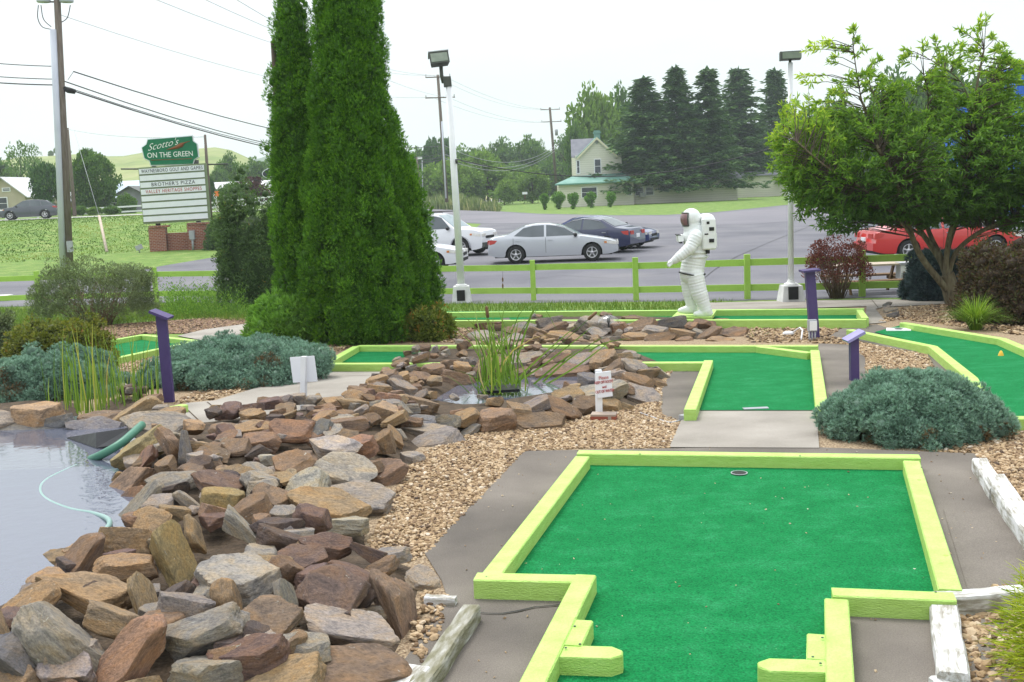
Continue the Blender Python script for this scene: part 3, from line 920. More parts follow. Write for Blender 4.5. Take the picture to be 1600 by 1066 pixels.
# ------------------------------------------------------------------ mounds of earth under the rock borders
M1 = poly_arr(P2([(-120, 985), (70, 893), (165, 835), (182, 795), (155, 745), (180, 700), (190, 668), (130, 650), (130, 632), (255, 622), (300, 650), (320, 668), (440, 652), (500, 640), (560, 610), (620, 585), (690, 620), (682, 648), (720, 668), (690, 690), (655, 722), (628, 760), (604, 800), (604, 850), (640, 868), (690, 885), (692, 925), (668, 1010), (640, 1066), (600, 1180), (-300, 1180)]))
M1B = poly_arr(P2([(-60, 682), (-60, 640), (60, 628), (135, 630), (140, 668), (100, 676)]))
RING_OUT = poly_arr(P2([(560, 610), (620, 560), (700, 547), (800, 543), (930, 538), (1000, 550), (1050, 570), (1044, 605), (1000, 640), (930, 650), (870, 670), (770, 678), (680, 690), (600, 650)]))
RING_IN = poly_arr(P2([(688, 627), (730, 604), (800, 594), (905, 590), (932, 602), (866, 616), (800, 626), (742, 636)]))
FAR = poly_arr(P2([(728, 537), (732, 512), (780, 500), (860, 494), (980, 492), (1100, 495), (1165, 506), (1172, 534)]))
def h_m1(x, y): return np.where(inside(M1, x, y), 0.26 * sstep(0, 0.5, edist(M1, x, y)), 0)
def h_m1b(x, y): return np.where(inside(M1B, x, y), 0.14 * sstep(0, 0.25, edist(M1B, x, y)), 0)
def h_ring(x, y):
    ins = inside(RING_OUT, x, y) & ~inside(RING_IN, x, y)
    return np.where(ins, 0.16 * sstep(0, 0.25, np.minimum(edist(RING_OUT, x, y), edist(RING_IN, x, y))), 0)
def h_far(x, y): return np.where(inside(FAR, x, y), 0.10 * sstep(0, 0.7, edist(FAR, x, y)), 0)
def h_all(x, y): return np.maximum(np.maximum(h_m1(x, y), h_m1b(x, y)), np.maximum(h_ring(x, y), h_far(x, y)))
def mound(name, hf, poly, step, mat):
    lo, hi = poly.min(0) - step, poly.max(0) + step
    X, Y = np.meshgrid(np.arange(lo[0], hi[0], step), np.arange(lo[1], hi[1], step))
    H = hf(X, Y)
    Z = gz(X, Y) + H * 0.55 - 0.02
    ny, nx = X.shape
    keep = H > 0.005
    vs = np.stack([X, Y, Z], -1).reshape(-1, 3)
    fs = [(j * nx + i, j * nx + i + 1, (j + 1) * nx + i + 1, (j + 1) * nx + i) for j in range(ny - 1) for i in range(nx - 1)
          if keep[j, i] or keep[j, i + 1] or keep[j + 1, i] or keep[j + 1, i + 1]]
    me = bpy.data.meshes.new(name); me.from_pydata(vs.tolist(), [], fs); me.update()
    bm = bmesh.new(); bm.from_mesh(me)
    bmesh.ops.delete(bm, geom=[v for v in bm.verts if not v.link_faces], context='VERTS')
    bm.to_mesh(me); bm.free()
    me.polygons.foreach_set('use_smooth', [True] * len(me.polygons))
    o = mesh_obj(name, me, mat); o['kind'] = 'structure'
mound('earth_mound', h_m1, M1, 0.07, M['soil'])
mound('earth_mound', h_m1b, M1B, 0.07, M['soil'])
mound('earth_mound', h_ring, RING_OUT, 0.07, M['soil'])
mound('earth_mound', h_far, FAR, 0.12, M['soil'])

# ------------------------------------------------------------------ ponds
POND = P2([(-420, 1180), (-100, 1030), (90, 925), (195, 865), (215, 800), (205, 745), (225, 700), (230, 664), (150, 655), (60, 662), (-80, 668), (-420, 690)])
sheet('pond_water', POND, 0.045, M['water'])
SPOND = P2([(672, 632), (725, 600), (800, 590), (910, 586), (942, 602), (872, 620), (800, 631), (735, 642)])
sheet('pond_water', SPOND, 0.024, M['water'])

# ------------------------------------------------------------------ pebbles
def pebbles(name, polys, dens, size, avoid=(), tm='ico', lo=0.0, hf=None, label=None, zoff=0.004):
    fol = Fol()
    for poly in polys:
        pa = poly_arr(poly)
        A = 0.5 * abs(np.dot(pa[:, 0], np.roll(pa[:, 1], -1)) - np.dot(pa[:, 1], np.roll(pa[:, 0], -1)))
        n = int(A * dens)
        q = rand_in(pa, n)
        for av in avoid:
            q = q[~inside(np.array(av), q[:, 0], q[:, 1])]
        k = len(q)
        s = rng.uniform(*size, k) * rng.choice([0.75, 1.0, 1.0, 1.3], k)
        sc = np.stack([s * rng.uniform(0.8, 1.35, k), s * rng.uniform(0.7, 1.1, k), s * rng.uniform(0.34, 0.6, k)], 1)
        z = gz(q[:, 0], q[:, 1]) + zoff + sc[:, 2] * rng.uniform(0.2, 1.1, k)
        if hf is not None: z = z + np.maximum(hf(q[:, 0], q[:, 1]) - 0.03, 0)
        d = np.stack([rng.normal(size=k), rng.normal(size=k), rng.normal(0, 0.35, k)], 1)
        fol.add(tm, np.stack([q[:, 0], q[:, 1], z], 1), frames(d, rng.normal(0, 0.35, k)), sc, np.clip(rng.beta(1.7, 1.8, k) + lo - 0.03, 0, 1), False)
    o = fol.build(name, M['pebble'])
    return tag(o, label, None, None, 'stuff')
GR_MAIN = P2([(560, 880), (610, 785), (650, 715), (735, 672), (870, 660), (1000, 635), (1035, 600), (1046, 575), (1052, 580), (1034, 610), (1034, 650), (1064, 660), (1046, 702), (903, 702), (820, 708), (664, 870), (640, 880)])
pebbles('gravel', [GR_MAIN], 4200, (0.0085, 0.0165), (), hf=lambda x, y: h_all(x, y) * 0.55 + 0.01, label='tan river pebbles between the rock borders and the main green')
GR_R = [P2([(1340, 535), (1400, 547), (1448, 555), (1500, 640), (1540, 670), (1640, 672), (1700, 860), (1640, 860), (1556, 745), (1520, 708), (1440, 706), (1352, 640)]),
        P2([(1440, 706), (1530, 680), (1600, 668), (1680, 668), (1680, 700), (1560, 760), (1524, 712)])]
pebbles('gravel', GR_R, 2200, (0.010, 0.018), PAVE, label='tan river pebbles around the blue juniper beside the right green')
GR_RR = [P2([(1490, 935), (1640, 905), (1800, 905), (1800, 1180), (1500, 1180)])]
pebbles('gravel', GR_RR, 2200, (0.013, 0.024), lo=0.0, label='tan and red pebbles inside the weathered white timber corner')
GR_FAR = [P2([(1170, 536), (1150, 512), (1360, 508), (1300, 527), (1340, 537), (1320, 540), (1275, 537)]),
          P2([(1372, 505), (1400, 482), (1480, 476), (1700, 480), (1700, 540), (1560, 520), (1410, 500)]),
          P2([(688, 536), (700, 508), (740, 508), (728, 536)])]
pebbles('gravel', GR_FAR, 330, (0.016, 0.034), PAVE, tm='octa', lo=-0.05, label='brown gravel round the far rock row and under the ash tree')
GR_L = [P2([(270, 632), (330, 626), (420, 602), (470, 578), (500, 556), (520, 545), (480, 545), (400, 570), (300, 615)]),
        P2([(160, 565), (310, 540), (300, 560), (170, 590)]), P2([(480, 560), (490, 535), (560, 535), (505, 562)])]
pebbles('gravel', GR_L, 700, (0.014, 0.026), WALK + PAVE, tm='octa', label='pebbles edging the walk below the left juniper')
# pebbles fallen between the stones
GR_MID = [P2([(500, 690), (540, 660), (620, 662), (610, 690), (560, 700)]), P2([(430, 830), (420, 790), (520, 790), (560, 830), (500, 850)]), P2([(640, 1010), (660, 930), (700, 930), (690, 985), (660, 1040)])]
pebbles('gravel', GR_MID, 1500, (0.011, 0.02), hf=lambda x, y: h_all(x, y) * 0.55 + 0.03, zoff=0.01, label='pebbles caught in the hollows of the rock pile')
pebbles('wood_chips', [MULCH, MULCH2], 420, (0.012, 0.03), WALK, tm='octa', lo=-0.22, label='brown wood chips under the arborvitae and the grey shrub')
# leaf litter and grit on the pavement by the main green
pebbles('grit', [PAVE[0]], 26, (0.004, 0.008), tm='octa', zoff=0.014, lo=0.05, label='stray grit scattered on the brown pavement')

# ------------------------------------------------------------------ grass blades on the near lawns
def blades(name, polys, dens, h, w, mat, label, lean=0.35, avoid=(), tint=(0.1, 0.9)):
    fol = Fol()
    for poly in polys:
        pa = poly_arr(poly)
        A = 0.5 * abs(np.dot(pa[:, 0], np.roll(pa[:, 1], -1)) - np.dot(pa[:, 1], np.roll(pa[:, 0], -1)))
        q = rand_in(pa, int(A * dens))
        for av in avoid: q = q[~inside(np.array(av), q[:, 0], q[:, 1])]
        k = len(q)
        hh = rng.uniform(*h, k)
        d = np.stack([rng.normal(0, lean, k), rng.normal(0, lean, k), np.ones(k)], 1)
        fol.add('blade', np.stack([q[:, 0], q[:, 1], gz(q[:, 0], q[:, 1]) + 0.002], 1), frames(d), np.stack([np.full(k, w), hh, hh], 1),
                rng.uniform(*tint, k))
    return tag(fol.build(name, mat), label, None, None, 'stuff')
blades('grass', [P2([(640, 488), (680, 476), (1000, 474), (1150, 471), (1110, 475), (1062, 486), (1060, 489), (700, 489)])], 260, (0.05, 0.13), 0.012, LEAF['grass'], 'short lawn strip between the lime fence and the far green')
blades('grass', [P2([(-100, 520), (-60, 486), (240, 478), (420, 478), (440, 510), (395, 503), (300, 500), (215, 505), (110, 515), (40, 535)])], 330, (0.06, 0.2), 0.012, LEAF['grass'], 'rough lawn behind the left shrubs along the fence')
blades('grass', [P2([(1140, 514), (1200, 511), (1230, 516), (1200, 528), (1165, 530)])], 40, (0.03, 0.07), 0.01, LEAF['grass'], 'thin tufts of grass by the end of the far rock row')
def bank_grass():
    fol = Fol()
    n = 40000
    t = rng.uniform(-0.75, -0.16, n); y = rng.uniform(54, 93, n)
    x = t * y
    k = noise_keep = np.array([noise.noise(Vector((a * 0.3, b * 0.16, 0))) for a, b in zip(x, y)])
    s = k > -2
    x, y, k = x[s], y[s], k[s]
    toe = np.clip(55 + (x + 26) * 1.6, 40, 84)
    s = y > toe + rng.uniform(-2, 3, len(y)) ** 2 * 0.4
    x, y, k = x[s], y[s], k[s]
    m = len(x)
    d = np.stack([rng.normal(0, 0.5, m), rng.normal(0, 0.5, m), np.ones(m)], 1)
    hh = rng.uniform(0.06, 0.14, m)
    fol.add('blade', np.stack([x, y, gz(x, y) - 0.02], 1), frames(d), np.stack([hh * 0.5, hh, hh], 1), np.clip(0.40 - k * 1.5 + rng.normal(0, 0.12, m), 0, 1))
    tag(fol.build('grass', LEAF['grass']), 'rough grass growing on the road bank', None, None, 'stuff')
bank_grass()

# ================================================================== ROCKS
def stone_mesh(seed, flat, sub=4, planes=11):
    r = np.random.default_rng(seed)
    v = ICO4[0].copy()
    ns, ds = [], []
    for sgn in (1, -1):
        n = np.array([r.normal(0, 0.16), r.normal(0, 0.16), sgn]); ns.append(n / np.linalg.norm(n)); ds.append(r.uniform(0.42, 0.62) * flat)
    a0 = r.uniform(0, 6.28)
    k = int(r.integers(4, 7))
    for i in range(k):
        a = a0 + 2 * math.pi * (i + r.uniform(-0.3, 0.3)) / k
        n = np.array([math.cos(a), math.sin(a), r.normal(0, 0.25)]); ns.append(n / np.linalg.norm(n)); ds.append(r.uniform(0.55, 0.86))
    for i in range(planes - 2 - k):
        n = r.normal(size=3); n[2] *= 1.5; ns.append(n / np.linalg.norm(n)); ds.append(r.uniform(0.62, 0.9))
    # radial support of the cut polyhedron, a little rounded
    rad = np.full(len(v), 1.0)
    for n, d in zip(ns, ds):
        c = v @ n
        with np.errstate(divide='ignore', invalid='ignore'):
            rr = np.where(c > 1e-4, d / np.maximum(c, 1e-4), 9)
        rad = np.minimum(rad, rr)
    p = v * rad[:, None]
    off = r.uniform(0, 50, 3)
    for i in range(len(p)):
        q = Vector(p[i] + off)
        f = 0.07 * noise.noise(q * 1.8) + 0.035 * noise.noise(q * 4.5) + 0.026 * noise.noise(q * 9) + 0.012 * noise.noise(q * 19)
        step = 0.05 * noise.noise(Vector((q.x * 1.2, q.y * 1.2, q.z * 14)))
        p[i] = p[i] * (1 + f + step * (1 - abs(v[i][2])))
    lo, hi = p.min(0), p.max(0)
    p = (p - (lo + hi) / 2) / (hi - lo)
    me = bpy.data.meshes.new('stone')
    me.from_pydata(p.tolist(), [], ICO4[1].tolist())
    me.polygons.foreach_set('use_smooth', [True] * len(me.polygons))
    me.update()
    me.set_sharp_from_angle(angle=R(38))
    me.materials.append(M['stone'])
    return me
STONES = [stone_mesh(100 + i, 1.0 if i % 3 else 0.8) for i in range(40)]
TONE = {'t': (0.295, 0.213, 0.135), 'b': (0.215, 0.15, 0.105), 'm': (0.165, 0.112, 0.098), 'g': (0.27, 0.24, 0.215), 'o': (0.26, 0.21, 0.105), 'd': (0.11, 0.085, 0.075),
        'r': (0.245, 0.155, 0.112), 'l': (0.33, 0.305, 0.265), 's': (0.17, 0.165, 0.165)}
def put_stone(parent, c, dims, rot, tone, idx=None):
    o = bpy.data.objects.new('stone', STONES[random.randrange(len(STONES)) if idx is None else idx])
    link(o, parent)
    o.matrix_parent_inverse = Matrix.Translation(parent.location).inverted()
    o.matrix_basis = Matrix.Translation(c) @ rot.to_4x4() @ Matrix.Diagonal((*dims, 1))
    b = random.uniform(0.86, 1.16)
    t = TONE[tone]
    o.color = (t[0] * b * random.uniform(0.95, 1.05), t[1] * b, t[2] * b * random.uniform(0.93, 1.07), 1)
    return o
def traced(parent, lst, hf, lift=0.0, grow=1.22):
    for s in lst.split(';'):
        q = s.split()
        if not q: continue
        x0, x1, y0, y1, ang = [float(a) for a in q[:5]]
        tone = q[5]
        cx, cy = (x0 + x1) / 2, (y0 + y1) / 2
        w, h = (x1 - x0) * grow, (y1 - y0) * grow
        a = R(ang)
        if abs(ang) > 8:
            L = w / (abs(math.cos(a)) + 0.42 * abs(math.sin(a))) if abs(ang) <= 50 else h / (abs(math.sin(a)) + 0.42 * abs(math.cos(a)))
            k = max(0.44, min(0.7, (h - L * abs(math.sin(a))) / L)) if abs(ang) <= 50 else max(0.44, min(0.7, (w - L * abs(math.cos(a))) / L))
            w, h = L, L * k
        c = at(cx, cy + h * 0.12, lift, hf)
        mpp = (c - CAM).dot(fwd) / FPX
        v = (CAM - c).normalized()
        al = math.asin(max(0.02, v.z))
        sx = w * mpp
        sy = min(sx * 0.85, max(sx * 0.5, h * mpp * 1.3)) * random.uniform(0.85, 1.0)
        sz = max(0.36 * min(sx, sy), (h * mpp - sy * math.sin(al) * 0.3) / math.cos(al))
        yaw = random.uniform(-0.25, 0.25)
        lean = random.uniform(-0.25, 0.3)
        if random.random() < 0.5 and sx > 0.12:
            sz *= 0.62; sy *= 1.15; lean = random.uniform(0.2, 0.6)
        view = Vector((v.x, v.y, 0)).normalized()
        rot = Matrix.Rotation(-a, 3, -view) @ Matrix.Rotation(lean, 3, 'X') @ Matrix.Rotation(random.uniform(-0.15, 0.15), 3, 'Y') @ Matrix.Rotation(yaw, 3, 'Z')
        put_stone(parent, c, (sx, sy, sz), rot, tone)
def filler(parent, poly, hf, n, size, tones, minh=0.04, avoid=None):
    q = rand_in(poly, n * 3)
    h = hf(q[:, 0], q[:, 1])
    q = q[h > minh][:n]
    for x, y in q:
        s = random.uniform(*size)
        z = float(gz(x, y) + hf(np.array([x]), np.array([y]))[0])
        put_stone(parent, Vector((x, y, z - s * 0.12)), (s, s * random.uniform(0.6, 0.9), s * random.uniform(0.35, 0.6)),
                  Matrix.Rotation(random.uniform(0, 6.28), 3, 'Z') @ Matrix.Rotation(random.uniform(-0.5, 0.5), 3, 'X'), random.choice(tones))

pile = thing('rock_pile', 'pile of brown and grey stones between the big pond and the gravel', 'rock pile', at(380, 880))
traced(pile, """168 257 622 668 18 t;197 295 645 672 -4 g;178 265 669 731 32 o;205 252 692 735 48 r;247 292 660 725 -62 b;278 299 672 725 -80 s;289 312 678 714 -60 d;
158 250 720 788 38 b;160 200 733 772 42 t;184 231 746 801 44 b;176 272 754 822 36 g;228 312 735 762 4 g;302 388 725 778 -24 m;270 315 762 801 -38 g;312 376 754 809 -10 o;
310 350 775 820 -30 b;366 420 762 816 10 b;252 297 781 820 -10 t;286 323 801 864 -75 t;200 268 791 828 8 t;160 236 817 864 0 t;229 313 814 915 -65 o;71 173 840 900 30 b;
155 238 864 900 -6 t;310 430 843 945 -10 l;341 409 793 852 -40 g;312 349 699 735 -48 b;294 330 714 733 0 d;331 373 667 697 20 b;350 390 682 712 0 b;378 434 671 704 0 r;
368 435 657 674 0 t;310 357 695 719 0 b;345 397 724 756 -10 t;378 432 733 764 -8 g;205 240 705 735 40 b;
63 199 889 941 -4 t;3 93 909 971 24 t;20 160 932 1066 -48 g;-20 118 963 1080 -42 s;-30 18 945 1022 -70 t;135 221 939 994 -12 t;192 257 892 977 -70 t;124 280 958 1076 38 r;
249 327 913 983 -15 g;327 377 902 964 -75 t;262 385 947 1020 18 g;382 464 930 990 0 b;268 382 1020 1074 -6 g;330 450 987 1058 14 m;190 250 1052 1090 0 t;372 502 1026 1090 10 t;-20 58 1045 1090 0 t;
395 469 805 835 -6 d;401 481 821 866 -24 d;470 548 822 872 -16 m;545 604 841 884 -22 m;462 514 790 824 -8 m;510 574 802 834 -10 l;421 474 850 919 -40 b;430 506 854 890 -8 m;
465 567 885 952 -6 m;510 587 882 914 -14 m;565 624 870 902 20 b;582 669 875 1027 -62 b;633 689 875 929 -15 g;547 594 912 959 40 d;485 614 952 997 -6 g;435 517 979 1027 -14 g;455 640 995 1086 -14 b;425 472 900 977 -70 g;
540 600 1052 1090 -10 m;60 125 1060 1100 0 b
""", h_m1)
traced(pile, """424 492 655 688 -4 r;475 517 660 683 6 s;487 559 681 710 4 l;535 584 681 708 0 r;487 582 704 752 -6 l;426 487 704 744 0 b;559 634 705 760 10 b;625 662 701 732 -12 g;
451 509 734 772 8 l;452 569 762 806 -8 t;505 608 752 798 -8 g;599 634 661 701 -60 t;616 637 667 689 -50 g;630 694 659 680 -6 g;635 722 668 708 8 g;717 752 661 682 14 g;580 614 672 707 0 b;395 452 747 804 -20 b;
374 429 720 747 -10 g;405 430 709 727 0 l;510 572 652 670 -4 b;530 559 670 689 0 b;
441 466 640 656 30 t;475 492 638 657 40 b;489 526 642 660 8 t;522 553 637 655 -4 b;551 578 630 651 25 g;529 576 623 640 -4 t;536 567 608 626 0 t;565 591 611 630 -20 b;588 625 608 634 -18 r;580 625 624 653 0 t;
595 635 645 664 10 t;560 593 646 662 -8 b;575 610 601 612 -6 t;575 606 584 604 0 t;605 652 587 615 -28 g;608 631 606 623 -10 b;624 683 612 649 -22 b;621 646 624 653 -50 g;644 670 606 626 30 g;636 670 573 600 -20 b;
669 690 583 602 0 t;661 693 566 585 0 b;633 652 566 582 20 g;600 620 576 591 0 b;633 683 648 668 -8 s;505 537 620 634 6 t;494 533 632 644 0 b;640 684 648 666 -6 s;682 718 645 666 0 g
""", lambda x, y: np.maximum(h_m1(x, y), h_ring(x, y)))
filler(pile, M1, h_m1, 185, (0.12, 0.27), 'tbmgbdg', 0.13)

slabs = thing('rock_border', 'low row of grey slabs and a tan boulder along the rear pond edge', 'rock border', at(60, 668))
traced(slabs, "-60 26 641 662 10 g;1 89 657 680 -6 s;58 117 645 670 12 s;80 125 657 674 0 s;128 192 632 672 -8 b;-110 -20 640 668 0 g;109 186 651 682 -6 s;22 92 628 667 4 t", h_m1b, 0.03)

ring = thing('rock_ring', 'ring of tan stones around the small reed pond', 'rock ring', at(800, 665))
traced(ring, """690 744 575 608 -18 b;737 771 560 600 75 b;710 738 561 582 -6 t;687 715 561 576 0 b;644 673 552 566 24 b;729 747 556 569 0 g;753 797 551 579 0 b;795 852 550 569 4 g;795 828 572 595 0 b;825 849 570 595 0 g;
841 918 563 597 0 b;850 891 550 567 0 b;887 931 551 574 4 g;924 962 542 580 0 t;943 986 550 566 4 t;937 980 564 584 20 b;905 939 582 602 0 s;955 980 582 597 0 b;968 1012 559 584 -20 g;1013 1046 567 592 -28 l;
973 1020 582 605 -20 b;1015 1043 585 608 -36 t;905 978 595 624 -4 g;978 1028 595 639 -10 g;866 912 599 629 12 t;897 936 616 647 -8 b;940 970 619 645 -8 t;965 992 623 647 -20 t;845 908 610 658 -30 b;
810 857 623 642 2 g;790 830 624 652 -14 t;800 875 644 668 2 b;742 803 624 674 0 b;708 747 635 663 0 t;1000 1030 575 590 0 b;870 905 566 580 0 b;830 846 555 568 0 r
""", h_ring)
filler(ring, RING_OUT, h_ring, 110, (0.12, 0.22), 'tbgbg', 0.09)

row = thing('rock_row', 'long low row of flat stones in front of the astronaut statue', 'rock row', at(950, 535))
traced(row, """741 786 501 515 4 r;731 782 514 536 0 g;783 801 495 507 0 s;784 818 511 522 0 b;783 821 520 536 0 g;800 838 503 515 8 g;820 860 512 524 -14 t;837 882 493 513 14 g;844 888 504 519 8 b;834 860 520 533 -26 b;
856 913 514 536 0 t;815 838 527 536 0 b;895 970 497 522 -14 g;884 904 505 517 8 l;956 982 501 521 0 b;972 1010 493 502 -6 b;978 1029 500 515 14 b;969 1013 515 536 -20 t;937 970 523 535 4 g;1000 1045 507 527 0 g;
1025 1073 493 513 0 s;1006 1060 517 536 14 b;1044 1085 512 530 -4 t;1081 1110 498 512 0 b;1100 1142 495 512 14 t;1087 1132 507 532 26 b;1128 1170 509 532 4 b;1103 1148 526 536 0 t;1070 1092 500 514 0 b;915 950 512 524 -14 g;955 975 512 530 60 g;
760 790 505 516 0 b;870 905 500 510 0 g;1055 1085 524 536 0 b;905 940 522 536 0 b
""", h_far, grow=1.08)
filler(row, FAR, h_far, 26, (0.14, 0.24), 'tbgbg', 0.03)
edge = thing('rock_edging', 'three dark stones edging the bed under the ash tree', 'rock edging', at(1385, 495))
traced(edge, "1379 1394 470 480 20 s;1382 1402 478 489 10 g;1386 1404 486 497 10 s;1380 1392 474 486 30 g", None, 0.05)

# ================================================================== GOLF HOLES
TH = 0.105
def golf_hole(label, carpet, beams, loc, dz=0.022, tw=0.105, th=TH):
    g = thing('golf_hole', label, 'golf hole', loc)
    sheet('carpet', P2(carpet, dz), dz, M['carpet'], kind=None, parent=g).matrix_parent_inverse = Matrix.Translation(g.location).inverted()
    for bi, b in enumerate(beams):
        (x0, y0), (x1, y1) = b[0], b[1]
        h = (b[2] if len(b) > 2 else th) + (bi * 5 % 4) * 0.0022
        w = b[3] if len(b) > 3 else tw
        a, c = at(x0, y0, h), at(x1, y1, h)
        MB().beam(a, c, w, h + 0.02).build('timber', M['lime'], g)
    return g
main = golf_hole('large green mini golf hole with lime timber border, its cup near the rear timber',
    [(912, 712), (1428, 716), (1486, 927), (1305, 927), (1313, 1066), (1318, 1200), (790, 1200), (828, 1066), (913, 902), (762, 899)],
    [((903, 706), (1437, 713)), ((910, 713), (766, 899)), ((743, 900), (918, 904)), ((915, 898), (790, 1150)),
     ((1424, 720), (1485, 921)), ((1300, 924), (1492, 932)), ((1307, 936), (1317, 1160)),
     ((912, 969), (893, 1008), 0.098, 0.085), ((1277, 991), (1277, 1030), 0.098, 0.085)],
    at(1150, 900))
def disc(name, c, r, mat, parent, n=20, h=0.004):
    b = MB(); b.lathe((c.x, c.y, c.z), [(0.001, 0), (r, 0), (r, -h), (0.001, -h)], n, smooth=False)
    o = b.build(name, mat, parent)
    return o
def stop_block(p0, p1, label_parent):
    """short deflector timber, its free end p1 with both corners sawn off"""
    a, b = at(*p0, 0.1), at(*p1, 0.1)
    d = (b - a).normalized(); s = Vector((-d.y, d.x, 0)) * 0.058
    c_ = d * 0.045
    pl = [a + s, a - s, b - s - c_, b - s * 0.35, b + s * 0.35, b + s - c_]
    top = [p - Vector((0, 0, 0.006)) for p in pl]
    mb = MB()
    inner = [a.lerp(b, 0.5) + (p - a.lerp(b, 0.5)) * 0.965 for p in pl]
    n_ = len(pl)
    vs = [p - Vector((0, 0, 0.12)) for p in pl] + top + inner
    fs = [tuple(range(n_ - 1, -1, -1)), tuple(2 * n_ + i for i in range(n_))]
    for i in range(n_):
        j = (i + 1) % n_
        fs += [(i, j, n_ + j, n_ + i), (n_ + i, n_ + j, 2 * n_ + j, 2 * n_ + i)]
    mb.add(vs, fs); mb.build('timber', M['lime'], label_parent)
stop_block((872, 1017), (973, 1020), main)
stop_block((1293, 1041), (1184, 1038), main)
c = at(1155, 740, 0.024)
disc('cup', c + Vector((0, 0, 0.003)), 0.05, M['black'], main)
MB().lathe((c.x, c.y, c.z + 0.004), [(0.05, 0), (0.056, 0.0), (0.056, 0.003), (0.05, 0.003)], 24, smooth=False).build('cup_rim', M['grey_metal'], main)
# paint-filled bolt heads in the timber tops
for px, py in ((1478, 868), (1436, 750), (1312, 1014), (862, 998), (833, 900)):
    cc = at(px, py, TH)
    MB().lathe((cc.x, cc.y, cc.z), [(0.001, 0.002), (0.011, 0.002), (0.013, 0)], 10, smooth=False).build('bolt', M['lime_fence'], main)

MAINC = P2([(912, 722), (1420, 725), (1470, 915), (1300, 930), (1300, 1060), (860, 1060), (925, 895), (800, 890)])
pebbles('leaf_bits', [MAINC], 9, (0.003, 0.007), tm='octa', zoff=0.022, lo=0.1, label='stray tan leaf bits on the near green carpet')
for px, py in ((898, 978), (906, 1006), (884, 1012), (1285, 996), (1270, 1026), (1282, 1036), (760, 901), (1440, 730), (1462, 925), (1000, 709), (1250, 712)):
    cc = at(px, py, TH + 0.004)
    MB().lathe((cc.x, cc.y, cc.z), [(0.001, 0.001), (0.005, 0.001), (0.006, -0.002)], 8, smooth=False).build('nail_head', M['lamp_dark'], main)
lhole = golf_hole('L shaped green mini golf hole with lime timbers behind the reed pond',
    [(518, 566), (553, 543), (1272, 543), (1284, 641), (1083, 641), (1104, 566)],
    [((512, 566), (556, 541)), ((560, 540), (1278, 540)), ((507, 568), (1104, 566)), ((1107, 563), (1078, 640)), ((1273, 547), (1285, 642)), ((1186, 541), (1266, 551), 0.1)],
    at(1180, 600))
pl = MB(); a = at(1162, 639, 0.026); b_ = at(1202, 639, 0.026)
pl.box((a + b_) / 2 + Vector((0, 0.03, 0)), ((b_ - a).length, 0.07, 0.006)); pl.build('tee_plate', M['steel'], lhole)
fhole = golf_hole('long narrow green mini golf hole under the astronaut statue',
    [(640, 499), (640, 487), (1346, 482), (1352, 500)],
    [((600, 489), (1350, 482), 0.13), ((600, 501), (1354, 499), 0.14), ((1343, 484), (1352, 497), 0.14)], at(1000, 500))
rhole = golf_hole('angled green mini golf hole with yellow marker beyond the blue juniper at right',
    [(1366, 519), (1412, 507), (1566, 530), (1720, 600), (1820, 650), (1560, 650), (1518, 588), (1456, 540)],
    [((1328, 515), (1458, 541)), ((1458, 541), (1519, 590)), ((1519, 590), (1551, 652)), ((1545, 652), (1800, 653)), ((1411, 504), (1566, 529)), ((1566, 529), (1740, 602))], at(1560, 600))
c = at(1404, 515, 0.03)
MB().box(c, (0.34, 0.26, 0.012), Matrix.Rotation(R(-20), 3, 'Z')).build('cup_plate', M['white'], rhole)
disc('cup', c + Vector((0, 0, 0.012)), 0.06, M['black'], rhole)
c = at(1564, 556, 0.02)
mk = MB().lathe((c.x, c.y, c.z), [(0.034, 0.0), (0.028, 0.02), (0.012, 0.055), (0.001, 0.062)], 10).build('tee_marker', M['yellow'])
tag(mk, 'small yellow cone marker on the right green', 'marker')
shole = golf_hole('small green mini golf hole with lime border between the left bushes',
    [(60, 576), (162, 534), (222, 523), (309, 533), (172, 560), (90, 580)],
    [((165, 533), (222, 523)), ((222, 523), (306, 532)), ((308, 532), (60, 585)), ((165, 533), (60, 556))], at(210, 545))
thole = thing('tee_edging', 'two lime timber ends of a tee edging poking out beside the rock pile', 'timber edging', at(300, 665))
for a_, b_ in (((246, 641), (288, 632)), ((306, 682), (344, 677))):
    MB().beam(at(*a_, 0.09), at(*b_, 0.09), 0.1, 0.11).build('timber', M['lime'], thole)
bp = MB(); c = at(302, 668, 0.09); bp.box(c, (0.15, 0.12, 0.018), Matrix.Rotation(R(12), 3, 'X')); bp.box(c - Vector((0, 0, 0.05)), (0.05, 0.05, 0.09))
tag(bp.build('tee_board', M['lavender']), 'small lavender board between the two lime timber ends', 'board')

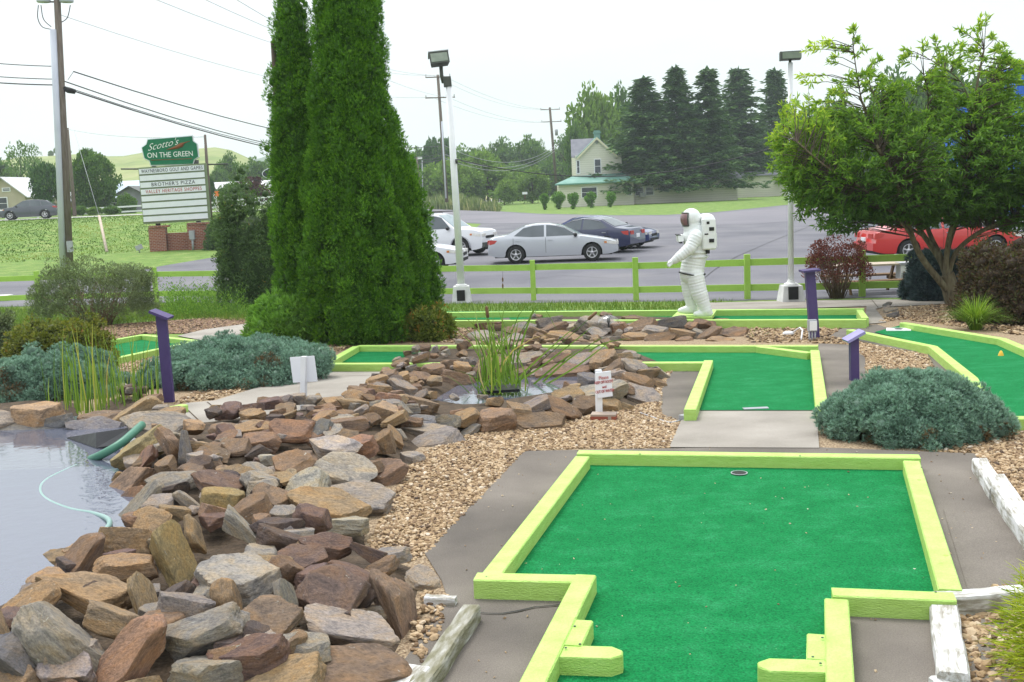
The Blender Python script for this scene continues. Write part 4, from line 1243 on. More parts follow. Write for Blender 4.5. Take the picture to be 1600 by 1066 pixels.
# weathered timbers of the planting beds
def log(px0, px1, h, w, label, name='landscape_timber'):
    a, b = at(*px0, h), at(*px1, h)
    d = (b - a).normalized(); s = Vector((-d.y, d.x, 0))
    mb = MB()
    L = (b - a).length
    n = 12
    rings, fs = [], []
    prof = [(-.5, -1), (.5, -1), (.5, -.12), (.42, 0), (-.42, 0), (-.5, -.12)]
    for i in range(n + 1):
        t = i / n
        wv = 1 + 0.06 * noise.noise(Vector((t * 5, a.x, 0)))
        p = a.lerp(b, t) + s * 0.008 * noise.noise(Vector((t * 4, a.y, 5)))
        for x, z in prof:
            rings.append(p + s * (x * w * wv) + Vector((0, 0, z * (h + 0.02) + 0.006 * noise.noise(Vector((t * 7, x * 3, z))))) )
    for i in range(n):
        for k in range(6):
            fs.append((i * 6 + k, i * 6 + (k + 1) % 6, (i + 1) * 6 + (k + 1) % 6, (i + 1) * 6 + k))
    fs += [tuple(range(5, -1, -1)), tuple(n * 6 + k for k in range(6))]
    mb.add(rings, fs)
    me = mb.mesh(name)
    # local frame along the log so that the grain follows it
    M_ = Matrix((s, d, Vector((0, 0, 1)))).transposed().to_4x4()
    M_.translation = a
    me.transform(M_.inverted())
    o = mesh_obj(name, me, M['weathered']); o.matrix_basis = M_
    bm = bmesh.new(); bm.from_mesh(me); bmesh.ops.recalc_face_normals(bm, faces=bm.faces[:]); bm.to_mesh(me); bm.free()
    if 'mossy weathered' in label: o.data.materials[0] = M['mossy']
    return tag(o, label, 'timber')
log((737, 945), (640, 1085), 0.085, 0.088, 'mossy weathered round timber beside the front rocks, sloping toward the pavement')
log((655, 1040), (600, 1085), 0.085, 0.12, 'grey peeling timber end lying against the mossy timber')
log((664, 931), (712, 933), 0.05, 0.05, 'short pale board stub under the leaning brown stone')
log((1531, 716), (1560, 762), 0.09, 0.1, 'greying timber end at the far corner of the right pavement')
log((1556, 741), (1640, 862), 0.115, 0.12, 'white peeling timber along the right pavement')
log((1455, 931), (1640, 915), 0.1, 0.1, 'white timber running right from the front corner of the lime border')
log((1475, 940), (1490, 1050), 0.085, 0.12, 'silvery cracked timber with open wood grain at the bottom right')
log((1478, 1055), (1508, 1090), 0.05, 0.13, 'broken white timber end below the silvery cracked timber')

# ------------------------------------------------------------------ hose and pond liner
def tube_thing(name, pts, r, mat, label, cat, n=8, group=None):
    return tag(MB().tube(pts, r, n).build(name, mat), label, cat, group)
def smooth_pts(p, k=6):
    p = [Vector(q) for q in p]; out = []
    for i in range(len(p) - 1):
        p0, p1, p2, p3 = p[max(i - 1, 0)], p[i], p[i + 1], p[min(i + 2, len(p) - 1)]
        for j in range(k):
            t = j / k
            out.append(0.5 * ((2 * p1) + (p2 - p0) * t + (2 * p0 - 5 * p1 + 4 * p2 - p3) * t * t + (3 * p1 - p0 - 3 * p2 + p3) * t ** 3))
    return out + [p[-1]]
tube_thing('drain_pipe', smooth_pts([at(222, 664, 0.24), at(190, 692, 0.16), at(160, 710, 0.09), at(142, 718, 0.03)]), 0.034, M['hose'], 'dark green pipe running from the rocks into the big pond', 'pipe', 10)
tube_thing('hose', smooth_pts([at(142, 720, 0.026), at(105, 735, 0.030), at(72, 752, 0.031), at(63, 768, 0.0305), at(75, 783, 0.031), at(110, 797, 0.033), at(145, 803, 0.036), at(168, 811, 0.055), at(170, 822, 0.06), at(155, 836, 0.06)]), 0.017, M['hose_pale'], 'pale green hose curving through the big pond', 'hose', 10)
ln = MB()
lp = [at(104, 684, 0.05), at(150, 676, 0.16), at(205, 668, 0.2), at(200, 692, 0.1), at(150, 700, 0.05)]
ln.add(lp + [p + Vector((0, 0.02, -0.03)) for p in lp], [(0, 1, 2, 3, 4), (9, 8, 7, 6, 5)] + [(i, (i + 1) % 5, 5 + (i + 1) % 5, 5 + i) for i in range(5)])
tag(ln.build('pond_liner', M['liner']), 'fold of black pond liner showing at the rear corner of the big pond', 'pond liner')
ln = MB()
lp = [at(752, 612, 0.06), at(812, 608, 0.1), at(812, 600, 0.12), at(756, 603, 0.09)]
ln.add(lp + [p + Vector((0, 0.02, -0.03)) for p in lp], [(0, 1, 2, 3), (7, 6, 5, 4)] + [(i, (i + 1) % 4, 4 + (i + 1) % 4, 4 + i) for i in range(4)])
tag(ln.build('reed_pot', M['liner']), 'black plant pot edge among the reeds of the small pond', 'plant pot')

# ------------------------------------------------------------------ purple hole posts
def purple_post(base, top, w, d, label, plaque=(0.2, 0.22), tilt=25, yaw=0, face='lavender'):
    b = at(*base)
    Y = b.y
    t = pt(top[0], top[1], Y)
    g = thing('hole_post', label, 'post', b)
    ax = (t - b)
    mb = MB()
    sd = Vector((math.cos(R(yaw)), math.sin(R(yaw)), 0))
    fd = Vector((-math.sin(R(yaw)), math.cos(R(yaw)), 0))
    cs = [sd * (w / 2) + fd * (d / 2), sd * (w / 2) - fd * (d / 2), -sd * (w / 2) - fd * (d / 2), -sd * (w / 2) + fd * (d / 2)]
    mb.prism(cs, b - Vector((0, 0, 0.05)), t - Vector((0, 0, 0.005)))
    mb.build('post', M['purple'], g)
    mb = MB()
    rot = Matrix.Rotation(R(yaw), 3, 'Z') @ Matrix.Rotation(R(tilt), 3, 'Y')
    mb.box(t + Vector((0, 0, 0.012)), (plaque[0], plaque[1], 0.028), rot)
    mb.build('plaque', M[face], g)
    return g
purple_post((265, 629), (252, 493), 0.105, 0.06, 'purple post with tilted plaque beside the left juniper', (0.21, 0.22), 24, face='purple')
eb = purple_post((1273, 529), (1265, 424), 0.13, 0.09, 'tall purple post with electrical box left of the dark red barberry', (0.24, 0.26), -4, face='purple')
purple_post((1335, 596), (1334, 527), 0.085, 0.07, 'short purple post with lavender plaque behind the right juniper', (0.2, 0.2), -28)
bx = at(1265, 531)
ob = thing('electrical_box', 'grey outdoor electrical box on conduits at the foot of the tall purple post', 'electrical box', bx - Vector((0.02, 0.12, 0)))
q = bx + Vector((0.0, -0.13, 0))
MB().box(q + Vector((0, 0, 0.22)), (0.12, 0.07, 0.16)).build('box', M['grey_metal'], ob)
MB().box(q + Vector((0.004, -0.042, 0.22)), (0.10, 0.014, 0.13)).build('cover', M['white'], ob)
for k in (-0.04, 0.0, 0.04): MB().tube([q + Vector((k, 0, -0.03)), q + Vector((k, 0, 0.15))], 0.013, 8).build('conduit', M['grey_metal'], ob)
cv = MB(); cv.ell(at(1232, 521, 0.04), (0.09, 0.06, 0.035), 12, 8); cv.tube([at(1238, 520, 0.05), at(1250, 512, 0.12), at(1254, 516, 0.1), at(1252, 530, 0.02)], 0.012, 6)
tag(cv.build('spotlight', M['white']), 'small white ground spotlight with cord lying by the tall purple post', 'spotlight')

# ------------------------------------------------------------------ white signs
def white_sign(base, top, pc, pw, ph, yaw, label, front=True, tilt=0.0):
    b = at(*base); Y = b.y
    mpp = (b - CAM).dot(fwd) / FPX
    g = thing('garden_sign', label, 'sign', b)
    t = pt(top[0], top[1], Y)
    sd = Vector((math.cos(R(yaw)), math.sin(R(yaw)), 0)); fd = Vector((-math.sin(R(yaw)), math.cos(R(yaw)), 0))
    w, d = 0.052, 0.022
    cs = [sd * (w / 2) + fd * d, sd * (w / 2) - fd * d, -sd * (w / 2) - fd * d, -sd * (w / 2) + fd * d]
    MB().prism(cs, b - Vector((0, 0, 0.06)), t).build('post', M['white'], g)
    ctr = pt(pc[0], pc[1], Y) + fd * (-0.03 if front else 0.03)
    rot = Matrix.Rotation(R(yaw), 3, 'Z') @ Matrix.Rotation(tilt, 3, 'Y')
    MB().box(ctr, (pw * mpp, 0.012, ph * mpp), rot).build('panel', M['white_sign'], g)
    return g, ctr, rot, mpp
white_sign((473, 650), (475, 557), (472, 578), 43, 40, -20, 'blank white back of a square sign on a white post by the walk', front=False, tilt=R(-4))
sg, sc_, srot, smpp = white_sign((936, 653), (935, 578), (942, 600), 25, 40, 12, 'white warning sign with red lettering on a white post by the rock ring', tilt=R(-3))

def text(name, s, loc, size, rot, mat, parent=None, ext=0.002, shear=0.0, sx=1.0, bold=0.0, align='CENTER', space=1.0):
    cu = bpy.data.curves.new(name, 'FONT')
    cu.body = s; cu.size = size; cu.extrude = ext; cu.shear = shear; cu.align_x = align; cu.align_y = 'CENTER'
    cu.offset = bold; cu.space_character = space; cu.resolution_u = 3
    t = bpy.data.objects.new(name, cu)
    me = bpy.data.meshes.new_from_object(t)
    bpy.data.objects.remove(t); bpy.data.curves.remove(cu)
    Mx = Matrix.Translation(loc) @ rot.to_4x4() @ Matrix.Rotation(R(90), 4, 'X') @ Matrix.Diagonal((sx, 1, 1, 1))
    me.transform(Mx)
    return tag(mesh_obj(name, me, mat, parent), kind='stuff')
fr = srot @ Vector((0, -1, 0)); upv = srot @ Vector((0, 0, 1))
for s_, dz, sz in (('Please', 11, 8), ('KEEP OFF ROCKS', 4, 6.2), ('and', -3.5, 6), ('OUT OF WATER', -10.5, 6.6)):
    text('lettering', s_, sc_ + fr * 0.009 + upv * dz * smpp, sz * smpp, srot, M['red_ink'] if s_ != 'Please' else M['red_faint'], sg, sx=0.62 if len(s_) > 8 else 0.8)
b = at(940, 656, 0.0)
tag(MB().box(b + Vector((0.02, -0.02, 0.02)), (0.22, 0.13, 0.085), Matrix.Rotation(R(-12), 3, 'Z')).build('paver_block', M['brick']), 'red brown paver block at the foot of the white warning sign', 'block')
jb = MB(); jb.box(at(1070, 652, 0.03), (0.09, 0.06, 0.045), Matrix.Rotation(R(40), 3, 'Z')); 
jb.tube(smooth_pts([at(1062, 657, 0.02), at(1045, 660, 0.012), at(1020, 652, 0.012), at(1000, 645, 0.012)]), 0.006, 6)
tag(jb.build('outlet_box', M['grey_metal']), 'small grey outlet box with black cord at the corner of the L shaped hole', 'outlet box')
# fountain dome in the far rock row
fd_ = thing('fountain_nozzle', 'clear bell of water over a black fountain nozzle in the far rock row', 'fountain', at(951, 525))
b = at(951, 525, 0.0); mp_ = (b - CAM).dot(fwd) / FPX
MB().tube([pt(951, 528, b.y), pt(951, 500, b.y)], 0.014, 8).build('nozzle', M['black'], fd_)
MB().tube([pt(951, 504, b.y), pt(951, 495, b.y)], 0.028, 10).build('nozzle_head', M['lamp_dark'], fd_)
gm, gn, go = newmat('water_bell')
gl = N(gn, 'ShaderNodeBsdfGlossy', Roughness=0.1); tr = N(gn, 'ShaderNodeBsdfTransparent'); ms = N(gn, 'ShaderNodeMixShader')
lw = N(gn, 'ShaderNodeLayerWeight', Blend=0.45)
fm_ = N(gn, 'ShaderNodeMath', operation='MULTIPLY'); fm_.inputs[1].default_value = 0.4; gn.links.new(lw.outputs['Facing'], fm_.inputs[0]); gn.links.new(fm_.outputs[0], ms.inputs[0]); gn.links.new(tr.outputs[0], ms.inputs[1]); gn.links.new(gl.outputs[0], ms.inputs[2]); gn.links.new(ms.outputs[0], go.inputs[0])
cc = pt(951, 509, b.y)
prof = [(19 * mp_ * math.sin(a), 17 * mp_ * math.cos(a)) for a in [0.02 + i * 1.5 / 9 for i in range(10)]]
MB().lathe(cc, prof, 20).build('water_bell', gm, fd_)

# ------------------------------------------------------------------ lime fence along the parking lot
FPTS = [(-120, 484), (62, 478), (245, 473), (400, 473), (540, 471), (680, 470), (834, 470), (994, 470), (1168, 468), (1347, 464), (1530, 461), (1720, 458)]
fence = thing('rail_fence', 'lime green two rail fence between the garden and the parking lot', 'fence', at(834, 473))
fp = [at(*p) for p in FPTS]
for i, p in enumerate(fp):
    hp = 0.99
    mb = MB(); mb.box(p + Vector((0, 0, hp / 2 - 0.05)), (0.125, 0.09, hp + 0.1)); mb.build('post', M['lime_fence'], fence)
    if i + 1 < len(fp):
        q = fp[i + 1]
        for zz in (0.80, 0.24):
            a, b = p + Vector((0, 0.065, zz)), q + Vector((0, 0.065, zz))
            d = (b - a).normalized()
            a += Vector((0, 0, random.uniform(-.012, .012))); b += Vector((0, 0, random.uniform(-.012, .012)))
            mb = MB(); s = Vector((-d.y, d.x, 0)) * 0.019
            v = [a + s, a - s, b - s, b + s]
            mb.prism(v, (0, 0, -0.07), (0, 0, 0.075)); mb.build('rail', M['lime_fence'], fence)
ca = thing('hanging_catkins', 'two brown weights hanging on a thread below the fence top rail', 'ornament', at(785, 474))
for y in (437, 447):
    c = pt(785.5, y, fp[6].y + 0.02)
    MB().ell(c, (0.022, 0.022, 0.062), 8, 6).build('weight', M['wood_brown'], ca)
MB().tube([pt(785.5, 424, fp[6].y + 0.02), pt(785.5, 452, fp[6].y + 0.02)], 0.004, 5).build('thread', M['wire'], ca)
hb = at(4, 470)
mb = MB(); mb.box(hb + Vector((0, 0, 0.12)), (0.5, 0.4, 0.1)); mb.box(hb + Vector((0.05, 0, 0.03)), (0.34, 0.3, 0.12)); tag(mb.build('concrete_block', M['concrete_white']), 'pale concrete block beside the fence at the far left', 'block')

# ------------------------------------------------------------------ lamp posts
def lamp_post(base, top, label, w_px, head_fn):
    b = at(*base); Y = b.y; mpp = (b - CAM).dot(fwd) / FPX
    t = pt(top[0], top[1], Y)
    g = thing('lamp_post', label, 'lamp post', b)
    w = w_px * mpp
    mb = MB()
    bw, tw, hh = 0.25 * 1.0, 0.19, 26 * mpp
    vs = [b + Vector((x * bw, y * bw, -0.05)) for x, y in ((-1, -1), (1, -1), (1, 1), (-1, 1))] + [b + Vector((x * tw, y * tw, hh)) for x, y in ((-1, -1), (1, -1), (1, 1), (-1, 1))]
    mb.add(vs, [(3, 2, 1, 0), (4, 5, 6, 7), (0, 1, 5, 4), (1, 2, 6, 5), (2, 3, 7, 6), (3, 0, 4, 7)])
    mb.build('base', M['concrete_white'], g)
    MB().lathe(b + Vector((0, 0, hh)), [(0.15, 0), (0.15, 0.03), (0.09, 0.06), (0.06, 0.12), (0.001, 0.12)], 12, smooth=False).build('collar', M['concrete_white'], g)
    hp = MB().box(b + Vector((-0.01, -0.222, 0.2)), (0.2, 0.06, 0.26)); hp.build('hand_hole', M['black'], g)
    MB().tube([b + Vector((0, 0, hh)), t], [w * 0.62, w * 0.48], 14).build('pole', M['white'], g)
    head_fn(g, t, mpp, Y)
    return g
def head_left(g, t, mpp, Y):
    MB().box(pt(699, 128, Y), (12 * mpp, 0.16, 15 * mpp), Matrix.Rotation(R(-4), 3, 'Y')).build('bracket', M['lamp_dark'], g)
    MB().tube([pt(693, 130, Y), pt(690, 118, Y), pt(689, 104, Y)], 0.045, 10).build('arm', M['lamp_dark'], g)
    c = pt(686, 94, Y)
    rot = Matrix.Rotation(R(8), 3, 'Z') @ Matrix.Rotation(R(-5), 3, 'Y') @ Matrix.Rotation(R(-22), 3, 'X')
    hd = MB()
    bw, fw = 0.2, 0.22
    vs = []
    for y, sx, sz in ((-0.15, 0.235, 0.15), (0.15, 0.2, 0.1)):
        for x, z in ((-1, -1), (1, -1), (1, 1), (-1, 1)): vs.append(c + rot @ Vector((x * sx, y, z * sz)))
    hd.add(vs, [(0, 1, 2, 3), (7, 6, 5, 4), (0, 4, 5, 1), (1, 5, 6, 2), (2, 6, 7, 3), (3, 7, 4, 0)])
    hd.build('lamp_head', M['lamp_dark'], g)
    MB().box(c + rot @ Vector((0, -0.153, -0.005)), (0.40, 0.012, 0.22), rot).build('lens', M['lamp_glass'], g)
    MB().box(c + rot @ Vector((0, 0.0, 0.155)), (0.49, 0.34, 0.02), rot).build('visor', M['grey_metal'], g)
    MB().tube([pt(713, 249, Y) + Vector((0, -0.1, 0)), pt(714, 256, Y) + Vector((0, -0.1, 0))], 0.03, 6).build('cable_clamp', M['lamp_dark'], g)
def head_right(g, t, mpp, Y):
    c = pt(1234.5, 87.5, Y)
    MB().tube([pt(1234.5, 99, Y), pt(1234.5, 92, Y)], 0.03, 8).build('arm', M['lamp_dark'], g)
    rot = Matrix.Rotation(R(-10), 3, 'Z')
    hd = MB(); hd.box(c, (31 * mpp, 0.3, 12 * mpp), rot); hd.build('lamp_head', M['lamp_dark'], g)
    MB().box(c + Vector((0, -0.155, 0)), (28 * mpp, 0.012, 9.5 * mpp), rot).build('lens', M['lamp_glass'], g)
lamp_post((722, 473), (701, 132), 'white lamp post with a big floodlight right of the arborvitae', 9.5, head_left)
lamp_post((1236, 471.5), (1235, 98), 'slim white lamp post with a flat floodlight left of the ash tree', 7.2, head_right)

# ------------------------------------------------------------------ astronaut statue
def astronaut():
    b = at(1086, 493, 0.14)
    Y = b.y
    mpp = (b - CAM).dot(fwd) / FPX
    g = thing('astronaut_statue', 'white astronaut statue with backpack stepping left on a lime plate', 'statue', b)
    def p(px, py, dy=0.0): return pt(px, py, Y + 0.0) + Vector((0, dy, 0))
    mb = MB()
    def limb(pts, rads, ribs=0.0, n=20, step=0.022):
        """closed ribbed tube"""
        pts = [Vector(q) for q in pts]
        Ls = [0]
        for i in range(1, len(pts)): Ls.append(Ls[-1] + (pts[i] - pts[i - 1]).length)
        tot = Ls[-1]; k = max(4, int(tot / step))
        P_, R_ = [], []
        for j in range(k + 1):
            s = tot * j / k
            i = max(q for q in range(len(Ls) - 1) if Ls[q] <= s + 1e-9) if s < tot else len(Ls) - 2
            u = (s - Ls[i]) / (Ls[i + 1] - Ls[i])
            us = u * u * (3 - 2 * u)
            P_.append(pts[i].lerp(pts[i + 1], u)); 
            r = rads[i] + (rads[i + 1] - rads[i]) * us
            r *= 1 + ribs * (abs(math.sin(s * math.pi / 0.052)) - 0.6)
            R_.append(r)
        mb.tube(P_, R_, n)
        mb.ell(P_[0], (R_[0],) * 3, 14, 10); mb.ell(P_[-1], (R_[-1],) * 3, 14, 10)
    # legs: far one set forward (left), near one back
    limb([p(1076, 426, 0.09), p(1078, 450, 0.1), p(1083, 482, 0.1)], [0.14, 0.125, 0.095], 0.10)
    limb([p(1084, 428, -0.09), p(1090, 454, -0.11), p(1101, 484, -0.12)], [0.15, 0.138, 0.10], 0.10)
    # boots
    for hx, tx, dy, yy in ((1084, 1065, 0.1, 485), (1104, 1086, -0.12, 488)):
        h_, t_ = p(hx, yy - 1, dy), p(tx, yy + 1.5, dy)
        mb.tube([h_, h_.lerp(t_, 0.45) + Vector((0, 0, 0.0)), t_], [0.085, 0.075, 0.05], 14); mb.ell(t_, (0.055, 0.06, 0.045), 12, 8); mb.ell(h_ + Vector((0, 0, -0.01)), (0.09, 0.085, 0.07), 12, 8)
    # pelvis and trunk
    limb([p(1081, 428), p(1083, 412), p(1087, 395), p(1088, 378), p(1087, 364)], [0.2, 0.2, 0.195, 0.2, 0.185], 0.07, 24)
    mb.ell(p(1085, 372), (0.2, 0.26, 0.2), 20, 14)
    # rolls at the waist
    for y, r in ((394, 0.215), (401, 0.21)):
        c = p(1087, y)
        mb.lathe(c, [(r - 0.03, -0.028), (r, -0.014), (r + 0.008, 0), (r, 0.014), (r - 0.03, 0.028)], 24)
    # helmet and neck ring
    mb.tube([p(1083, 360), p(1081, 350)], [0.16, 0.15], 18)
    mb.ell(p(1080, 341), (0.165, 0.175, 0.165), 24, 18)
    # arms
    limb([p(1084, 367, -0.24), p(1074, 386, -0.29), p(1058, 399, -0.3), p(1050, 405, -0.29)], [0.112, 0.104, 0.084, 0.064], 0.16, 16)
    limb([p(1091, 368, 0.24), p(1081, 388, 0.28), p(1067, 402, 0.28), p(1060, 407, 0.26)], [0.1, 0.09, 0.072, 0.055], 0.14, 16)
    # gloves: palm, four fingers and a thumb
    for dy, ox, oy in ((-0.29, 0, 0), (0.26, 10, 2)):
        w_ = p(1050 + ox, 405 + oy, dy); k_ = p(1044 + ox, 408.5 + oy, dy)
        mb.tube([w_, k_], [0.05, 0.047], 12); mb.ell(k_, (0.05, 0.05, 0.045), 12, 8)
        for f in range(4):
            ofs = Vector((0, -0.036 + 0.024 * f, 0.018 - 0.008 * f))
            ln_ = (1.0, 1.12, 1.05, 0.8)[f]
            a1 = k_ + ofs; a2 = a1 + (p(1038, 412) - p(1044, 408.5)) * 0.75 * ln_; a3 = a2 + (p(1038.5, 417) - p(1038, 412)) * 0.7 * ln_
            mb.tube([a1, a2, a3], [0.0165, 0.0155, 0.012], 8); mb.ell(a2, (0.0155,) * 3, 8, 6); mb.ell(a3, (0.012,) * 3, 8, 6)
        th_ = k_ + Vector((0.01, -0.03 if dy < 0 else 0.03, -0.02))
        e_ = th_ + Vector((-0.045, -0.02 if dy < 0 else 0.02, -0.045))
        mb.tube([th_, e_], [0.02, 0.013], 8); mb.ell(e_, (0.013,) * 3, 8, 6)
    me = mb.mesh('suit')
    tmp = bpy.data.objects.new('tmp_suit', me); COL.objects.link(tmp)
    rm = tmp.modifiers.new('r', 'REMESH'); rm.mode = 'VOXEL'; rm.voxel_size = 0.0105
    smd = tmp.modifiers.new('s', 'SMOOTH'); smd.factor = 0.4; smd.iterations = 1
    dg = bpy.context.evaluated_depsgraph_get()
    me2 = bpy.data.meshes.new_from_object(tmp.evaluated_get(dg))
    bpy.data.objects.remove(tmp)
    me2.polygons.foreach_set('use_smooth', [True] * len(me2.polygons))
    mesh_obj('suit', me2, M['statue_white'], g)
    # visor
    rotv = Matrix.Rotation(R(90), 3, 'Z')
    vz = MB()
    c = p(1080, 341)
    vs, fs = [], []
    nu, nv = 14, 10
    for i in range(nu + 1):
        for j in range(nv + 1):
            az = R(-62) + R(124) * i / nu; el = R(-38) + R(72) * j / nv
            k = 1.06
            vs.append(c + Vector((-math.cos(az) * math.cos(el) * 0.172 * k, math.sin(az) * math.cos(el) * 0.18 * k, math.sin(el) * 0.172 * k - 0.01)))
    for i in range(nu):
        for j in range(nv):
            fs.append((i * (nv + 1) + j, (i + 1) * (nv + 1) + j, (i + 1) * (nv + 1) + j + 1, i * (nv + 1) + j + 1))
    vz.add(vs, fs, True); vz.build('visor', M['visor'], g)
    # dark rim round the visor
    edge_pts = [vs[i * (nv + 1)] for i in range(nu + 1)] + [vs[nu * (nv + 1) + j] for j in range(1, nv + 1)] + [vs[i * (nv + 1) + nv] for i in range(nu - 1, -1, -1)] + [vs[j] for j in range(nv - 1, -1, -1)]
    MB().tube(edge_pts, 0.012, 6).build('visor_rim', M['lamp_dark'], g)
    # backpack
    bk = MB()
    cb = p(1104, 362)
    pw = 10.5 * mpp
    sec = []
    for z, sx, sy in ((-27, 0.9, 0.2), (-25, 1.0, 0.23), (10, 1.0, 0.24), (19, 0.95, 0.235), (25, 0.7, 0.2), (27.5, 0.35, 0.12)):
        sec.append([cb + Vector((x * pw * sx, y * sy, z * mpp)) for x, y in ((-1, -1), (-.8, -1.06), (.8, -1.06), (1, -1), (1.06, -.8), (1.06, .8), (1, 1), (-1, 1))])
    vs = [v for s_ in sec for v in s_]; fs = []
    for i in range(len(sec) - 1):
        for k in range(8): fs.append((i * 8 + k, i * 8 + (k + 1) % 8, (i + 1) * 8 + (k + 1) % 8, (i + 1) * 8 + k))
    fs += [tuple(range(7, -1, -1)), tuple((len(sec) - 1) * 8 + k for k in range(8))]
    bk.add(vs, fs); bko = bk.build('backpack', M['statue_white'], g)
    for px, py, w, h in ((1102, 347.5, 4.2, 4), (1107.5, 357, 7.5, 5.5), (1099.5, 365, 5.5, 2), (1107.5, 375, 7.5, 5.5)):
        MB().box(p(px, py) + Vector((0, -0.252, 0)), (w * mpp, 0.014, h * mpp)).build('port', M['black'], bko)
    sp = MB(); sp.box(p(1115, 375), (6 * mpp, 0.26, 21 * mpp)); sp.ell(p(1115, 363.5), (3.5 * mpp, 0.13, 2.6 * mpp), 12, 8); sp.build('side_pack', M['statue_white'], bko)
    MB().box(p(1103, 392.5) + Vector((0, -0.1, 0)), (6 * mpp, 0.16, 6 * mpp)).build('pack_bracket', M['black'], bko)
    ch = MB(); ch.box(p(1062, 372, -0.02), (8 * mpp, 0.24, 10 * mpp), Matrix.Rotation(R(-8), 3, 'Y')); cho = ch.build('chest_pack', M['statue_white'], g)
    MB().box(p(1059, 367, -0.02), (6 * mpp, 0.25, 1.3 * mpp)).build('trim', M['black'], cho)
    MB().box(p(1063, 379, -0.02), (3 * mpp, 0.2, 2 * mpp)).build('trim', M['black'], cho)
    # belt: dips to the front
    be = []
    for k in range(25):
        a = 2 * math.pi * k / 24
        r = 0.218
        dip = 0.045 * max(0, math.cos(a - math.pi)) - 0.0
        be.append(p(1081.5, 429) + Vector((math.cos(a) * r, math.sin(a) * r * 1.02, dip)))
    MB().tube(be, 0.013, 6).build('belt', M['black'], g)
    # lime plate
    q = [at(1049, 496, 0.13), at(1112, 496, 0.13), at(1120, 484, 0.15), at(1062, 484, 0.15)]
    MB().prism(q, (0, 0, -0.05), (0, 0, 0)).build('base_plate', M['lime'], g)
astronaut()

# ------------------------------------------------------------------ picnic table and cooler behind the fence
def picnic():
    b = at(1386, 462); b = Vector((b.x, b.y + 1.1, -0.8))
    t = thing('picnic_table', 'brown picnic table behind the fence by the dark red barberry', 'picnic table', b)
    for k in range(5):
        MB().box(b + Vector((0, -0.3 + 0.15 * k, 0.76)), (1.75, 0.138, 0.04)).build('top_plank', M['wood_pale'], t)
    for s in (-1, 1):
        for k in (0, 1): MB().box(b + Vector((0, s * (0.68 + 0.15 * k), 0.45)), (1.75, 0.138, 0.04)).build('bench_plank', M['wood_brown'], t)
        x = s * 0.62
        for q in (-1, 1):
            MB().prism([Vector((x - 0.02, 0, 0)), Vector((x + 0.02, 0, 0)), Vector((x + 0.02, 0.1, 0)), Vector((x - 0.02, 0.1, 0))], b + Vector((0, q * 0.72 - 0.05, 0)), b + Vector((0, q * 0.25 - 0.05, 0.735))).build('leg', M['wood_brown'], t)
        MB().box(b + Vector((x + 0.045, 0, 0.4)), (0.04, 1.6, 0.1)).build('crossbar', M['wood_brown'], t)
picnic()
b = at(1436, 459); b = Vector((b.x + 0.05, b.y + 0.7, -0.8))
cl = thing('cooler', 'white cooler with grey lid on the bench behind the fence', 'cooler', b)
MB().box(b + Vector((0, 0, 0.58)), (0.5, 0.32, 0.3)).build('tub', M['white'], cl)
MB().box(b + Vector((0, 0, 0.76)), (0.54, 0.35, 0.06)).build('lid', M['grey_metal'], cl)
MB().box(b + Vector((0, 0, 0.2)), (0.4, 0.28, 0.44)).build('crate', M['wood_brown'], cl)

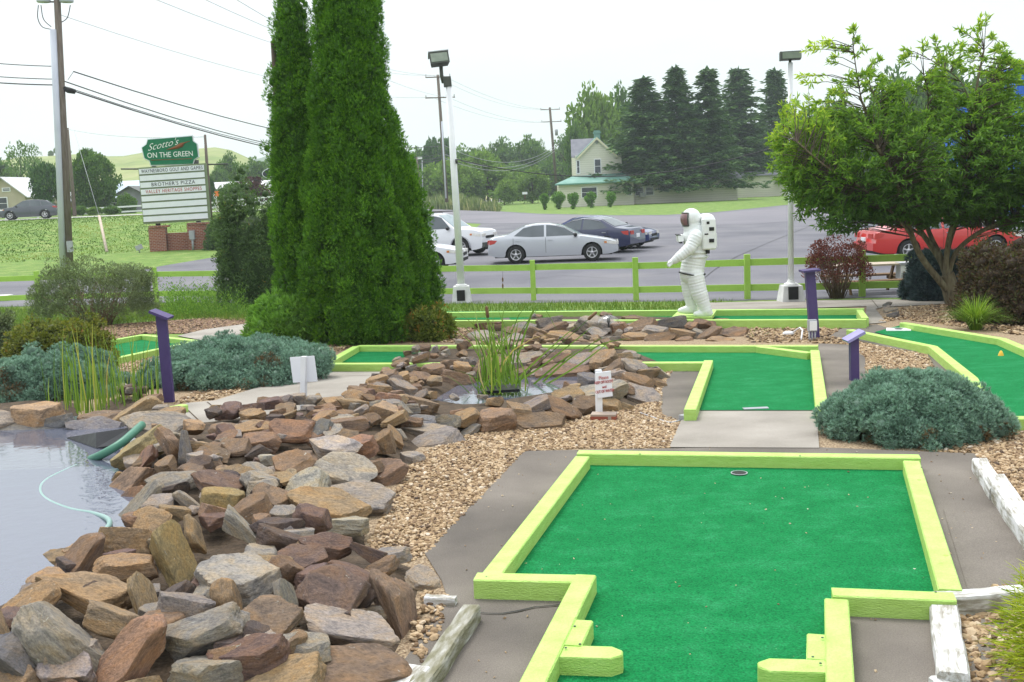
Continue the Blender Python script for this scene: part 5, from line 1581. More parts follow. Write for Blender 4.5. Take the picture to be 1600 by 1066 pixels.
# ================================================================== CARS
def car(label, paint, loc, yaw, L=4.75, Wd=1.78, H=1.42, belt=0.92, top=None, wheel=0.32, axles=(1.42, -1.35), glass=None, side=None, cat='car',
        glassmat='car_glass', wsx=None, rsx=None, trim=False, cladding=False, name='parked_car', group='cars parked in the lot', nose_h=0.62, tail_h=0.78, roof_rack=False):
    """top: outline of bonnet, roof and boot as (x, z), front at +x"""
    root = thing(name, label, cat, loc, yaw, group)
    xs_t = np.array([q[0] for q in top])[::-1]; zs_t = np.array([q[1] for q in top])[::-1]
    def zt(x): return float(np.interp(x, xs_t, zs_t))
    sill = 0.24
    ra = wheel + 0.06
    def zb(x):
        z = sill + 0.10 * max(0, (abs(x) - L / 2 + 0.5) / 0.5) ** 2
        for a in axles:
            d = ra * ra - (x - a) ** 2
            if d > 0: z = max(z, wheel + math.sqrt(d))
        return z
    Wb = Wd / 2
    def hw(x, z):
        e = 1 - 0.13 * max(0, (abs(x) - L / 2 + 0.75) / 0.75) ** 2
        if z <= belt: k = 1 - 0.07 * ((z - 0.62) / 0.5) ** 2
        else: k = (1 - 0.07 * ((belt - 0.62) / 0.5) ** 2) * (1 - 0.27 * (z - belt) / (H - belt))
        return Wb * e * k
    xs = sorted(set([round(v, 4) for v in np.linspace(-L / 2, L / 2, 64)] + [round(a + s * ra * math.cos(t), 4) for a in axles for s in (1, -1) for t in np.linspace(0, 1.57, 7)]))
    nl, nu, nc = 6, 6, 4
    rows = []
    for x in xs:
        T = zt(x); zm = min(belt, T - 0.03)
        b0 = min(zb(x), zm - 0.05)
        row = []
        for k in range(nl + 1):
            z = b0 + (zm - b0) * k / nl
            row.append((x, hw(x, z), z))
        for k in range(1, nu + 1):
            z = zm + (T - 0.03 - zm) * k / nu
            row.append((x, hw(x, z) if T > belt + 0.05 else hw(x, zm) * (1 - 0.02 * k), z))
        w_ = row[-1][1]
        for k in range(1, nc + 1):
            u = k / nc
            row.append((x, w_ * (1 - u), T - 0.03 + 0.03 * math.sin(min(1, u * 1.6) * math.pi / 2)))
        rows.append(row)
    m = len(rows[0])
    vs, fs = [], []
    full = []
    for row in rows:
        r = row + [(x, -y, z) for x, y, z in reversed(row[:-1])]
        full.append(r); vs += r
    mm = len(full[0])
    for i in range(len(xs) - 1):
        for k in range(mm - 1):
            fs.append((i * mm + k, (i + 1) * mm + k, (i + 1) * mm + k + 1, i * mm + k + 1))
    fs.append(tuple(range(mm))); fs.append(tuple((len(xs) - 1) * mm + k for k in range(mm - 1, -1, -1)))
    mb = MB(); mb.add(vs, fs, True)
    me = mb.mesh('body')
    bm = bmesh.new(); bm.from_mesh(me); bmesh.ops.recalc_face_normals(bm, faces=bm.faces[:]); bm.to_mesh(me); bm.free()
    me.set_sharp_from_angle(angle=R(40))
    mesh_obj('body', me, paint, root, True)
    # dark underside with wheel wells
    MB().box((0, 0, 0.42), (L * 0.9, Wd * 0.74, 0.42)).build('underbody', M['black'], root, True)
    G = M[glassmat]
    def patch(poly_top, poly_bot, s, off=0.008, n=10, nz=4):
        """side window between two lines of (x, z), on side s"""
        vs, fs = [], []
        for i in range(n + 1):
            u = i / n
            xt = np.interp(u, np.linspace(0, 1, len(poly_top)), [q[0] for q in poly_top]); zt_ = np.interp(u, np.linspace(0, 1, len(poly_top)), [q[1] for q in poly_top])
            xb = np.interp(u, np.linspace(0, 1, len(poly_bot)), [q[0] for q in poly_bot]); zb_ = np.interp(u, np.linspace(0, 1, len(poly_bot)), [q[1] for q in poly_bot])
            for j in range(nz + 1):
                v = j / nz
                x, z = xt * v + xb * (1 - v), zt_ * v + zb_ * (1 - v)
                vs.append((x, s * (hw(x, z) + off), z))
        for i in range(n):
            for j in range(nz):
                a = i * (nz + 1) + j
                fs.append((a, a + nz + 1, a + nz + 2, a + 1))
        return MB().add(vs, fs, True)
    for s in (1, -1):
        for (t_, b_) in side:
            wdw = patch(t_, b_, s).build('side_window', G, root, True)
            if trim:
                pts = [(x, s * (hw(x, z) + 0.012), z) for x, z in list(t_)] 
                MB().tube(pts, 0.012, 5).build('window_trim', M['steel'], wdw, True)
    for nm, rg in (('windshield', wsx), ('rear_window', rsx)):
        if rg is None: continue
        vs, fs = [], []
        n, q = 8, 10
        for i in range(n + 1):
            x = rg[0] + (rg[1] - rg[0]) * i / n
            T = zt(x); w_ = hw(x, T) * 0.88
            for j in range(q + 1):
                y = -w_ + 2 * w_ * j / q
                u = 1 - abs(y) / max(1e-6, hw(x, T - 0.03))
                vs.append((x, y, T - 0.03 + 0.03 * math.sin(min(1, u * 1.6) * math.pi / 2) + 0.012))
        for i in range(n):
            for j in range(q):
                a = i * (q + 1) + j
                fs.append((a, a + 1, a + q + 2, a + q + 1))
        MB().add(vs, fs, True).build(nm, M['car_glass_pale'] if nm == 'windshield' else G, root, True)
    # wheels
    for a in axles:
        for s in (1, -1):
            y = s * (Wb - 0.10)
            wv = MB().lathe((a, y, wheel), [(wheel * 0.62, -0.09), (wheel * 0.93, -0.1), (wheel, -0.06), (wheel, 0.06), (wheel * 0.93, 0.1), (wheel * 0.62, 0.09), (wheel * 0.62, -0.09)], 24, 'Y').build('wheel', M['tyre'], root, True)
            rm = MB()
            rm.lathe((a, y, wheel), [(wheel * 0.63, s * 0.095), (wheel * 0.57, s * 0.1), (wheel * 0.55, s * 0.04), (0.001, s * 0.04)], 20, 'Y')
            rm.lathe((a, y, wheel), [(wheel * 0.2, s * 0.04), (wheel * 0.19, s * 0.085), (0.001, s * 0.09)], 12, 'Y')
            for k in range(5):
                an = 2 * math.pi * k / 5 + 0.3
                c_ = Vector((a + math.cos(an) * wheel * 0.38, y + s * 0.072, wheel + math.sin(an) * wheel * 0.38))
                rm.box(c_, (wheel * 0.42, 0.02, wheel * 0.14), Matrix.Rotation(-an, 3, 'Y'))
            rm.build('rim', M['rim'], wv, True)
            hubs = MB(); hubs.lathe((a, y, wheel), [(wheel * 0.54, s * 0.045), (0.001, s * 0.045)], 16, 'Y'); hubs.build('brake', M['lamp_dark'], wv, True)
    # lights
    for s in (1, -1):
        xh = L / 2 - 0.2
        hl = patch([(xh - 0.28, nose_h + 0.12), (xh + 0.14, nose_h + 0.06)], [(xh - 0.2, nose_h + 0.0), (xh + 0.14, nose_h - 0.05)], s, 0.01, 6, 2)
        hl.build('headlight', M['headlight'], root, True)
        fx = L / 2
        MB().box((fx - 0.015, s * Wb * 0.62, nose_h + 0.01), (0.05, 0.3, 0.12)).build('headlight', M['headlight'], root, True)
        MB().box((xh - 0.26, s * (hw(xh - 0.26, nose_h + 0.05) + 0.006), nose_h + 0.05), (0.09, 0.02, 0.07)).build('indicator', M['amber'], root, True)
        patch([(-L / 2 + 0.06, tail_h + 0.1), (-L / 2 + 0.36, tail_h + 0.08)], [(-L / 2 + 0.06, tail_h - 0.08), (-L / 2 + 0.26, tail_h - 0.03)], s, 0.01, 5, 2).build('taillight', M['taillight'], root, True)
        MB().box((-fx + 0.015, s * Wb * 0.62, tail_h + 0.01), (0.05, 0.3, 0.15)).build('taillight', M['taillight'], root, True)
        # mirrors, handles
        mx_ = side[0][1][0][0] - 0.08
        MB().ell((mx_, s * (hw(mx_, belt) + 0.10), belt + 0.06), (0.07, 0.11, 0.075), 10, 8).build('mirror', M['black'] if not trim else paint, root, True)
        for (t_, b_) in side[:2]:
            hx = b_[-1][0] + 0.14
            MB().box((hx, s * (hw(hx, belt - 0.1) + 0.012), belt - 0.1), (0.17, 0.025, 0.025)).build('door_handle', M['steel'] if trim else paint, root, True)
        # door seams
        for (t_, b_) in side[:2]:
            x_ = b_[-1][0] - 0.03
            MB().add([(x_ - 0.006, s * (hw(x_, z) + 0.003), z) for z in (0.36, 0.5, 0.65, 0.8, belt)] + [(x_ + 0.006, s * (hw(x_, z) + 0.003), z) for z in (0.36, 0.5, 0.65, 0.8, belt)],
                     [(i, i + 1, i + 6, i + 5) for i in range(4)]).build('door_seam', M['black'], root, True)
    MB().box((L / 2 - 0.01, 0, nose_h - 0.08), (0.05, Wd * 0.42, 0.11)).build('grille', M['black'], root, True)
    MB().box((L / 2 + 0.0, 0, 0.36), (0.06, Wd * 0.62, 0.1)).build('bumper_intake', M['black'], root, True)
    MB().box((-L / 2 - 0.0, 0, tail_h - 0.12), (0.04, 0.32, 0.15)).build('number_plate', M['white'], root, True)
    if cladding:
        for s in (1, -1):
            for a in axles:
                arc = [(a + math.cos(t) * (ra + 0.01), s * (hw(a, 0.6) + 0.012), wheel + math.sin(t) * (ra + 0.01)) for t in np.linspace(-0.1, math.pi + 0.1, 14)]
                MB().tube(arc, 0.03, 6).build('arch_trim', M['grey_metal'], root, True)
        MB().box((L / 2 + 0.01, 0, 0.44), (0.12, Wd * 0.86, 0.2)).build('bumper', M['lamp_dark'], root, True)
    if roof_rack:
        for s in (1, -1): MB().tube([(0.5, s * 0.55, H + 0.0), (0.45, s * 0.55, H + 0.05), (-1.6, s * 0.55, H + 0.05), (-1.7, s * 0.55, H)], 0.02, 6).build('roof_rail', M['black'], root, True)
    return root
SEDAN = dict(top=[(2.37, 0.55), (2.33, 0.68), (2.1, 0.76), (1.6, 0.86), (1.05, 0.95), (0.35, 1.30), (-0.1, 1.41), (-0.6, 1.42), (-1.1, 1.34), (-1.75, 1.03), (-2.2, 0.98), (-2.33, 0.92), (-2.37, 0.6)],
    side=[([(0.42, 1.24), (0.1, 1.33), (-0.22, 1.36)], [(0.92, 0.96), (0.3, 0.96), (-0.22, 0.95)]),
          ([(-0.30, 1.36), (-0.7, 1.345), (-1.05, 1.27)], [(-0.30, 0.95), (-0.8, 0.95), (-1.4, 1.0)])],
    wsx=(0.98, 0.14), rsx=(-1.02, -1.68))
SUV = dict(L=4.8, Wd=1.85, H=1.8, belt=1.1, wheel=0.38, axles=(1.45, -1.4), nose_h=0.84, tail_h=1.0,
    top=[(2.4, 0.7), (2.36, 1.0), (2.1, 1.09), (1.15, 1.17), (0.45, 1.66), (0.1, 1.78), (-1.0, 1.8), (-2.0, 1.74), (-2.3, 1.2), (-2.38, 0.9), (-2.4, 0.6)],
    side=[([(0.5, 1.62), (0.2, 1.68), (-0.2, 1.7)], [(0.98, 1.16), (0.3, 1.14), (-0.2, 1.13)]),
          ([(-0.28, 1.7), (-0.7, 1.7), (-1.1, 1.69)], [(-0.28, 1.13), (-0.7, 1.13), (-1.15, 1.14)]),
          ([(-1.2, 1.69), (-1.6, 1.67), (-1.95, 1.62)], [(-1.25, 1.14), (-1.7, 1.16), (-2.12, 1.22)])], wsx=(1.1, 0.28), rsx=(-2.05, -2.28))
def lot_at(px, py): 
    q = at(px, py); return Vector((q.x, q.y, -0.79))
def two(p0, p1):
    """yaw of a car whose tail-to-nose runs between two ground pixels"""
    a, b = lot_at(*p0), lot_at(*p1)
    return math.atan2((b - a).y, (b - a).x)
car('silver sedan parked side on behind the fence', M['paint_silver'], lot_at(866, 408), R(-5), glassmat='car_glass', **SEDAN)
car('white sport utility vehicle behind the arborvitae with its nose past the lamp post', M['paint_white'], lot_at(688, 399), R(-24), cladding=True, roof_rack=True, cat='car', **SUV)
car('low white sedan whose front peeks out right of the arborvitae', M['paint_white'], lot_at(624, 424), R(-6), **{**SEDAN})
car('navy sedan with chrome window trim seen past the silver sedan', M['paint_navy'], lot_at(915, 394), R(180 - 30), trim=True, L=4.7, **SEDAN)
car('blue hatchback with its nose showing right of the navy sedan', M['paint_blue'], lot_at(940, 388), R(-24), L=4.75, **SEDAN)
car('bright red sedan partly hidden by the ash tree', M['paint_red'], lot_at(1466, 402), R(3), trim=True, L=4.9, Wd=1.84, **SEDAN)
car('white sedan behind the red sedan at the right edge', M['paint_white'], lot_at(1640, 372), R(170), **SEDAN)
car('pale sedan glimpsed over the roof of the red sedan', M['paint_silver'], lot_at(1430, 362), R(172), **SEDAN)
c = pt(31, 341, 95.5)
gs = car('dark grey crossover driving on the road at the top of the bank', M['paint_grey'], Vector((c.x, 97.5, float(gz(c.x, 97.5)) + 0.02)), R(180 + 14), group=None, name='crossover_car', **{**SUV, 'H': 1.72, 'top': [(2.4, 0.7), (2.36, 0.92), (2.1, 1.02), (1.2, 1.13), (0.4, 1.6), (0.0, 1.7), (-0.8, 1.72), (-1.6, 1.6), (-2.2, 1.2), (-2.38, 0.95), (-2.4, 0.6)],
    'side': [([(0.45, 1.52), (0.2, 1.6), (-0.2, 1.63)], [(0.95, 1.15), (0.3, 1.14), (-0.2, 1.13)]), ([(-0.28, 1.63), (-0.7, 1.62), (-1.05, 1.57)], [(-0.28, 1.13), (-0.7, 1.13), (-1.15, 1.15)]), ([(-1.12, 1.56), (-1.4, 1.5), (-1.75, 1.38)], [(-1.22, 1.15), (-1.5, 1.17), (-1.95, 1.24)])], 'rsx': (-1.7, -2.18)})



# ================================================================== ROAD SIGN WITH BRICK BASE
def big_sign():
    b = at(281, 391)
    Y = b.y; mpp = (b - CAM).dot(fwd) / FPX
    g = thing('shop_sign', 'tall roadside shop sign with green top panel on a brick base', 'sign', b)
    yaw = R(9)
    rz = Matrix.Rotation(yaw, 3, 'Z')
    sd = rz @ Vector((1, 0, 0)); fd = rz @ Vector((0, 1, 0)); upv = Vector((0, 0, 1))
    def P(px, py, d=0.0): return pt(px, py, Y) + fd * d
    brick = MB()
    for x0, x1, y1 in ((237, 262, 356), (297, 325, 351), (262, 297, 365)):
        a, c_ = P(x0, 392), P(x1, 392)
        h = (392 - y1) * mpp
        mid = (a + c_) / 2; mid.z = b.z
        brick.box(mid + Vector((0, 0.3 if x0 == 262 else 0, h / 2 - 0.1)), ((c_ - a).length - (0.01 if x0 == 262 else 0), 0.35 if x0 == 262 else 0.9, h + 0.2), rz)
    brick.build('brick_base', M['brick'], g)
    caps = MB()
    for x0, x1, y1 in ((235, 264, 355), (295, 327, 350)):
        a, c_ = P(x0, y1), P(x1, y1)
        mid = (a + c_) / 2
        caps.box(mid + Vector((0, 0, 0.04)), ((c_ - a).length, 1.0, 0.1), rz)
    caps.build('brick_cap', M['brick'], g)
    for x0, x1 in ((247, 239), (311, 306)):
        MB().tube([P(x0, 360, 0.28), P(x0 - 2, 345, 0.28), P(x1, 250, 0.22)], 0.14, 10).build('steel_post', M['lamp_dark'], g)
    # green frame slab and white slats, the rows running as in the photograph
    c00, c10, c01, c11 = P(217, 264), P(320, 257), P(225, 349), P(327, 343)
    def bil(u, v): return (c00 * (1 - u) + c10 * u) * (1 - v) + (c01 * (1 - u) + c11 * u) * v
    fr_ = MB(); e = fd * 0.55
    q = [bil(-0.01, -0.02), bil(1.02, -0.02), bil(1.02, 1.02), bil(-0.01, 1.02)]
    fr_.prism(q, (0, 0, 0), e); fr_.build('frame', M['sign_post'], g)
    rows = 8
    xax = (c10 - c00).normalized(); zax = (c00 - c01).normalized()
    rot = Matrix((xax, (zax.cross(xax)), zax)).transposed()
    for k in range(rows):
        v0, v1 = (k + 0.06) / rows, (k + 0.82) / rows
        q = [bil(0.0, v0), bil(0.985, v0), bil(0.985, v1), bil(0.0, v1)]
        sl_ = MB().prism(q, -fd * 0.06, -fd * 0.004).build('slat', M['white_sign'], g)
        tx = {0: ('WAYNESBORO GOLF AND GAMES', 'ink', 0.60, 0.92), 2: ('BROTHER\'S PIZZA', 'ink', 0.66, 1.0), 3: ('VALLEY HERITAGE SHOPPES', 'red_ink', 0.66, 0.88)}.get(k)
        if tx:
            hgt = (bil(0, v0) - bil(0, v1)).length
            o_ = text('lettering', tx[0], bil(0.5, (v0 + v1) / 2) - fd * 0.068, hgt * 0.98, rot, M[tx[1]], sl_, ext=0.004, bold=0.0, space=1.16)
            xs_ = [v.co.dot(xax) for v in o_.data.vertices]; wid = max(xs_) - min(xs_)
            tgt = (bil(1, 0) - bil(0, 0)).length * (0.93, 0, 0.66, 0.85)[k]
            mid = (max(xs_) + min(xs_)) / 2; s_ = tgt / wid
            for v in o_.data.vertices: v.co += xax * ((v.co.dot(xax) - mid) * (s_ - 1))
    # green panel with cut corners
    gcs = [(231, 218.5), (300, 213), (301, 220.5), (307, 225), (309.5, 245), (303, 249), (301, 256), (236, 258), (234, 251), (226, 247), (222, 231), (229, 226)]
    wcs = [(x + (x - 266) * 0.035, y + (y - 236) * 0.07) for x, y in gcs]
    MB().prism([P(x, y) for x, y in wcs], fd * 0.02, fd * 0.3).build('panel_edge', M['white_sign'], g)
    gp = MB().prism([P(x, y) for x, y in gcs], -fd * 0.03, fd * 0.015).build('green_panel', M['sign_green'], g)
    xax = (P(305, 240) - P(228, 243.5)).normalized(); zax = rz @ Vector((-0.05, 0, 1)); zax = (zax - xax * zax.dot(xax)).normalized()
    rot = Matrix((xax, zax.cross(xax), zax)).transposed()
    o_ = text('lettering', 'ON THE GREEN', P(266, 242) - fd * 0.04, 11.4 * mpp, rot, M['white_ink'], gp, ext=0.006, sx=0.88)
    rot2 = Matrix.Rotation(0, 3, 'X') @ Matrix((((P(280, 220) - P(230, 231)).normalized()), fd, zax)).transposed()
    text('lettering', "Scotto's", P(254, 226.5) - fd * 0.04, 15 * mpp, rot2, M['white_ink'], gp, ext=0.006, shear=0.45, sx=1.0, bold=-0.006)
    # red pepper with a thin stem, and the underline
    pe = MB(); pe.tube([P(260, 234) - fd * 0.04, P(268, 232.5) - fd * 0.04, P(277, 230) - fd * 0.04, P(284, 226.5) - fd * 0.04, P(288, 223.5) - fd * 0.04, P(297, 220.5) - fd * 0.04], [0.01, 0.05, 0.1, 0.12, 0.03, 0.015], 8); pe.build('pepper_emblem', M['brown_ink'], gp)
    un = MB(); un.tube([P(236, 250.5) - fd * 0.035, P(300, 248) - fd * 0.035], 0.02, 6); un.build('underline', M['brown_ink'], gp)
    # mast and arms behind
    MB().tube([P(328, 345, 0.4), P(319, 210, 0.4)], [0.13, 0.07], 8).build('mast', M['pole_wood'], g)
    MB().tube([P(320, 257, 0.4), P(355, 256, 0.4)], 0.05, 6).build('arm', M['lamp_dark'], g)
    MB().tube([P(217, 264, 0.4), P(187, 264, 0.4)], 0.05, 6).build('arm', M['lamp_dark'], g)
    q = P(304, 389) - fd * 0.62; q.z = b.z
    eb_ = thing('meter_box', 'grey electric meter box against the brick sign base', 'meter box', q)
    MB().box(q + Vector((0, 0, 0.85)), (0.28, 0.2, 0.5)).build('box', M['grey_metal'], eb_); MB().tube([q, q + Vector((0, 0, 0.65))], 0.06, 8).build('conduit', M['grey_metal'], eb_)
    q = at(218, 395)
    fl = thing('floodlight', 'small grey floodlight in the grass aimed at the shop sign', 'floodlight', q)
    MB().box(q + Vector((0, 0, 0.3)), (0.34, 0.22, 0.26), Matrix.Rotation(R(-20), 3, 'Y')).build('lamp_head', M['grey_metal'], fl); MB().tube([q, q + Vector((0, 0, 0.22))], 0.04, 6).build('stake', M['grey_metal'], fl)
big_sign()
def oval_sign():
    Y = 118.0
    g = thing('oval_sign', 'black oval sign with white lettering half hidden by the arborvitae', 'sign', pt(431, 320, Y))
    mpp = Y / FPX
    c_ = pt(431, 271, Y)
    mb = MB(); mb.lathe(c_, [(0.001, -0.1), (1, -0.1), (1, 0.1), (0.001, 0.1)], 28, 'Y', False)
    mb.v = [(c_.x + (x - c_.x) * 20 * mpp, y, c_.z + (z - c_.z) * 8.5 * mpp) for x, y, z in mb.v]
    p_ = mb.build('panel', M['ink'], g)
    mb = MB(); mb.lathe(c_ + Vector((0, 0.05, 0)), [(0.001, -0.1), (1, -0.1), (1, 0.1), (0.001, 0.1)], 28, 'Y', False)
    mb.v = [(c_.x + (x - c_.x) * 21.2 * mpp, y, c_.z + (z - c_.z) * 9.6 * mpp) for x, y, z in mb.v]
    mb.build('rim', M['white_sign'], g)
    text('lettering', 'Mill', c_ + Vector((-0.25, -0.13, 0.12)), 9 * mpp, Matrix.Identity(3), M['white_ink'], g, ext=0.01)
    MB().box(c_ + Vector((0, -0.12, -0.32)), (1.6, 0.02, 0.06)).build('underline', M['white_ink'], g)
    MB().tube([pt(436, 320, Y) + Vector((0, .2, 0)), pt(434, 280, Y) + Vector((0, .2, 0))], 0.15, 8).build('post', M['lamp_dark'], g)
oval_sign()

# ================================================================== UTILITY POLES AND WIRES
def cross(g, c_, half, mat, yaw=0.0, pins=2, w=0.11):
    rz = Matrix.Rotation(yaw, 3, 'Z')
    arm = MB().box(c_, (half * 2, w, w), rz).build('crossarm', mat, g)
    for k in ([-1, 1] if pins == 2 else [-1, 0.45, 1]):
        q = c_ + rz @ Vector((half * 0.95 * k, 0, 0.05))
        MB().tube([q, q + Vector((0, 0, 0.12)), q + Vector((0, 0, 0.28))], [0.03, 0.06, 0.05], 6).build('insulator', M['grey_metal'], arm)
def pole_main():
    Y = 50.0
    g = thing('utility_pole', 'large wooden utility pole with grey conduit and transformers at left', 'utility pole', pt(108, 416, Y))
    MB().tube([pt(109, 416, Y), pt(99, 200, Y), pt(87.5, -40, Y)], [0.17, 0.16, 0.14], 12).build('shaft', M['pole_wood'], g)
    MB().tube([pt(100.5, 416, Y) + Vector((0, -0.14, 0)), pt(92, 200, Y) + Vector((0, -0.14, 0)), pt(85, 47, Y) + Vector((0, -0.14, 0))], 0.145, 10).build('conduit', M['conduit'], g)
    MB().box(pt(112, 385, Y) + Vector((0, -0.2, 0)), (0.22, 0.2, 0.5)).build('meter_box', M['grey_metal'], g)
    for px in (69, 105):
        t_ = MB().lathe(pt(px, 4, Y) + Vector((0, -0.05, 0)), [(0.001, 0), (0.28, 0), (0.3, 0.05), (0.3, 0.95), (0.25, 1.05), (0.001, 1.05)], 14).build('transformer', M['conduit'], g)
        MB().tube([pt(px, 3, Y), pt(90, 3, Y)], 0.04, 6).build('bracket', M['lamp_dark'], g)
    MB().tube(smooth_pts([pt(60, 8, Y), pt(59, 28, Y), pt(66, 42, Y), pt(80, 46, Y)]), 0.02, 5).build('jumper', M['wire'], g)
    MB().tube(smooth_pts([pt(64, 8, Y), pt(68, 30, Y), pt(80, 42, Y)]), 0.02, 5).build('jumper', M['wire'], g)
    MB().tube(smooth_pts([pt(110, 8, Y), pt(105, 28, Y), pt(94, 36, Y)]), 0.02, 5).build('jumper', M['wire'], g)
    MB().tube([pt(100, 138, Y), pt(107, 141, Y), pt(117, 143.5, Y)], [0.1, 0.14, 0.11], 10).build('splice_case', M['black'], g)
    return Y
YP = pole_main()
def simple_pole(base, top, Y, r, label, arms=(), conduit=None, extra=None):
    g = thing('utility_pole', label, 'utility pole', pt(*base, Y))
    MB().tube([pt(*base, Y), pt(*top, Y)], [r, r * 0.75], 10).build('shaft', M['pole_wood'], g)
    for px, py, half, pins in arms: cross(g, pt(px, py, Y) - Vector((0, r + 0.06, 0)), half, M['pole_wood'], R(6), pins)
    if conduit: MB().tube([pt(*conduit[0], Y) + Vector((0, -r - 0.02, 0)), pt(*conduit[1], Y) + Vector((0, -r - 0.02, 0))], r * 0.42, 8).build('conduit', M['conduit'], g)
    if extra: MB().lathe(pt(*extra, Y) - Vector((-0.35, 0, 0.5)), [(0.001, 0), (0.22, 0), (0.24, 0.9), (0.001, 1.0)], 10).build('transformer', M['grey_metal'], g)
    return g
simple_pole((117, 338), (105, 200), 97, 0.17, 'thin leaning wooden pole behind the large utility pole')
simple_pole((698, 316), (684, 117), 120, 0.2, 'wooden utility pole with two crossarms right of the arborvitae', [(684.5, 121, 1.35, 2), (688, 153, 1.6, 3)], ((697, 310), (690.5, 190)), None)
simple_pole((871, 310), (859, 168), 175, 0.24, 'distant wooden utility pole with two crossarms left of the cream house', [(859.5, 171.5, 1.55, 2), (861.5, 190.5, 1.6, 2)], None, (866, 207))
simple_pole((659, 320), (651, 246), 150, 0.16, 'short wooden pole at the right edge of the arborvitae')
def street_light():
    Y = 152
    g = thing('street_light', 'pale area light on a thin pole at the right edge of the arborvitae', 'street light', pt(662, 318, Y))
    MB().tube([pt(661, 318, Y), pt(659.5, 250, Y)], 0.07, 6).build('pole', M['grey_metal'], g)
    MB().box(pt(655.5, 247, Y), (0.7, 0.3, 0.3)).build('lamp_head', M['white'], g)
street_light()
def sag(a, b, s, n=14):
    a, b = Vector(a), Vector(b)
    return [a.lerp(b, i / n) - Vector((0, 0, s * 4 * (i / n) * (1 - i / n))) for i in range(n + 1)]
def wire(p0, Y0, p1, Y1, s, r, label, mat='wire', group=None):
    tag(MB().tube(sag(pt(*p0, Y0), pt(*p1, Y1), s), r, 5, smooth=True).build('overhead_wire', M[mat]), label, 'wire', group)
wire((-250, 62), 48, (98, 104), 50, 0.25, 0.02, 'upper black wire reaching the large utility pole from the left edge')
wire((-250, 84), 48, (98, 124), 50, 0.25, 0.02, 'middle black wire reaching the large utility pole from the left edge')
wire((-250, 95), 48, (99, 133), 50, 0.25, 0.028, 'lowest black wire reaching the large utility pole from the left edge')
wire((106, 125), 50, (115, 112), 50.0, 0.0, 0.012, 'short wire loop rising from the large utility pole')
wire((115, 112), 50, (690, 228), 120, 1.3, 0.03, 'highest of the sloping wires from the large pole to the arborvitae')
wire((100, 127), 50, (690, 246), 120, 1.6, 0.028, 'second sloping wire from the large pole to the arborvitae')
wire((117, 143), 50, (690, 250), 120, 1.5, 0.035, 'thick sloping wire from the black splice case to the arborvitae')
wire((100, 135), 50, (690, 240), 120, 1.7, 0.02, 'faint sloping wire between the thicker ones left of the arborvitae')
for k, (a, b, s) in enumerate((((230, -6), (676, 118), 1.0), ((300, -10), (692, 118), 1.0), ((90, 22), (674, 152), 1.2), ((360, -6), (697, 152), 0.8))):
    wire(a, 52, b, 120, s, 0.014, ('second', 'third', 'lowest', 'topmost')[k] + ' of the four thin pale wires crossing the upper sky at left', 'wire_pale', 'thin pale wires in the upper sky')
for k, (a, b) in enumerate((((677, 118), (850, 171)), ((692, 118), (868, 171)), ((675, 152), (852, 190)), ((700, 152), (870, 190)))):
    wire(a, 120, b, 175, 1.0, 0.016, ('outer upper', 'inner upper', 'outer lower', 'inner lower')[k] + ' thin wire strung between the two crossarm poles', 'wire_pale', 'pale wires between the two crossarm poles')
for k, (a, b) in enumerate((((691, 226), (866, 229)), ((692, 240), (867, 232)), ((692, 246), (867, 236)))):
    wire(a, 120, b, 175, 2.2, 0.035, ('upper', 'middle', 'lower')[k] + ' of three sagging wires in front of the far trees', 'wire_pale', 'sagging wires in front of the far trees')
Yl = at(722, 470).y
wire((713, 249), Yl, (1233, 222), Yl, 0.62, 0.012, 'black cable sagging from one white lamp post to the other')
wire((105, 202), 97, (319, 214), 62, 0.3, 0.015, 'faint wire from the thin leaning pole to the shop sign', 'wire_pale')
g_ = MB().tube([at(167, 394), pt(155, 338, at(167, 394).y + 6)], 0.085, 8)
tag(g_.build('guy_wire_guard', M['wood_pale']), 'pale guy wire guard slanting up the grass bank', 'guy guard')
tag(MB().tube([pt(155, 338, at(167, 394).y + 6), pt(116, 205, 97)], 0.015, 5).build('guy_wire', M['wire_pale']), 'thin guy wire above the pale guard on the bank', 'wire')

# ================================================================== BUILDINGS
def wall_box(g, name, x0, x1, y0, y1, z0, z1, mat):
    return MB().box(((x0 + x1) / 2, (y0 + y1) / 2, (z0 + z1) / 2), (x1 - x0, y1 - y0, z1 - z0)).build(name, mat, g)
def siding_material():
    m, n, o = newmat('cream_siding')
    p = N(n, 'ShaderNodeBsdfPrincipled', Roughness=0.65)
    tc = N(n, 'ShaderNodeTexCoord'); sx = N(n, 'ShaderNodeSeparateXYZ'); n.links.new(tc.outputs['Object'], sx.inputs[0])
    mu = N(n, 'ShaderNodeMath', operation='MULTIPLY'); mu.inputs[1].default_value = 1 / 0.27; n.links.new(sx.outputs[2], mu.inputs[0])
    fr = N(n, 'ShaderNodeMath', operation='FRACT'); n.links.new(mu.outputs[0], fr.inputs[0])
    r = ramp(n, [(0, (0.3, 0.28, 0.22)), (0.10, (0.64, 0.615, 0.53)), (1, (0.72, 0.69, 0.61))])
    n.links.new(fr.outputs[0], r.inputs[0]); n.links.new(r.outputs[0], p.inputs['Base Color'])
    bp = N(n, 'ShaderNodeBump', Strength=0.6, Distance=0.05); n.links.new(fr.outputs[0], bp.inputs['Height']); n.links.new(bp.outputs[0], p.inputs['Normal'])
    n.links.new(p.outputs[0], o.inputs[0]); return m
M['siding'] = siding_material()
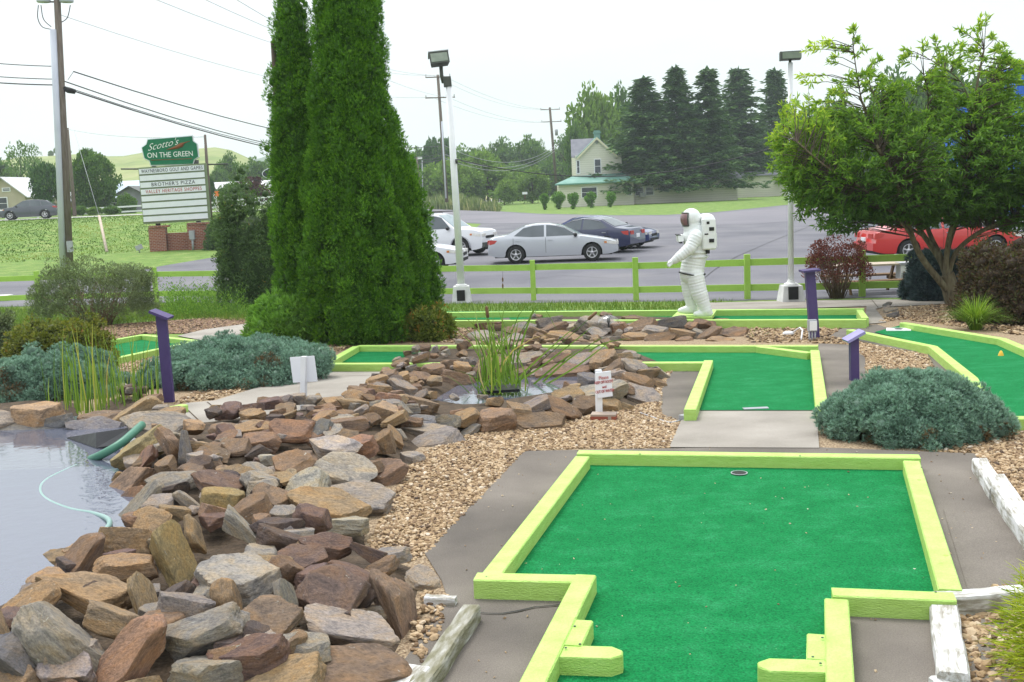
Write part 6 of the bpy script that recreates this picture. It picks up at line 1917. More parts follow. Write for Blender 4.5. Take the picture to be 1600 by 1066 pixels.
def window(g, x, y, z, w, h, frame='white'):
    f = MB()
    t = 0.1
    f.box((x, y - 0.03, z + h / 2 + t / 2), (w + 2 * t, 0.1, t)); f.box((x, y - 0.03, z - h / 2 - t / 2), (w + 2 * t, 0.1, t))
    f.box((x - w / 2 - t / 2, y - 0.03, z), (t, 0.1, h)); f.box((x + w / 2 + t / 2, y - 0.03, z), (t, 0.1, h)); f.box((x, y - 0.02, z), (w, 0.06, 0.05))
    o = f.build('window', M[frame], g)
    MB().box((x, y - 0.008, z), (w, 0.03, h)).build('pane', M['pane'], o)
    return o
def gable(g, name, x0, x1, y0, y1, z0, z1, mat, along='Y', over=0.35, th=0.14):
    """two roof slopes; ridge runs along Y or X"""
    mb = MB()
    if along == 'Y':
        xm = (x0 + x1) / 2; dz = (z1 - z0) / (xm - x0) * over
        for s, xe in ((-1, x0 - over), (1, x1 + over)):
            q = [Vector((xe, y0 - over, z0 - dz)), Vector((xm, y0 - over, z1)), Vector((xm, y1 + over, z1)), Vector((xe, y1 + over, z0 - dz))]
            mb.prism(q, (0, 0, 0), (0, 0, th))
    else:
        ym = (y0 + y1) / 2; dz = (z1 - z0) / (ym - y0) * over
        for ye in (y0 - over, y1 + over):
            q = [Vector((x0 - over, ye, z0 - dz)), Vector((x0 - over, ym, z1)), Vector((x1 + over, ym, z1)), Vector((x1 + over, ye, z0 - dz))]
            mb.prism(q, (0, 0, 0), (0, 0, th))
    return mb.build(name, mat, g)
def cream_house():
    Y = 138.0
    k = Y / FPX
    g0 = -0.8
    def X(px, py=280): return pt(px, py, Y).x
    def Z(py, px=930): return pt(px, py, Y).z
    g = thing('cream_house', 'two storey cream clapboard house with green porch roof behind the round shrubs', 'house', (X(930), Y + 5, g0))
    xl, xr = X(900), X(956)
    ze, zr = Z(242), Z(216)
    # upper gabled block facing us
    xm = X(934)
    hw_ = X(934) - X(906)
    mb = MB()
    x0, x1 = xm - hw_, xm + hw_
    mb.prism([Vector((X(900), Y, g0)), Vector((x1 + 0.8, Y, g0)), Vector((x1 + 0.8, Y, ze)), Vector((X(900), Y, ze))], (0, 0, 0), (0, 8, 0))
    mb.prism([Vector((x0, Y - 0.02, ze)), Vector((x1, Y - 0.02, ze)), Vector((xm, Y - 0.02, zr))], (0, 0, 0), (0, 8, 0))
    mb.build('wall', M['siding'], g)
    gable(g, 'roof', x0, x1, Y, Y + 8, ze, zr, M['roof_green'])
    # grey side roof at left
    q = [Vector((X(894), Y + 0.3, Z(245))), Vector((X(907), Y + 0.3, Z(245))), Vector((X(932), Y + 2.8, Z(216.5))), Vector((X(896), Y + 2.8, Z(217)))]
    MB().prism(q, (0, 0, 0), (0, 0.1, 0.16)).build('side_roof', M['roof_grey'], g)
    # bargeboards
    for s, xe in ((-1, x0 - 0.3), (1, x1 + 0.3)):
        mb = MB(); mb.prism([Vector((xe, Y - 0.42, ze - 0.55)), Vector((xe, Y - 0.42, ze - 0.25)), Vector((xm, Y - 0.42, zr + 0.1)), Vector((xm, Y - 0.42, zr - 0.2))], (0, 0, 0), (0, 0.06, 0)); mb.build('bargeboard', M['cream'], g)
    c_ = MB(); c_.box((X(938), Y + 3, Z(212)), (0.75, 0.75, 1.5)); c_.box((X(938), Y + 3, Z(206)), (0.95, 0.95, 0.2)); c_.build('chimney', M['roof_green'], g)
    window(g, X(934.5), Y, Z(260), 0.7, 1.65)
    window(g, X(904), Y, Z(260), 0.28, 1.5)
    MB().lathe((xm, Y - 0.05, Z(222.5)), [(0.001, 0), (0.22, 0), (0.22, 0.05), (0.001, 0.05)], 10, 'Y').build('gable_vent', M['grey_metal'], g)
    # ground floor standing forward, with its green roof
    xa, xb = X(870), X(985)
    wall_box(g, 'porch_wall', xa, xb, Y - 3.2, Y - 0.05, g0, Z(286.5), M['siding'])
    q = [Vector((xa - 0.45, Y - 3.8, Z(287.5))), Vector((xb + 0.3, Y - 3.8, Z(286.5))), Vector((xb - 1, Y - 0.1, Z(274))), Vector((X(895), Y - 0.1, Z(276)))]
    MB().prism(q, (0, 0, 0), (0, 0, 0.16)).build('porch_roof', M['roof_green'], g)
    window(g, X(917), Y - 3.2, Z(300) + 0.0, 1.8, 1.15)
    window(g, X(978), Y - 3.2, Z(301), 0.5, 0.8)
    # long single storey wing behind the spruces
    xa, xb = X(985) + 0.05, X(1148)
    wall_box(g, 'wing_wall', xa, xb, Y - 1.6, Y + 6, g0, Z(288), M['siding'])
    q = [Vector((xa - 0.1, Y - 2.1, Z(288.6))), Vector((xb + 0.5, Y - 2.1, Z(288.6))), Vector((xb + 0.5, Y + 2.2, Z(276))), Vector((xa - 0.1, Y + 2.2, Z(276)))]
    MB().prism(q, (0, 0, 0), (0, 0, 0.16)).build('wing_roof', M['roof_grey'], g)
    for px in (996, 1012): window(g, X(px), Y - 1.6, Z(302), 0.9, 0.9)
    MB().box((X(1000), Y - 2.0, Z(307)), (0.7, 0.8, 0.5)).build('air_conditioner', M['grey_metal'], g)
cream_house()
def shed(name, label, px0, px1, pyb, pye, pyr, Y, depth, wall, roof, along='Y', wins=(), cat='house'):
    xa, xb = pt(px0, pyb, Y).x, pt(px1, pyb, Y).x
    mid = (px0 + px1) / 2
    zb, ze, zr = pt(mid, pyb, Y).z - 1.0, pt(mid, pye, Y).z, pt(mid, pyr, Y).z
    g = thing(name, label, cat, ((xa + xb) / 2, Y + depth / 2, zb))
    mb = MB()
    if along == 'Y':
        xm = (xa + xb) / 2
        mb.prism([Vector((xa, Y, zb)), Vector((xb, Y, zb)), Vector((xb, Y, ze)), Vector((xm, Y, zr)), Vector((xa, Y, ze))], (0, 0, 0), (0, depth, 0))
    else:
        ym = Y + depth / 2
        mb.prism([Vector((xa, Y, zb)), Vector((xa, Y + depth, zb)), Vector((xa, Y + depth, ze)), Vector((xa, ym, zr)), Vector((xa, Y, ze))], (0, 0, 0), (xb - xa, 0, 0))
    mb.build('wall', M[wall], g)
    gable(g, 'roof', xa, xb, Y, Y + depth, ze, zr, M[roof], along, 0.4, 0.12)
    for wx, wy, ww, wh in wins:
        c_ = pt(wx, wy, Y); window(g, c_.x, Y, c_.z, ww, wh, 'white')
    return g
shed('cream_house', 'tall narrow cream wall standing behind the last spruces', 1150, 1236, 305, 274, 268, 150, 7, 'siding', 'roof_grey', 'X')
shed('beige_house', 'beige house with pale gabled roof above the grey crossover', -25, 42, 335, 306, 278, 122, 13, 'beige', 'roof_pale', 'Y', [(10, 296.5, 0.75, 0.25), (5, 318, 0.9, 1.2)])
shed('beige_house', 'small beige annex with pale roof right of the gabled beige house', 38, 58, 330, 289, 280.5, 127, 8, 'beige', 'roof_pale', 'X')
shed('grey_house', 'grey house with pale blue roof behind the white fence left of the shop sign', 172, 262, 338, 308, 282, 130, 12, 'grey_wall', 'roof_blue', 'X', [(205, 317, 0.8, 1.2), (222, 317, 0.8, 1.2), (182, 317, 0.8, 1.2)])
shed('porch_gable', 'dark porch gable on the front of the grey house', 186, 226, 334, 303, 292, 127, 3, 'roof_grey', 'lamp_dark', 'Y')
shed('brown_shed', 'low brown shed behind the large round green tree', 108, 142, 338, 314, 306, 125, 6, 'wood_brown', 'roof_grey', 'X')
shed('white_building', 'long low white building behind the purple plum tree', 326, 470, 326, 295, 283, 150, 10, 'white', 'roof_pale', 'X', [(345, 303, 1.2, 1.2), (395, 303, 1.2, 1.2)])
shed('white_shed', 'small white shed far off at the foot of the thin area light', 658, 672, 312, 297, 293, 190, 4, 'white', 'roof_pale', 'X')
def blue_building():
    Y = 48.0
    a, b = pt(1590, 330, Y), pt(1760, 330, Y)
    zt_ = pt(1600, 103, Y).z
    g = thing('blue_building', 'tall bright blue ribbed building behind the ash tree at right', 'building', ((a.x + b.x) / 2, Y + 4, -0.8))
    wall_box(g, 'wall', a.x - 0.2, b.x, Y, Y + 1.2, -0.8, zt_, M['blue_wall'])
    for k in range(18):
        x = a.x - 0.2 + 0.15 + k * 0.28
        MB().box((x, Y - 0.02, (zt_ - 0.8) / 2), (0.06, 0.06, zt_ + 0.7)).build('rib', M['blue_wall'], g)
    l, l2 = pt(1490, 172, Y + 1), pt(1530, 172, Y + 1)
    wall_box(g, 'lower_wall', l.x, l2.x, Y + 1, Y + 2, -0.8, pt(1510, 166, Y).z, M['blue_wall'])
blue_building()

# white fences along the far road
def white_fence(pts, label, Y, h=1.1):
    w = [pt(x, y, Y) for x, y in pts]
    g = thing('white_fence', label, 'fence', w[0])
    for i in range(len(w) - 1):
        L = (w[i + 1] - w[i]).length; n = max(1, round(L / 2.4))
        for k in range(n + (1 if i == len(w) - 2 else 0)):
            p = w[i].lerp(w[i + 1], k / n)
            MB().box(p + Vector((0, 0, h / 2 - 0.2)), (0.16, 0.16, h + 0.4)).build('post', M['white'], g)
        for zz in (0.45, 0.95):
            MB().prism([w[i] + Vector((0, -0.1, zz - 0.08)), w[i + 1] + Vector((0, -0.1, zz - 0.08)), w[i + 1] + Vector((0, -0.1, zz + 0.08)), w[i] + Vector((0, -0.1, zz + 0.08))], (0, 0, 0), (0, 0.05, 0)).build('rail', M['white'], g)
white_fence([(325, 332), (340, 331), (395, 325), (470, 318)], 'white rail fence right of the shop sign', 112)
white_fence([(128, 341), (176, 339), (225, 336)], 'white rail fence left of the shop sign below the grey house', 112, 0.9)
white_fence([(10, 347), (60, 345), (96, 342)], 'low white rail behind the grey crossover', 105, 0.8)
os_ = thing('orange_marker', 'small orange sign on a thin post right of the shop sign', 'sign', pt(340, 331, 110))
MB().box(pt(339, 303, 110), (0.45, 0.05, 0.5)).build('panel', M['orange'], os_); MB().tube([pt(340, 332, 110), pt(339, 304, 110)], 0.04, 6).build('post', M['wood_pale'], os_)
ss = thing('street_sign', 'pale street name sign on a post in front of the far trees', 'sign', pt(752, 305, 190))
MB().box(pt(751.5, 288, 190), (0.95, 0.05, 0.26)).build('panel', M['white_sign'], ss); MB().tube([pt(752.5, 305, 190), pt(752, 288, 190)], 0.06, 6).build('post', M['grey_metal'], ss)
mbx = thing('mailbox', 'pale mailbox on a post at the edge of the house lawn', 'mailbox', pt(820, 311, 130))
MB().box(pt(820, 302, 130), (0.6, 0.3, 0.28)).build('box', M['white'], mbx); MB().tube([pt(820.5, 312, 130), pt(820, 303, 130)], 0.07, 6).build('post', M['wood_brown'], mbx)

# ================================================================== VEGETATION
def lathe_clumps(n, zs, rs, base, rx=1.0, ry=1.0, size=(0.1, 0.2)):
    """clumps over a body of revolution"""
    zs, rs = np.array(zs), np.array(rs)
    cz = np.cumsum(np.concatenate([[0], (rs[1:] + rs[:-1]) / 2 * np.diff(zs) + 1e-6])); cz /= cz[-1]
    u = (np.arange(n) + rng.uniform(0, 1, n)) / n
    z = np.interp(u, cz, zs)
    a = np.arange(n) * 2.39996 + rng.normal(0, 0.5, n)
    s = rng.uniform(*size, n)
    r = np.maximum(np.interp(z, zs, rs) - s * 0.55, 0.01)
    C = np.stack([base[0] + np.cos(a) * r * rx, base[1] + np.sin(a) * r * ry, base[2] + z], 1)
    out = np.stack([np.cos(a), np.sin(a), np.full(n, 0.25)], 1)
    return C, s, out
def arborvitae(px, Y, prof, label, n, seed):
    """prof: (pixel y, left pixel x, right pixel x)"""
    b = Vector((pt(px, prof[-1][0], Y).x, Y, float(gz(0, Y))))
    mpp = Y / FPX
    g = thing('arborvitae', label, 'tree', b)
    zs, rs, xo = [], [], []
    for py, xl, xr in reversed(prof):
        z = pt((xl + xr) / 2, py, Y).z - b.z
        zs.append(max(0, z)); rs.append((xr - xl) / 2 * mpp); xo.append(pt((xl + xr) / 2, py, Y).x - b.x)
    C, s, out = lathe_clumps(n, zs, rs, b, 1, 0.95, (0.075, 0.135))
    an = np.arctan2(C[:, 1] - b.y, C[:, 0] - b.x)
    lob = np.array([noise.noise(Vector((math.cos(t) * 3.2 + px, math.sin(t) * 3.2, z * 1.5))) + 0.6 * noise.noise(Vector((math.cos(t) * 7, math.sin(t) * 7 + px, z * 3.4))) for t, z in zip(an, C[:, 2])])
    C[:, :2] += out[:, :2] * (0.17 * lob - rng.uniform(0, 0.09, n))[:, None]
    C[:, 0] += np.interp(C[:, 2] - b.z, zs, xo)
    f = Fol()
    # vertical lobes
    R3 = np.stack([s, s, s * 1.35], 1)
    clump_leaves(f, C, R3, 60, 'spray', (0.035, 0.066), 0.85, 0.7, out, 0.32, (0.25, 0.9), 0.5, (0.75, 1.12), ctint=rng.uniform(-0.25, 0.2, n))
    # dark body inside
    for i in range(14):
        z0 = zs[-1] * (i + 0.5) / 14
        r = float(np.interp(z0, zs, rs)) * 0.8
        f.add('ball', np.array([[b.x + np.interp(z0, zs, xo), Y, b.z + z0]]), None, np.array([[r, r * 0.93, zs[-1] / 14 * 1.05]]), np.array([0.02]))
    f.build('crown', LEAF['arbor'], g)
    MB().tube([b - Vector((0, 0, 0.1)), b + Vector((0, 0, zs[-1] * 0.8))], [0.12, 0.04], 8).build('trunk', M['bark_dark'], g)
AY = at(560, 535).y
arborvitae(458, AY + 0.5, [(-60, 450, 462), (-10, 430, 470), (60, 427, 483), (160, 425, 502), (300, 425, 530), (420, 432, 540), (480, 436, 545), (512, 445, 540)], 'narrow left spire of the twin dark green arborvitae', 1000, 1)
arborvitae(560, AY, [(-120, 545, 560), (-60, 506, 582), (0, 498, 588), (80, 494, 596), (180, 488, 610), (300, 482, 632), (400, 476, 645), (470, 476, 650), (515, 484, 648), (533, 510, 630)], 'tall main spire of the twin dark green arborvitae', 2000, 2)
arborvitae(620, AY + 0.35, [(215, 585, 622), (260, 578, 645), (330, 570, 662), (400, 566, 674), (440, 566, 682), (480, 570, 680), (512, 585, 670)], 'low right flank of the twin dark green arborvitae', 850, 3)

def mound_shrub(name, label, cat, base, rx, ry, h, n, per, tm, size, mat, clump=(0.07, 0.14), aspect=0.5, upb=0.5, tint=(0.3, 0.9), jit=0.5, low=0.0, stems=None, stemmat='stem', core=0.7,
                shape=0.5, lump=0.2, ctint=None, group=None, brown=0.0, skirt=0.0):
    """rounded shrub: clumps over a dome"""
    b = Vector(base)
    g = thing(name, label, cat, b, 0, group)
    u = rng.uniform(0, 1, n); a = rng.uniform(0, 2 * np.pi, n)
    el = np.arcsin(u ** 0.8 * (1 - low) + low) if low >= 0 else np.arcsin(rng.uniform(low, 1, n))
    rr = 1 + lump * np.array([noise.noise(Vector((math.cos(t) * 1.7 + b.x, math.sin(t) * 1.7, e * 2.2 + b.y))) for t, e in zip(a, el)])
    s = rng.uniform(*clump, n)
    ce = np.cos(el) ** shape
    fill = rng.uniform(0.82, 1.02, n)
    X = np.cos(a) * ce * (rx - s * 0.6) * rr * fill; Yv = np.sin(a) * ce * (ry - s * 0.6) * rr * fill
    Z = np.maximum(np.sin(el) * (h - s * 0.6) * rr * fill, s * 0.35 - skirt)
    C = np.stack([b.x + X, b.y + Yv, b.z + Z], 1)
    out = np.stack([X / rx, Yv / ry, Z / h + 0.15], 1); out /= np.linalg.norm(out, axis=1, keepdims=True)
    f = Fol()
    ct = rng.uniform(-0.15, 0.15, n)
    if brown:
        nb = np.array([noise.noise(Vector((c[0] * 2.2, c[1] * 2.2, c[2] * 2.2))) for c in C])
        ct = np.where((nb > 0.42) | ((Z < h * 0.18) & (rng.uniform(0, 1, n) < brown)), -0.75, ct)
    clump_leaves(f, C, s, per, tm, size, aspect, upb, out, jit, tint, core, ctint=ct)
    if core: 
        f.add('ball', np.array([[b.x, b.y, b.z + (h * 0.36 if low >= 0 else h * 0.5)]]), None, np.array([[rx * 0.72, ry * 0.72, h * 0.45]]), np.array([0.0]))
    f.build('foliage', LEAF[mat], g)
    if stems:
        stems_mb(b, stems[0], rx * 0.8, h * stems[1], stems[2] if len(stems) > 2 else 0.014).build('stems', M[stemmat], g)
    return g
def gp(px, py, dy=0.0):
    q = at(px, py); q.y += dy; q.z = float(gz(q.x, q.y)); return q
def mp(b): return (Vector(b) - CAM).dot(fwd) / FPX

# blue junipers
b = gp(1428, 676); k = mp(b)
mound_shrub('juniper', 'spreading blue green juniper in front of the right green', 'shrub', b, 130 * k, 0.6, 0.46, 500, 105, 'tuft', (0.02, 0.036), 'juniper', (0.06, 0.105), 1.0, 0.5, (0.3, 0.95), 0.35, 0.0, core=0.7, shape=0.9, lump=0.3, brown=0.15)
b = gp(372, 598, 0.2); k = mp(b)
mound_shrub('juniper', 'wide blue green juniper beside the left walk', 'shrub', b, 140 * k, 0.9, 0.5, 620, 95, 'tuft', (0.025, 0.042), 'juniper', (0.07, 0.125), 1.0, 0.5, (0.3, 0.95), 0.35, 0.0, core=0.7, shape=0.8, lump=0.3, brown=0.12)
b = gp(70, 622, 0.2); k = mp(b)
mound_shrub('juniper', 'blue green juniper behind the rear edge of the big pond', 'shrub', b, 120 * k, 0.7, 0.5, 480, 95, 'tuft', (0.024, 0.04), 'juniper', (0.065, 0.11), 1.0, 0.5, (0.3, 0.95), 0.35, 0.0, core=0.7, shape=0.85, lump=0.35, brown=0.15)
b = gp(455, 540, 0.1); k = mp(b)
mound_shrub('dwarf_conifer', 'round dark green dwarf conifer at the left foot of the arborvitae', 'shrub', b, 66 * k, 0.6, 0.8, 280, 46, 'spray', (0.06, 0.11), 'box', (0.09, 0.16), 0.8, 0.6, (0.25, 0.95), 0.5, 0.0, core=0.7, shape=0.6, lump=0.25)
b = gp(672, 532, 0.0); k = mp(b)
mound_shrub('nandina', 'orange tipped yellow green shrub at the right foot of the arborvitae', 'shrub', b, 40 * k, 0.4, 0.5, 130, 34, 'leaf', (0.05, 0.085), 'nandina', (0.07, 0.13), 0.42, 0.3, (0.2, 0.9), 0.8, 0.05, (14, 0.8), core=0.35, shape=0.6, lump=0.4)
b = gp(142, 512, 0.3); k = mp(b)
mound_shrub('grey_shrub', 'large twiggy grey green shrub in front of the lime fence at left', 'shrub', b, 98 * k, 0.95, 1.38, 640, 42, 'leaf', (0.04, 0.075), 'grey', (0.08, 0.16), 0.28, 0.6, (0.2, 0.95), 0.7, 0.2, (80, 0.8, 0.012), core=0.0, shape=0.5, lump=0.3, skirt=0.0)
b = gp(82, 600, 0.3); k = mp(b)
mound_shrub('barberry', 'green and rust leaved barberry beside the small left green', 'shrub', b, 84 * k, 0.7, 0.76, 380, 44, 'leaf', (0.035, 0.06), 'barb_mix', (0.07, 0.13), 0.55, 0.3, (0.15, 0.84), 0.8, 0.1, (20, 0.5), core=0.5, shape=0.5, lump=0.25)
b = gp(-25, 590, 0.2); k = mp(b)
mound_shrub('grey_shrub', 'grey green shrub cut off by the left edge', 'shrub', b, 42 * k, 0.45, 0.95, 150, 44, 'leaf', (0.035, 0.06), 'grey', (0.08, 0.14), 0.4, 0.4, (0.15, 0.9), 0.7, 0.1, (14, 0.6), core=0.5, shape=0.5, lump=0.25)
# tall dark shrub left of the arborvitae
b = gp(402, 484, 0.2); k = mp(b)
mound_shrub('dark_shrub', 'tall dark loose shrub between the lime fence and the arborvitae', 'shrub', b, 62 * k, 0.75, 180 * k, 430, 46, 'leaf', (0.05, 0.09), 'dark', (0.12, 0.22), 0.4, 0.5, (0.15, 0.9), 0.8, 0.02, (12, 0.6, 0.02), core=0.45, shape=0.42, lump=0.4)
b = gp(345, 392, 1.5); k = mp(b)
mound_shrub('sign_shrub', 'rounded dark green shrub behind the brick sign base', 'shrub', b, 32 * k, 1.0, 1.6, 90, 34, 'leaf', (0.12, 0.22), 'dark', (0.25, 0.45), 0.5, 0.4, (0.15, 0.85), 0.7, 0.0, core=0.7, shape=0.5)
# dark red barberry
b = gp(1306, 466, -0.1); k = mp(b)
g = mound_shrub('red_barberry', 'vase shaped dark red barberry by the lime fence', 'shrub', b + Vector((0, 0, 0.34)), 49 * k, 0.55, 0.9, 200, 34, 'leaf', (0.035, 0.06), 'barberry', (0.08, 0.14), 0.45, 0.5, (0.1, 1.0), 0.8, 0.12, None, core=0.0, shape=0.45, lump=0.3)
stems_mb(b, 70, 0.5, 1.1, 0.011).build('stems', M['stem'], g)
b = gp(1478, 468, 0.1); k = mp(b)
mound_shrub('dwarf_spruce', 'dark blue dwarf spruce behind the ash trunk', 'shrub', b, 60 * k, 0.7, 0.98, 240, 46, 'tuft', (0.07, 0.12), 'bluespruce', (0.1, 0.18), 1.0, 0.2, (0.1, 0.9), 0.6, 0.0, core=0.7, shape=0.45, lump=0.15)
b = gp(1590, 505, 0.3); k = mp(b)
mound_shrub('bronze_hedge', 'dense bronze brown rounded hedge at the right edge', 'shrub', b, 76 * k, 0.85, 126 * k, 560, 44, 'leaf', (0.04, 0.07), 'hedge', (0.1, 0.18), 0.5, 0.3, (0.1, 1.0), 0.7, 0.0, core=0.7, shape=0.38, lump=0.12)

def grass_clump(name, label, b, n, h, spread, w, mat, droop=0.6, up=1.0, cat='ornamental grass'):
    """arching blades, each one bent strip"""
    b = Vector(b)
    mats = LEAF[mat]
    V, F, T = [], [], []
    for i in range(n):
        a = random.uniform(0, 2 * math.pi); l = h * random.uniform(0.6, 1.1)
        o = Vector((math.cos(a), math.sin(a), 0)); s = Vector((-o.y, o.x, 0))
        r0_ = b + o * random.uniform(0, 0.12) * spread
        k = random.uniform(0.25, 1.0) * spread
        pts = []
        for j in range(5):
            t = j / 4
            pts.append(r0_ + o * k * (t ** 1.4) + Vector((0, 0, l * (up * t - droop * t * t * (k / spread)))))
        base = len(V); tn = random.random()
        for j, p in enumerate(pts):
            ww = w * (1 - (j / 4) ** 2 * 0.95) * 0.5
            V += [p - s * ww, p + s * ww]; T += [tn, tn]
        for j in range(4): F.append((base + 2 * j, base + 2 * j + 1, base + 2 * j + 3, base + 2 * j + 2))
    me = bpy.data.meshes.new(name); me.from_pydata([v[:] for v in V], [], F); me.update()
    at_ = me.attributes.new('tint', 'FLOAT', 'POINT'); at_.data.foreach_set('value', np.array(T, np.float32))
    return tag(mesh_obj(name, me, mats), label, cat)
b = gp(1524, 516); k = mp(b)
grass_clump('fountain_grass', 'bright green fountain grass under the ash tree', b, 520, 0.6, 0.6, 0.012, 'fountain', 0.85, 1.15)

def reeds(name, label, region, n, h, mat, zb=0.0, w=0.016, lean=0.1, bend=0.2, heads=None):
    g = thing(name, label, 'reeds', at(*region[0]))
    V, F, T = [], [], []
    poly = P2(region)
    pts0 = rand_in(poly, n)
    for x, y in pts0:
        base = Vector((x, y, float(gz(x, y)) + zb))
        d = Vector((random.gauss(0, lean), random.gauss(0, lean), 1)).normalized()
        l = random.uniform(*h); o = Vector((random.gauss(0, 1), random.gauss(0, 1), -0.3)) * bend * l
        s = Vector((1, random.uniform(-0.5, 0.5), 0)).normalized() * w * random.uniform(0.6, 1.1) * 0.5
        bi = len(V); tn = random.random()
        for j in range(6):
            t = j / 5
            p = base + d * l * t + o * t ** 3
            ww = 1 - t ** 3 * 0.95
            V += [p - s * ww, p + s * ww]; T += [tn, tn]
        for j in range(5): F.append((bi + 2 * j, bi + 2 * j + 1, bi + 2 * j + 3, bi + 2 * j + 2))
    me = bpy.data.meshes.new(name); me.from_pydata([v[:] for v in V], [], F); me.update()
    at_ = me.attributes.new('tint', 'FLOAT', 'POINT'); at_.data.foreach_set('value', np.array(T, np.float32))
    mesh_obj('blades', me, LEAF[mat], g)
    if heads:
        for (px, py, px2, py2) in heads:
            Yb = at(*region[0]).y
            p0, p1 = pt(px2, py2, Yb), pt(px, py, Yb)
            MB().tube([p0, p1], 0.004, 5).build('stalk', LEAF[mat], g)
            d = (p1 - p0).normalized()
            MB().tube([p1 - d * 0.13, p1 - d * 0.12, p1 - d * 0.02, p1], [0.006, 0.017, 0.017, 0.004], 8).build('cattail', M['wood_brown'], g)
reeds('cattails', 'green cattails rising behind the rear edge of the big pond', [(70, 650), (90, 640), (240, 632), (255, 642), (150, 652)], 110, (0.3, 1.02), 'reed', 0.0, 0.0125, 0.06, 0.07)
reeds('pond_reeds', 'tall arching reeds growing in the small rock ringed pond', [(735, 612), (775, 600), (812, 600), (806, 616), (770, 622)], 34, (0.55, 1.05), 'reed', 0.03, 0.02, 0.12, 0.3, [(760, 478, 776, 606), (933, 487, 800, 605)])
reeds('pond_reeds', 'low fallen yellow green blades at the left of the small pond', [(725, 620), (760, 606), (830, 604), (825, 618), (760, 630)], 46, (0.2, 0.6), 'reed', 0.04, 0.016, 0.55, 0.4)
def leaning_blades():
    g = thing('leaning_reeds', 'long reed blades leaning right over the small pond', 'reeds', at(800, 612))
    for (x0, y0, x1, y1, x2, y2) in ((795, 606, 840, 562, 905, 505), (792, 606, 850, 570, 930, 507), (845, 600, 890, 560, 945, 525), (850, 603, 905, 570, 960, 528), (830, 604, 870, 570, 905, 545),
                                 (790, 608, 800, 550, 810, 500), (775, 606, 768, 540, 757, 482), (780, 606, 785, 560, 792, 505), (900, 570, 935, 540, 985, 528), (985, 528, 1000, 548, 1005, 552), (800, 590, 838, 478, 872, 520)):
        Y0 = at(x0, y0).y
        a, m_, c_ = pt(x0, y0, Y0), pt(x1, y1, Y0), pt(x2, y2, Y0 + 0.1)
        P_ = smooth_pts([a, m_, c_], 5)
        V, F = [], []
        for j, p in enumerate(P_):
            w_ = 0.009 * (1 - (j / (len(P_) - 1)) ** 3)
            V += [p + Vector((-w_, 0, w_ * 0.7)), p + Vector((w_, 0, -w_ * 0.7))]
        F = [(2 * j, 2 * j + 1, 2 * j + 3, 2 * j + 2) for j in range(len(P_) - 1)]
        me = bpy.data.meshes.new('blade'); me.from_pydata([v[:] for v in V], [], F); me.update()
        q = me.attributes.new('tint', 'FLOAT', 'POINT'); q.data.foreach_set('value', np.full(len(V), random.uniform(0.2, 0.8), np.float32))
        mesh_obj('blade', me, LEAF['reed'], g)
leaning_blades()
blades('grass', [P2([(436, 712), (450, 690), (495, 684), (498, 694), (440, 716)]), P2([(362, 722), (395, 716), (400, 724), (366, 726)])], 420, (0.05, 0.12), 0.006, LEAF['weed'], 'bright green tufts between the middle stones')

# thread cypress at bottom right: long yellow threads
def thread_cypress():
    b = at(1772, 1105)
    g = thing('thread_cypress', 'golden thread cypress spilling over the pebbles at the bottom right', 'shrub', b)
    f = Fol()
    n = 26000
    rx, ry, h = 0.36, 0.6, 0.46
    a = rng.uniform(0, 2 * np.pi, n); u = rng.uniform(0, 1, n) ** 0.7; el = np.arcsin(u)
    rr = rng.uniform(0.55, 0.97, n)
    lump = 1 + 0.2 * np.sin(a * 5 + el * 7)
    d = np.stack([np.cos(a) * np.cos(el) ** 0.6, np.sin(a) * np.cos(el) ** 0.6, np.sin(el)], 1)
    pos = np.array([b.x, b.y, 0.02]) + d * np.array([rx, ry, h]) * (rr * lump)[:, None]
    dirs = d * np.array([1, 1, 0.5]) + np.stack([rng.normal(0, 0.45, n), rng.normal(0, 0.45, n), rng.normal(-0.15, 0.35, n)], 1)
    l = rng.uniform(0.035, 0.11, n)
    f.add('blade', pos, frames(dirs), np.stack([rng.uniform(0.0035, 0.006, n), l, l], 1), rng.uniform(0.1, 1, n))
    f.add('ball', np.array([[b.x, b.y, 0.1]]), None, np.array([[rx * 0.7, ry * 0.7, h * 0.75]]), np.array([0.05]))
    f.build('foliage', LEAF['thread'], g)
thread_cypress()

# weeds and tall grass
def weeds(name, label, poly, n, h, mat, size=(0.06, 0.12), group=None):
    pts = rand_in(P2(poly), n)
    f = Fol()
    C, S, D, L_ = [], [], [], []
    for x, y in pts:
        hh = random.uniform(*h); z = float(gz(x, y))
        for k in range(10):
            t = random.random()
            C.append((x + random.gauss(0, 0.06), y + random.gauss(0, 0.06), z + hh * t)); D.append((random.gauss(0, 0.6), random.gauss(0, 0.6), 0.7)); S.append(random.uniform(*size))
    S = np.array(S)
    f.add('leaf', np.array(C), frames(np.array(D)), np.stack([S * 0.3, S, S], 1), rng.uniform(0.1, 1, len(S)))
    return tag(f.build(name, LEAF[mat]), label, None, group, 'stuff')
weeds('weeds', 'feathery bright green weeds along the lime fence left of the dark shrub', [(250, 492), (262, 474), (345, 470), (385, 480), (390, 494), (300, 498)], 520, (0.15, 0.75), 'weed', (0.05, 0.1))
weeds('weeds', 'low weeds at the edge of the mulch below the grey shrub', [(215, 500), (240, 488), (420, 488), (420, 500), (300, 497)], 260, (0.05, 0.25), 'weed', (0.05, 0.09))
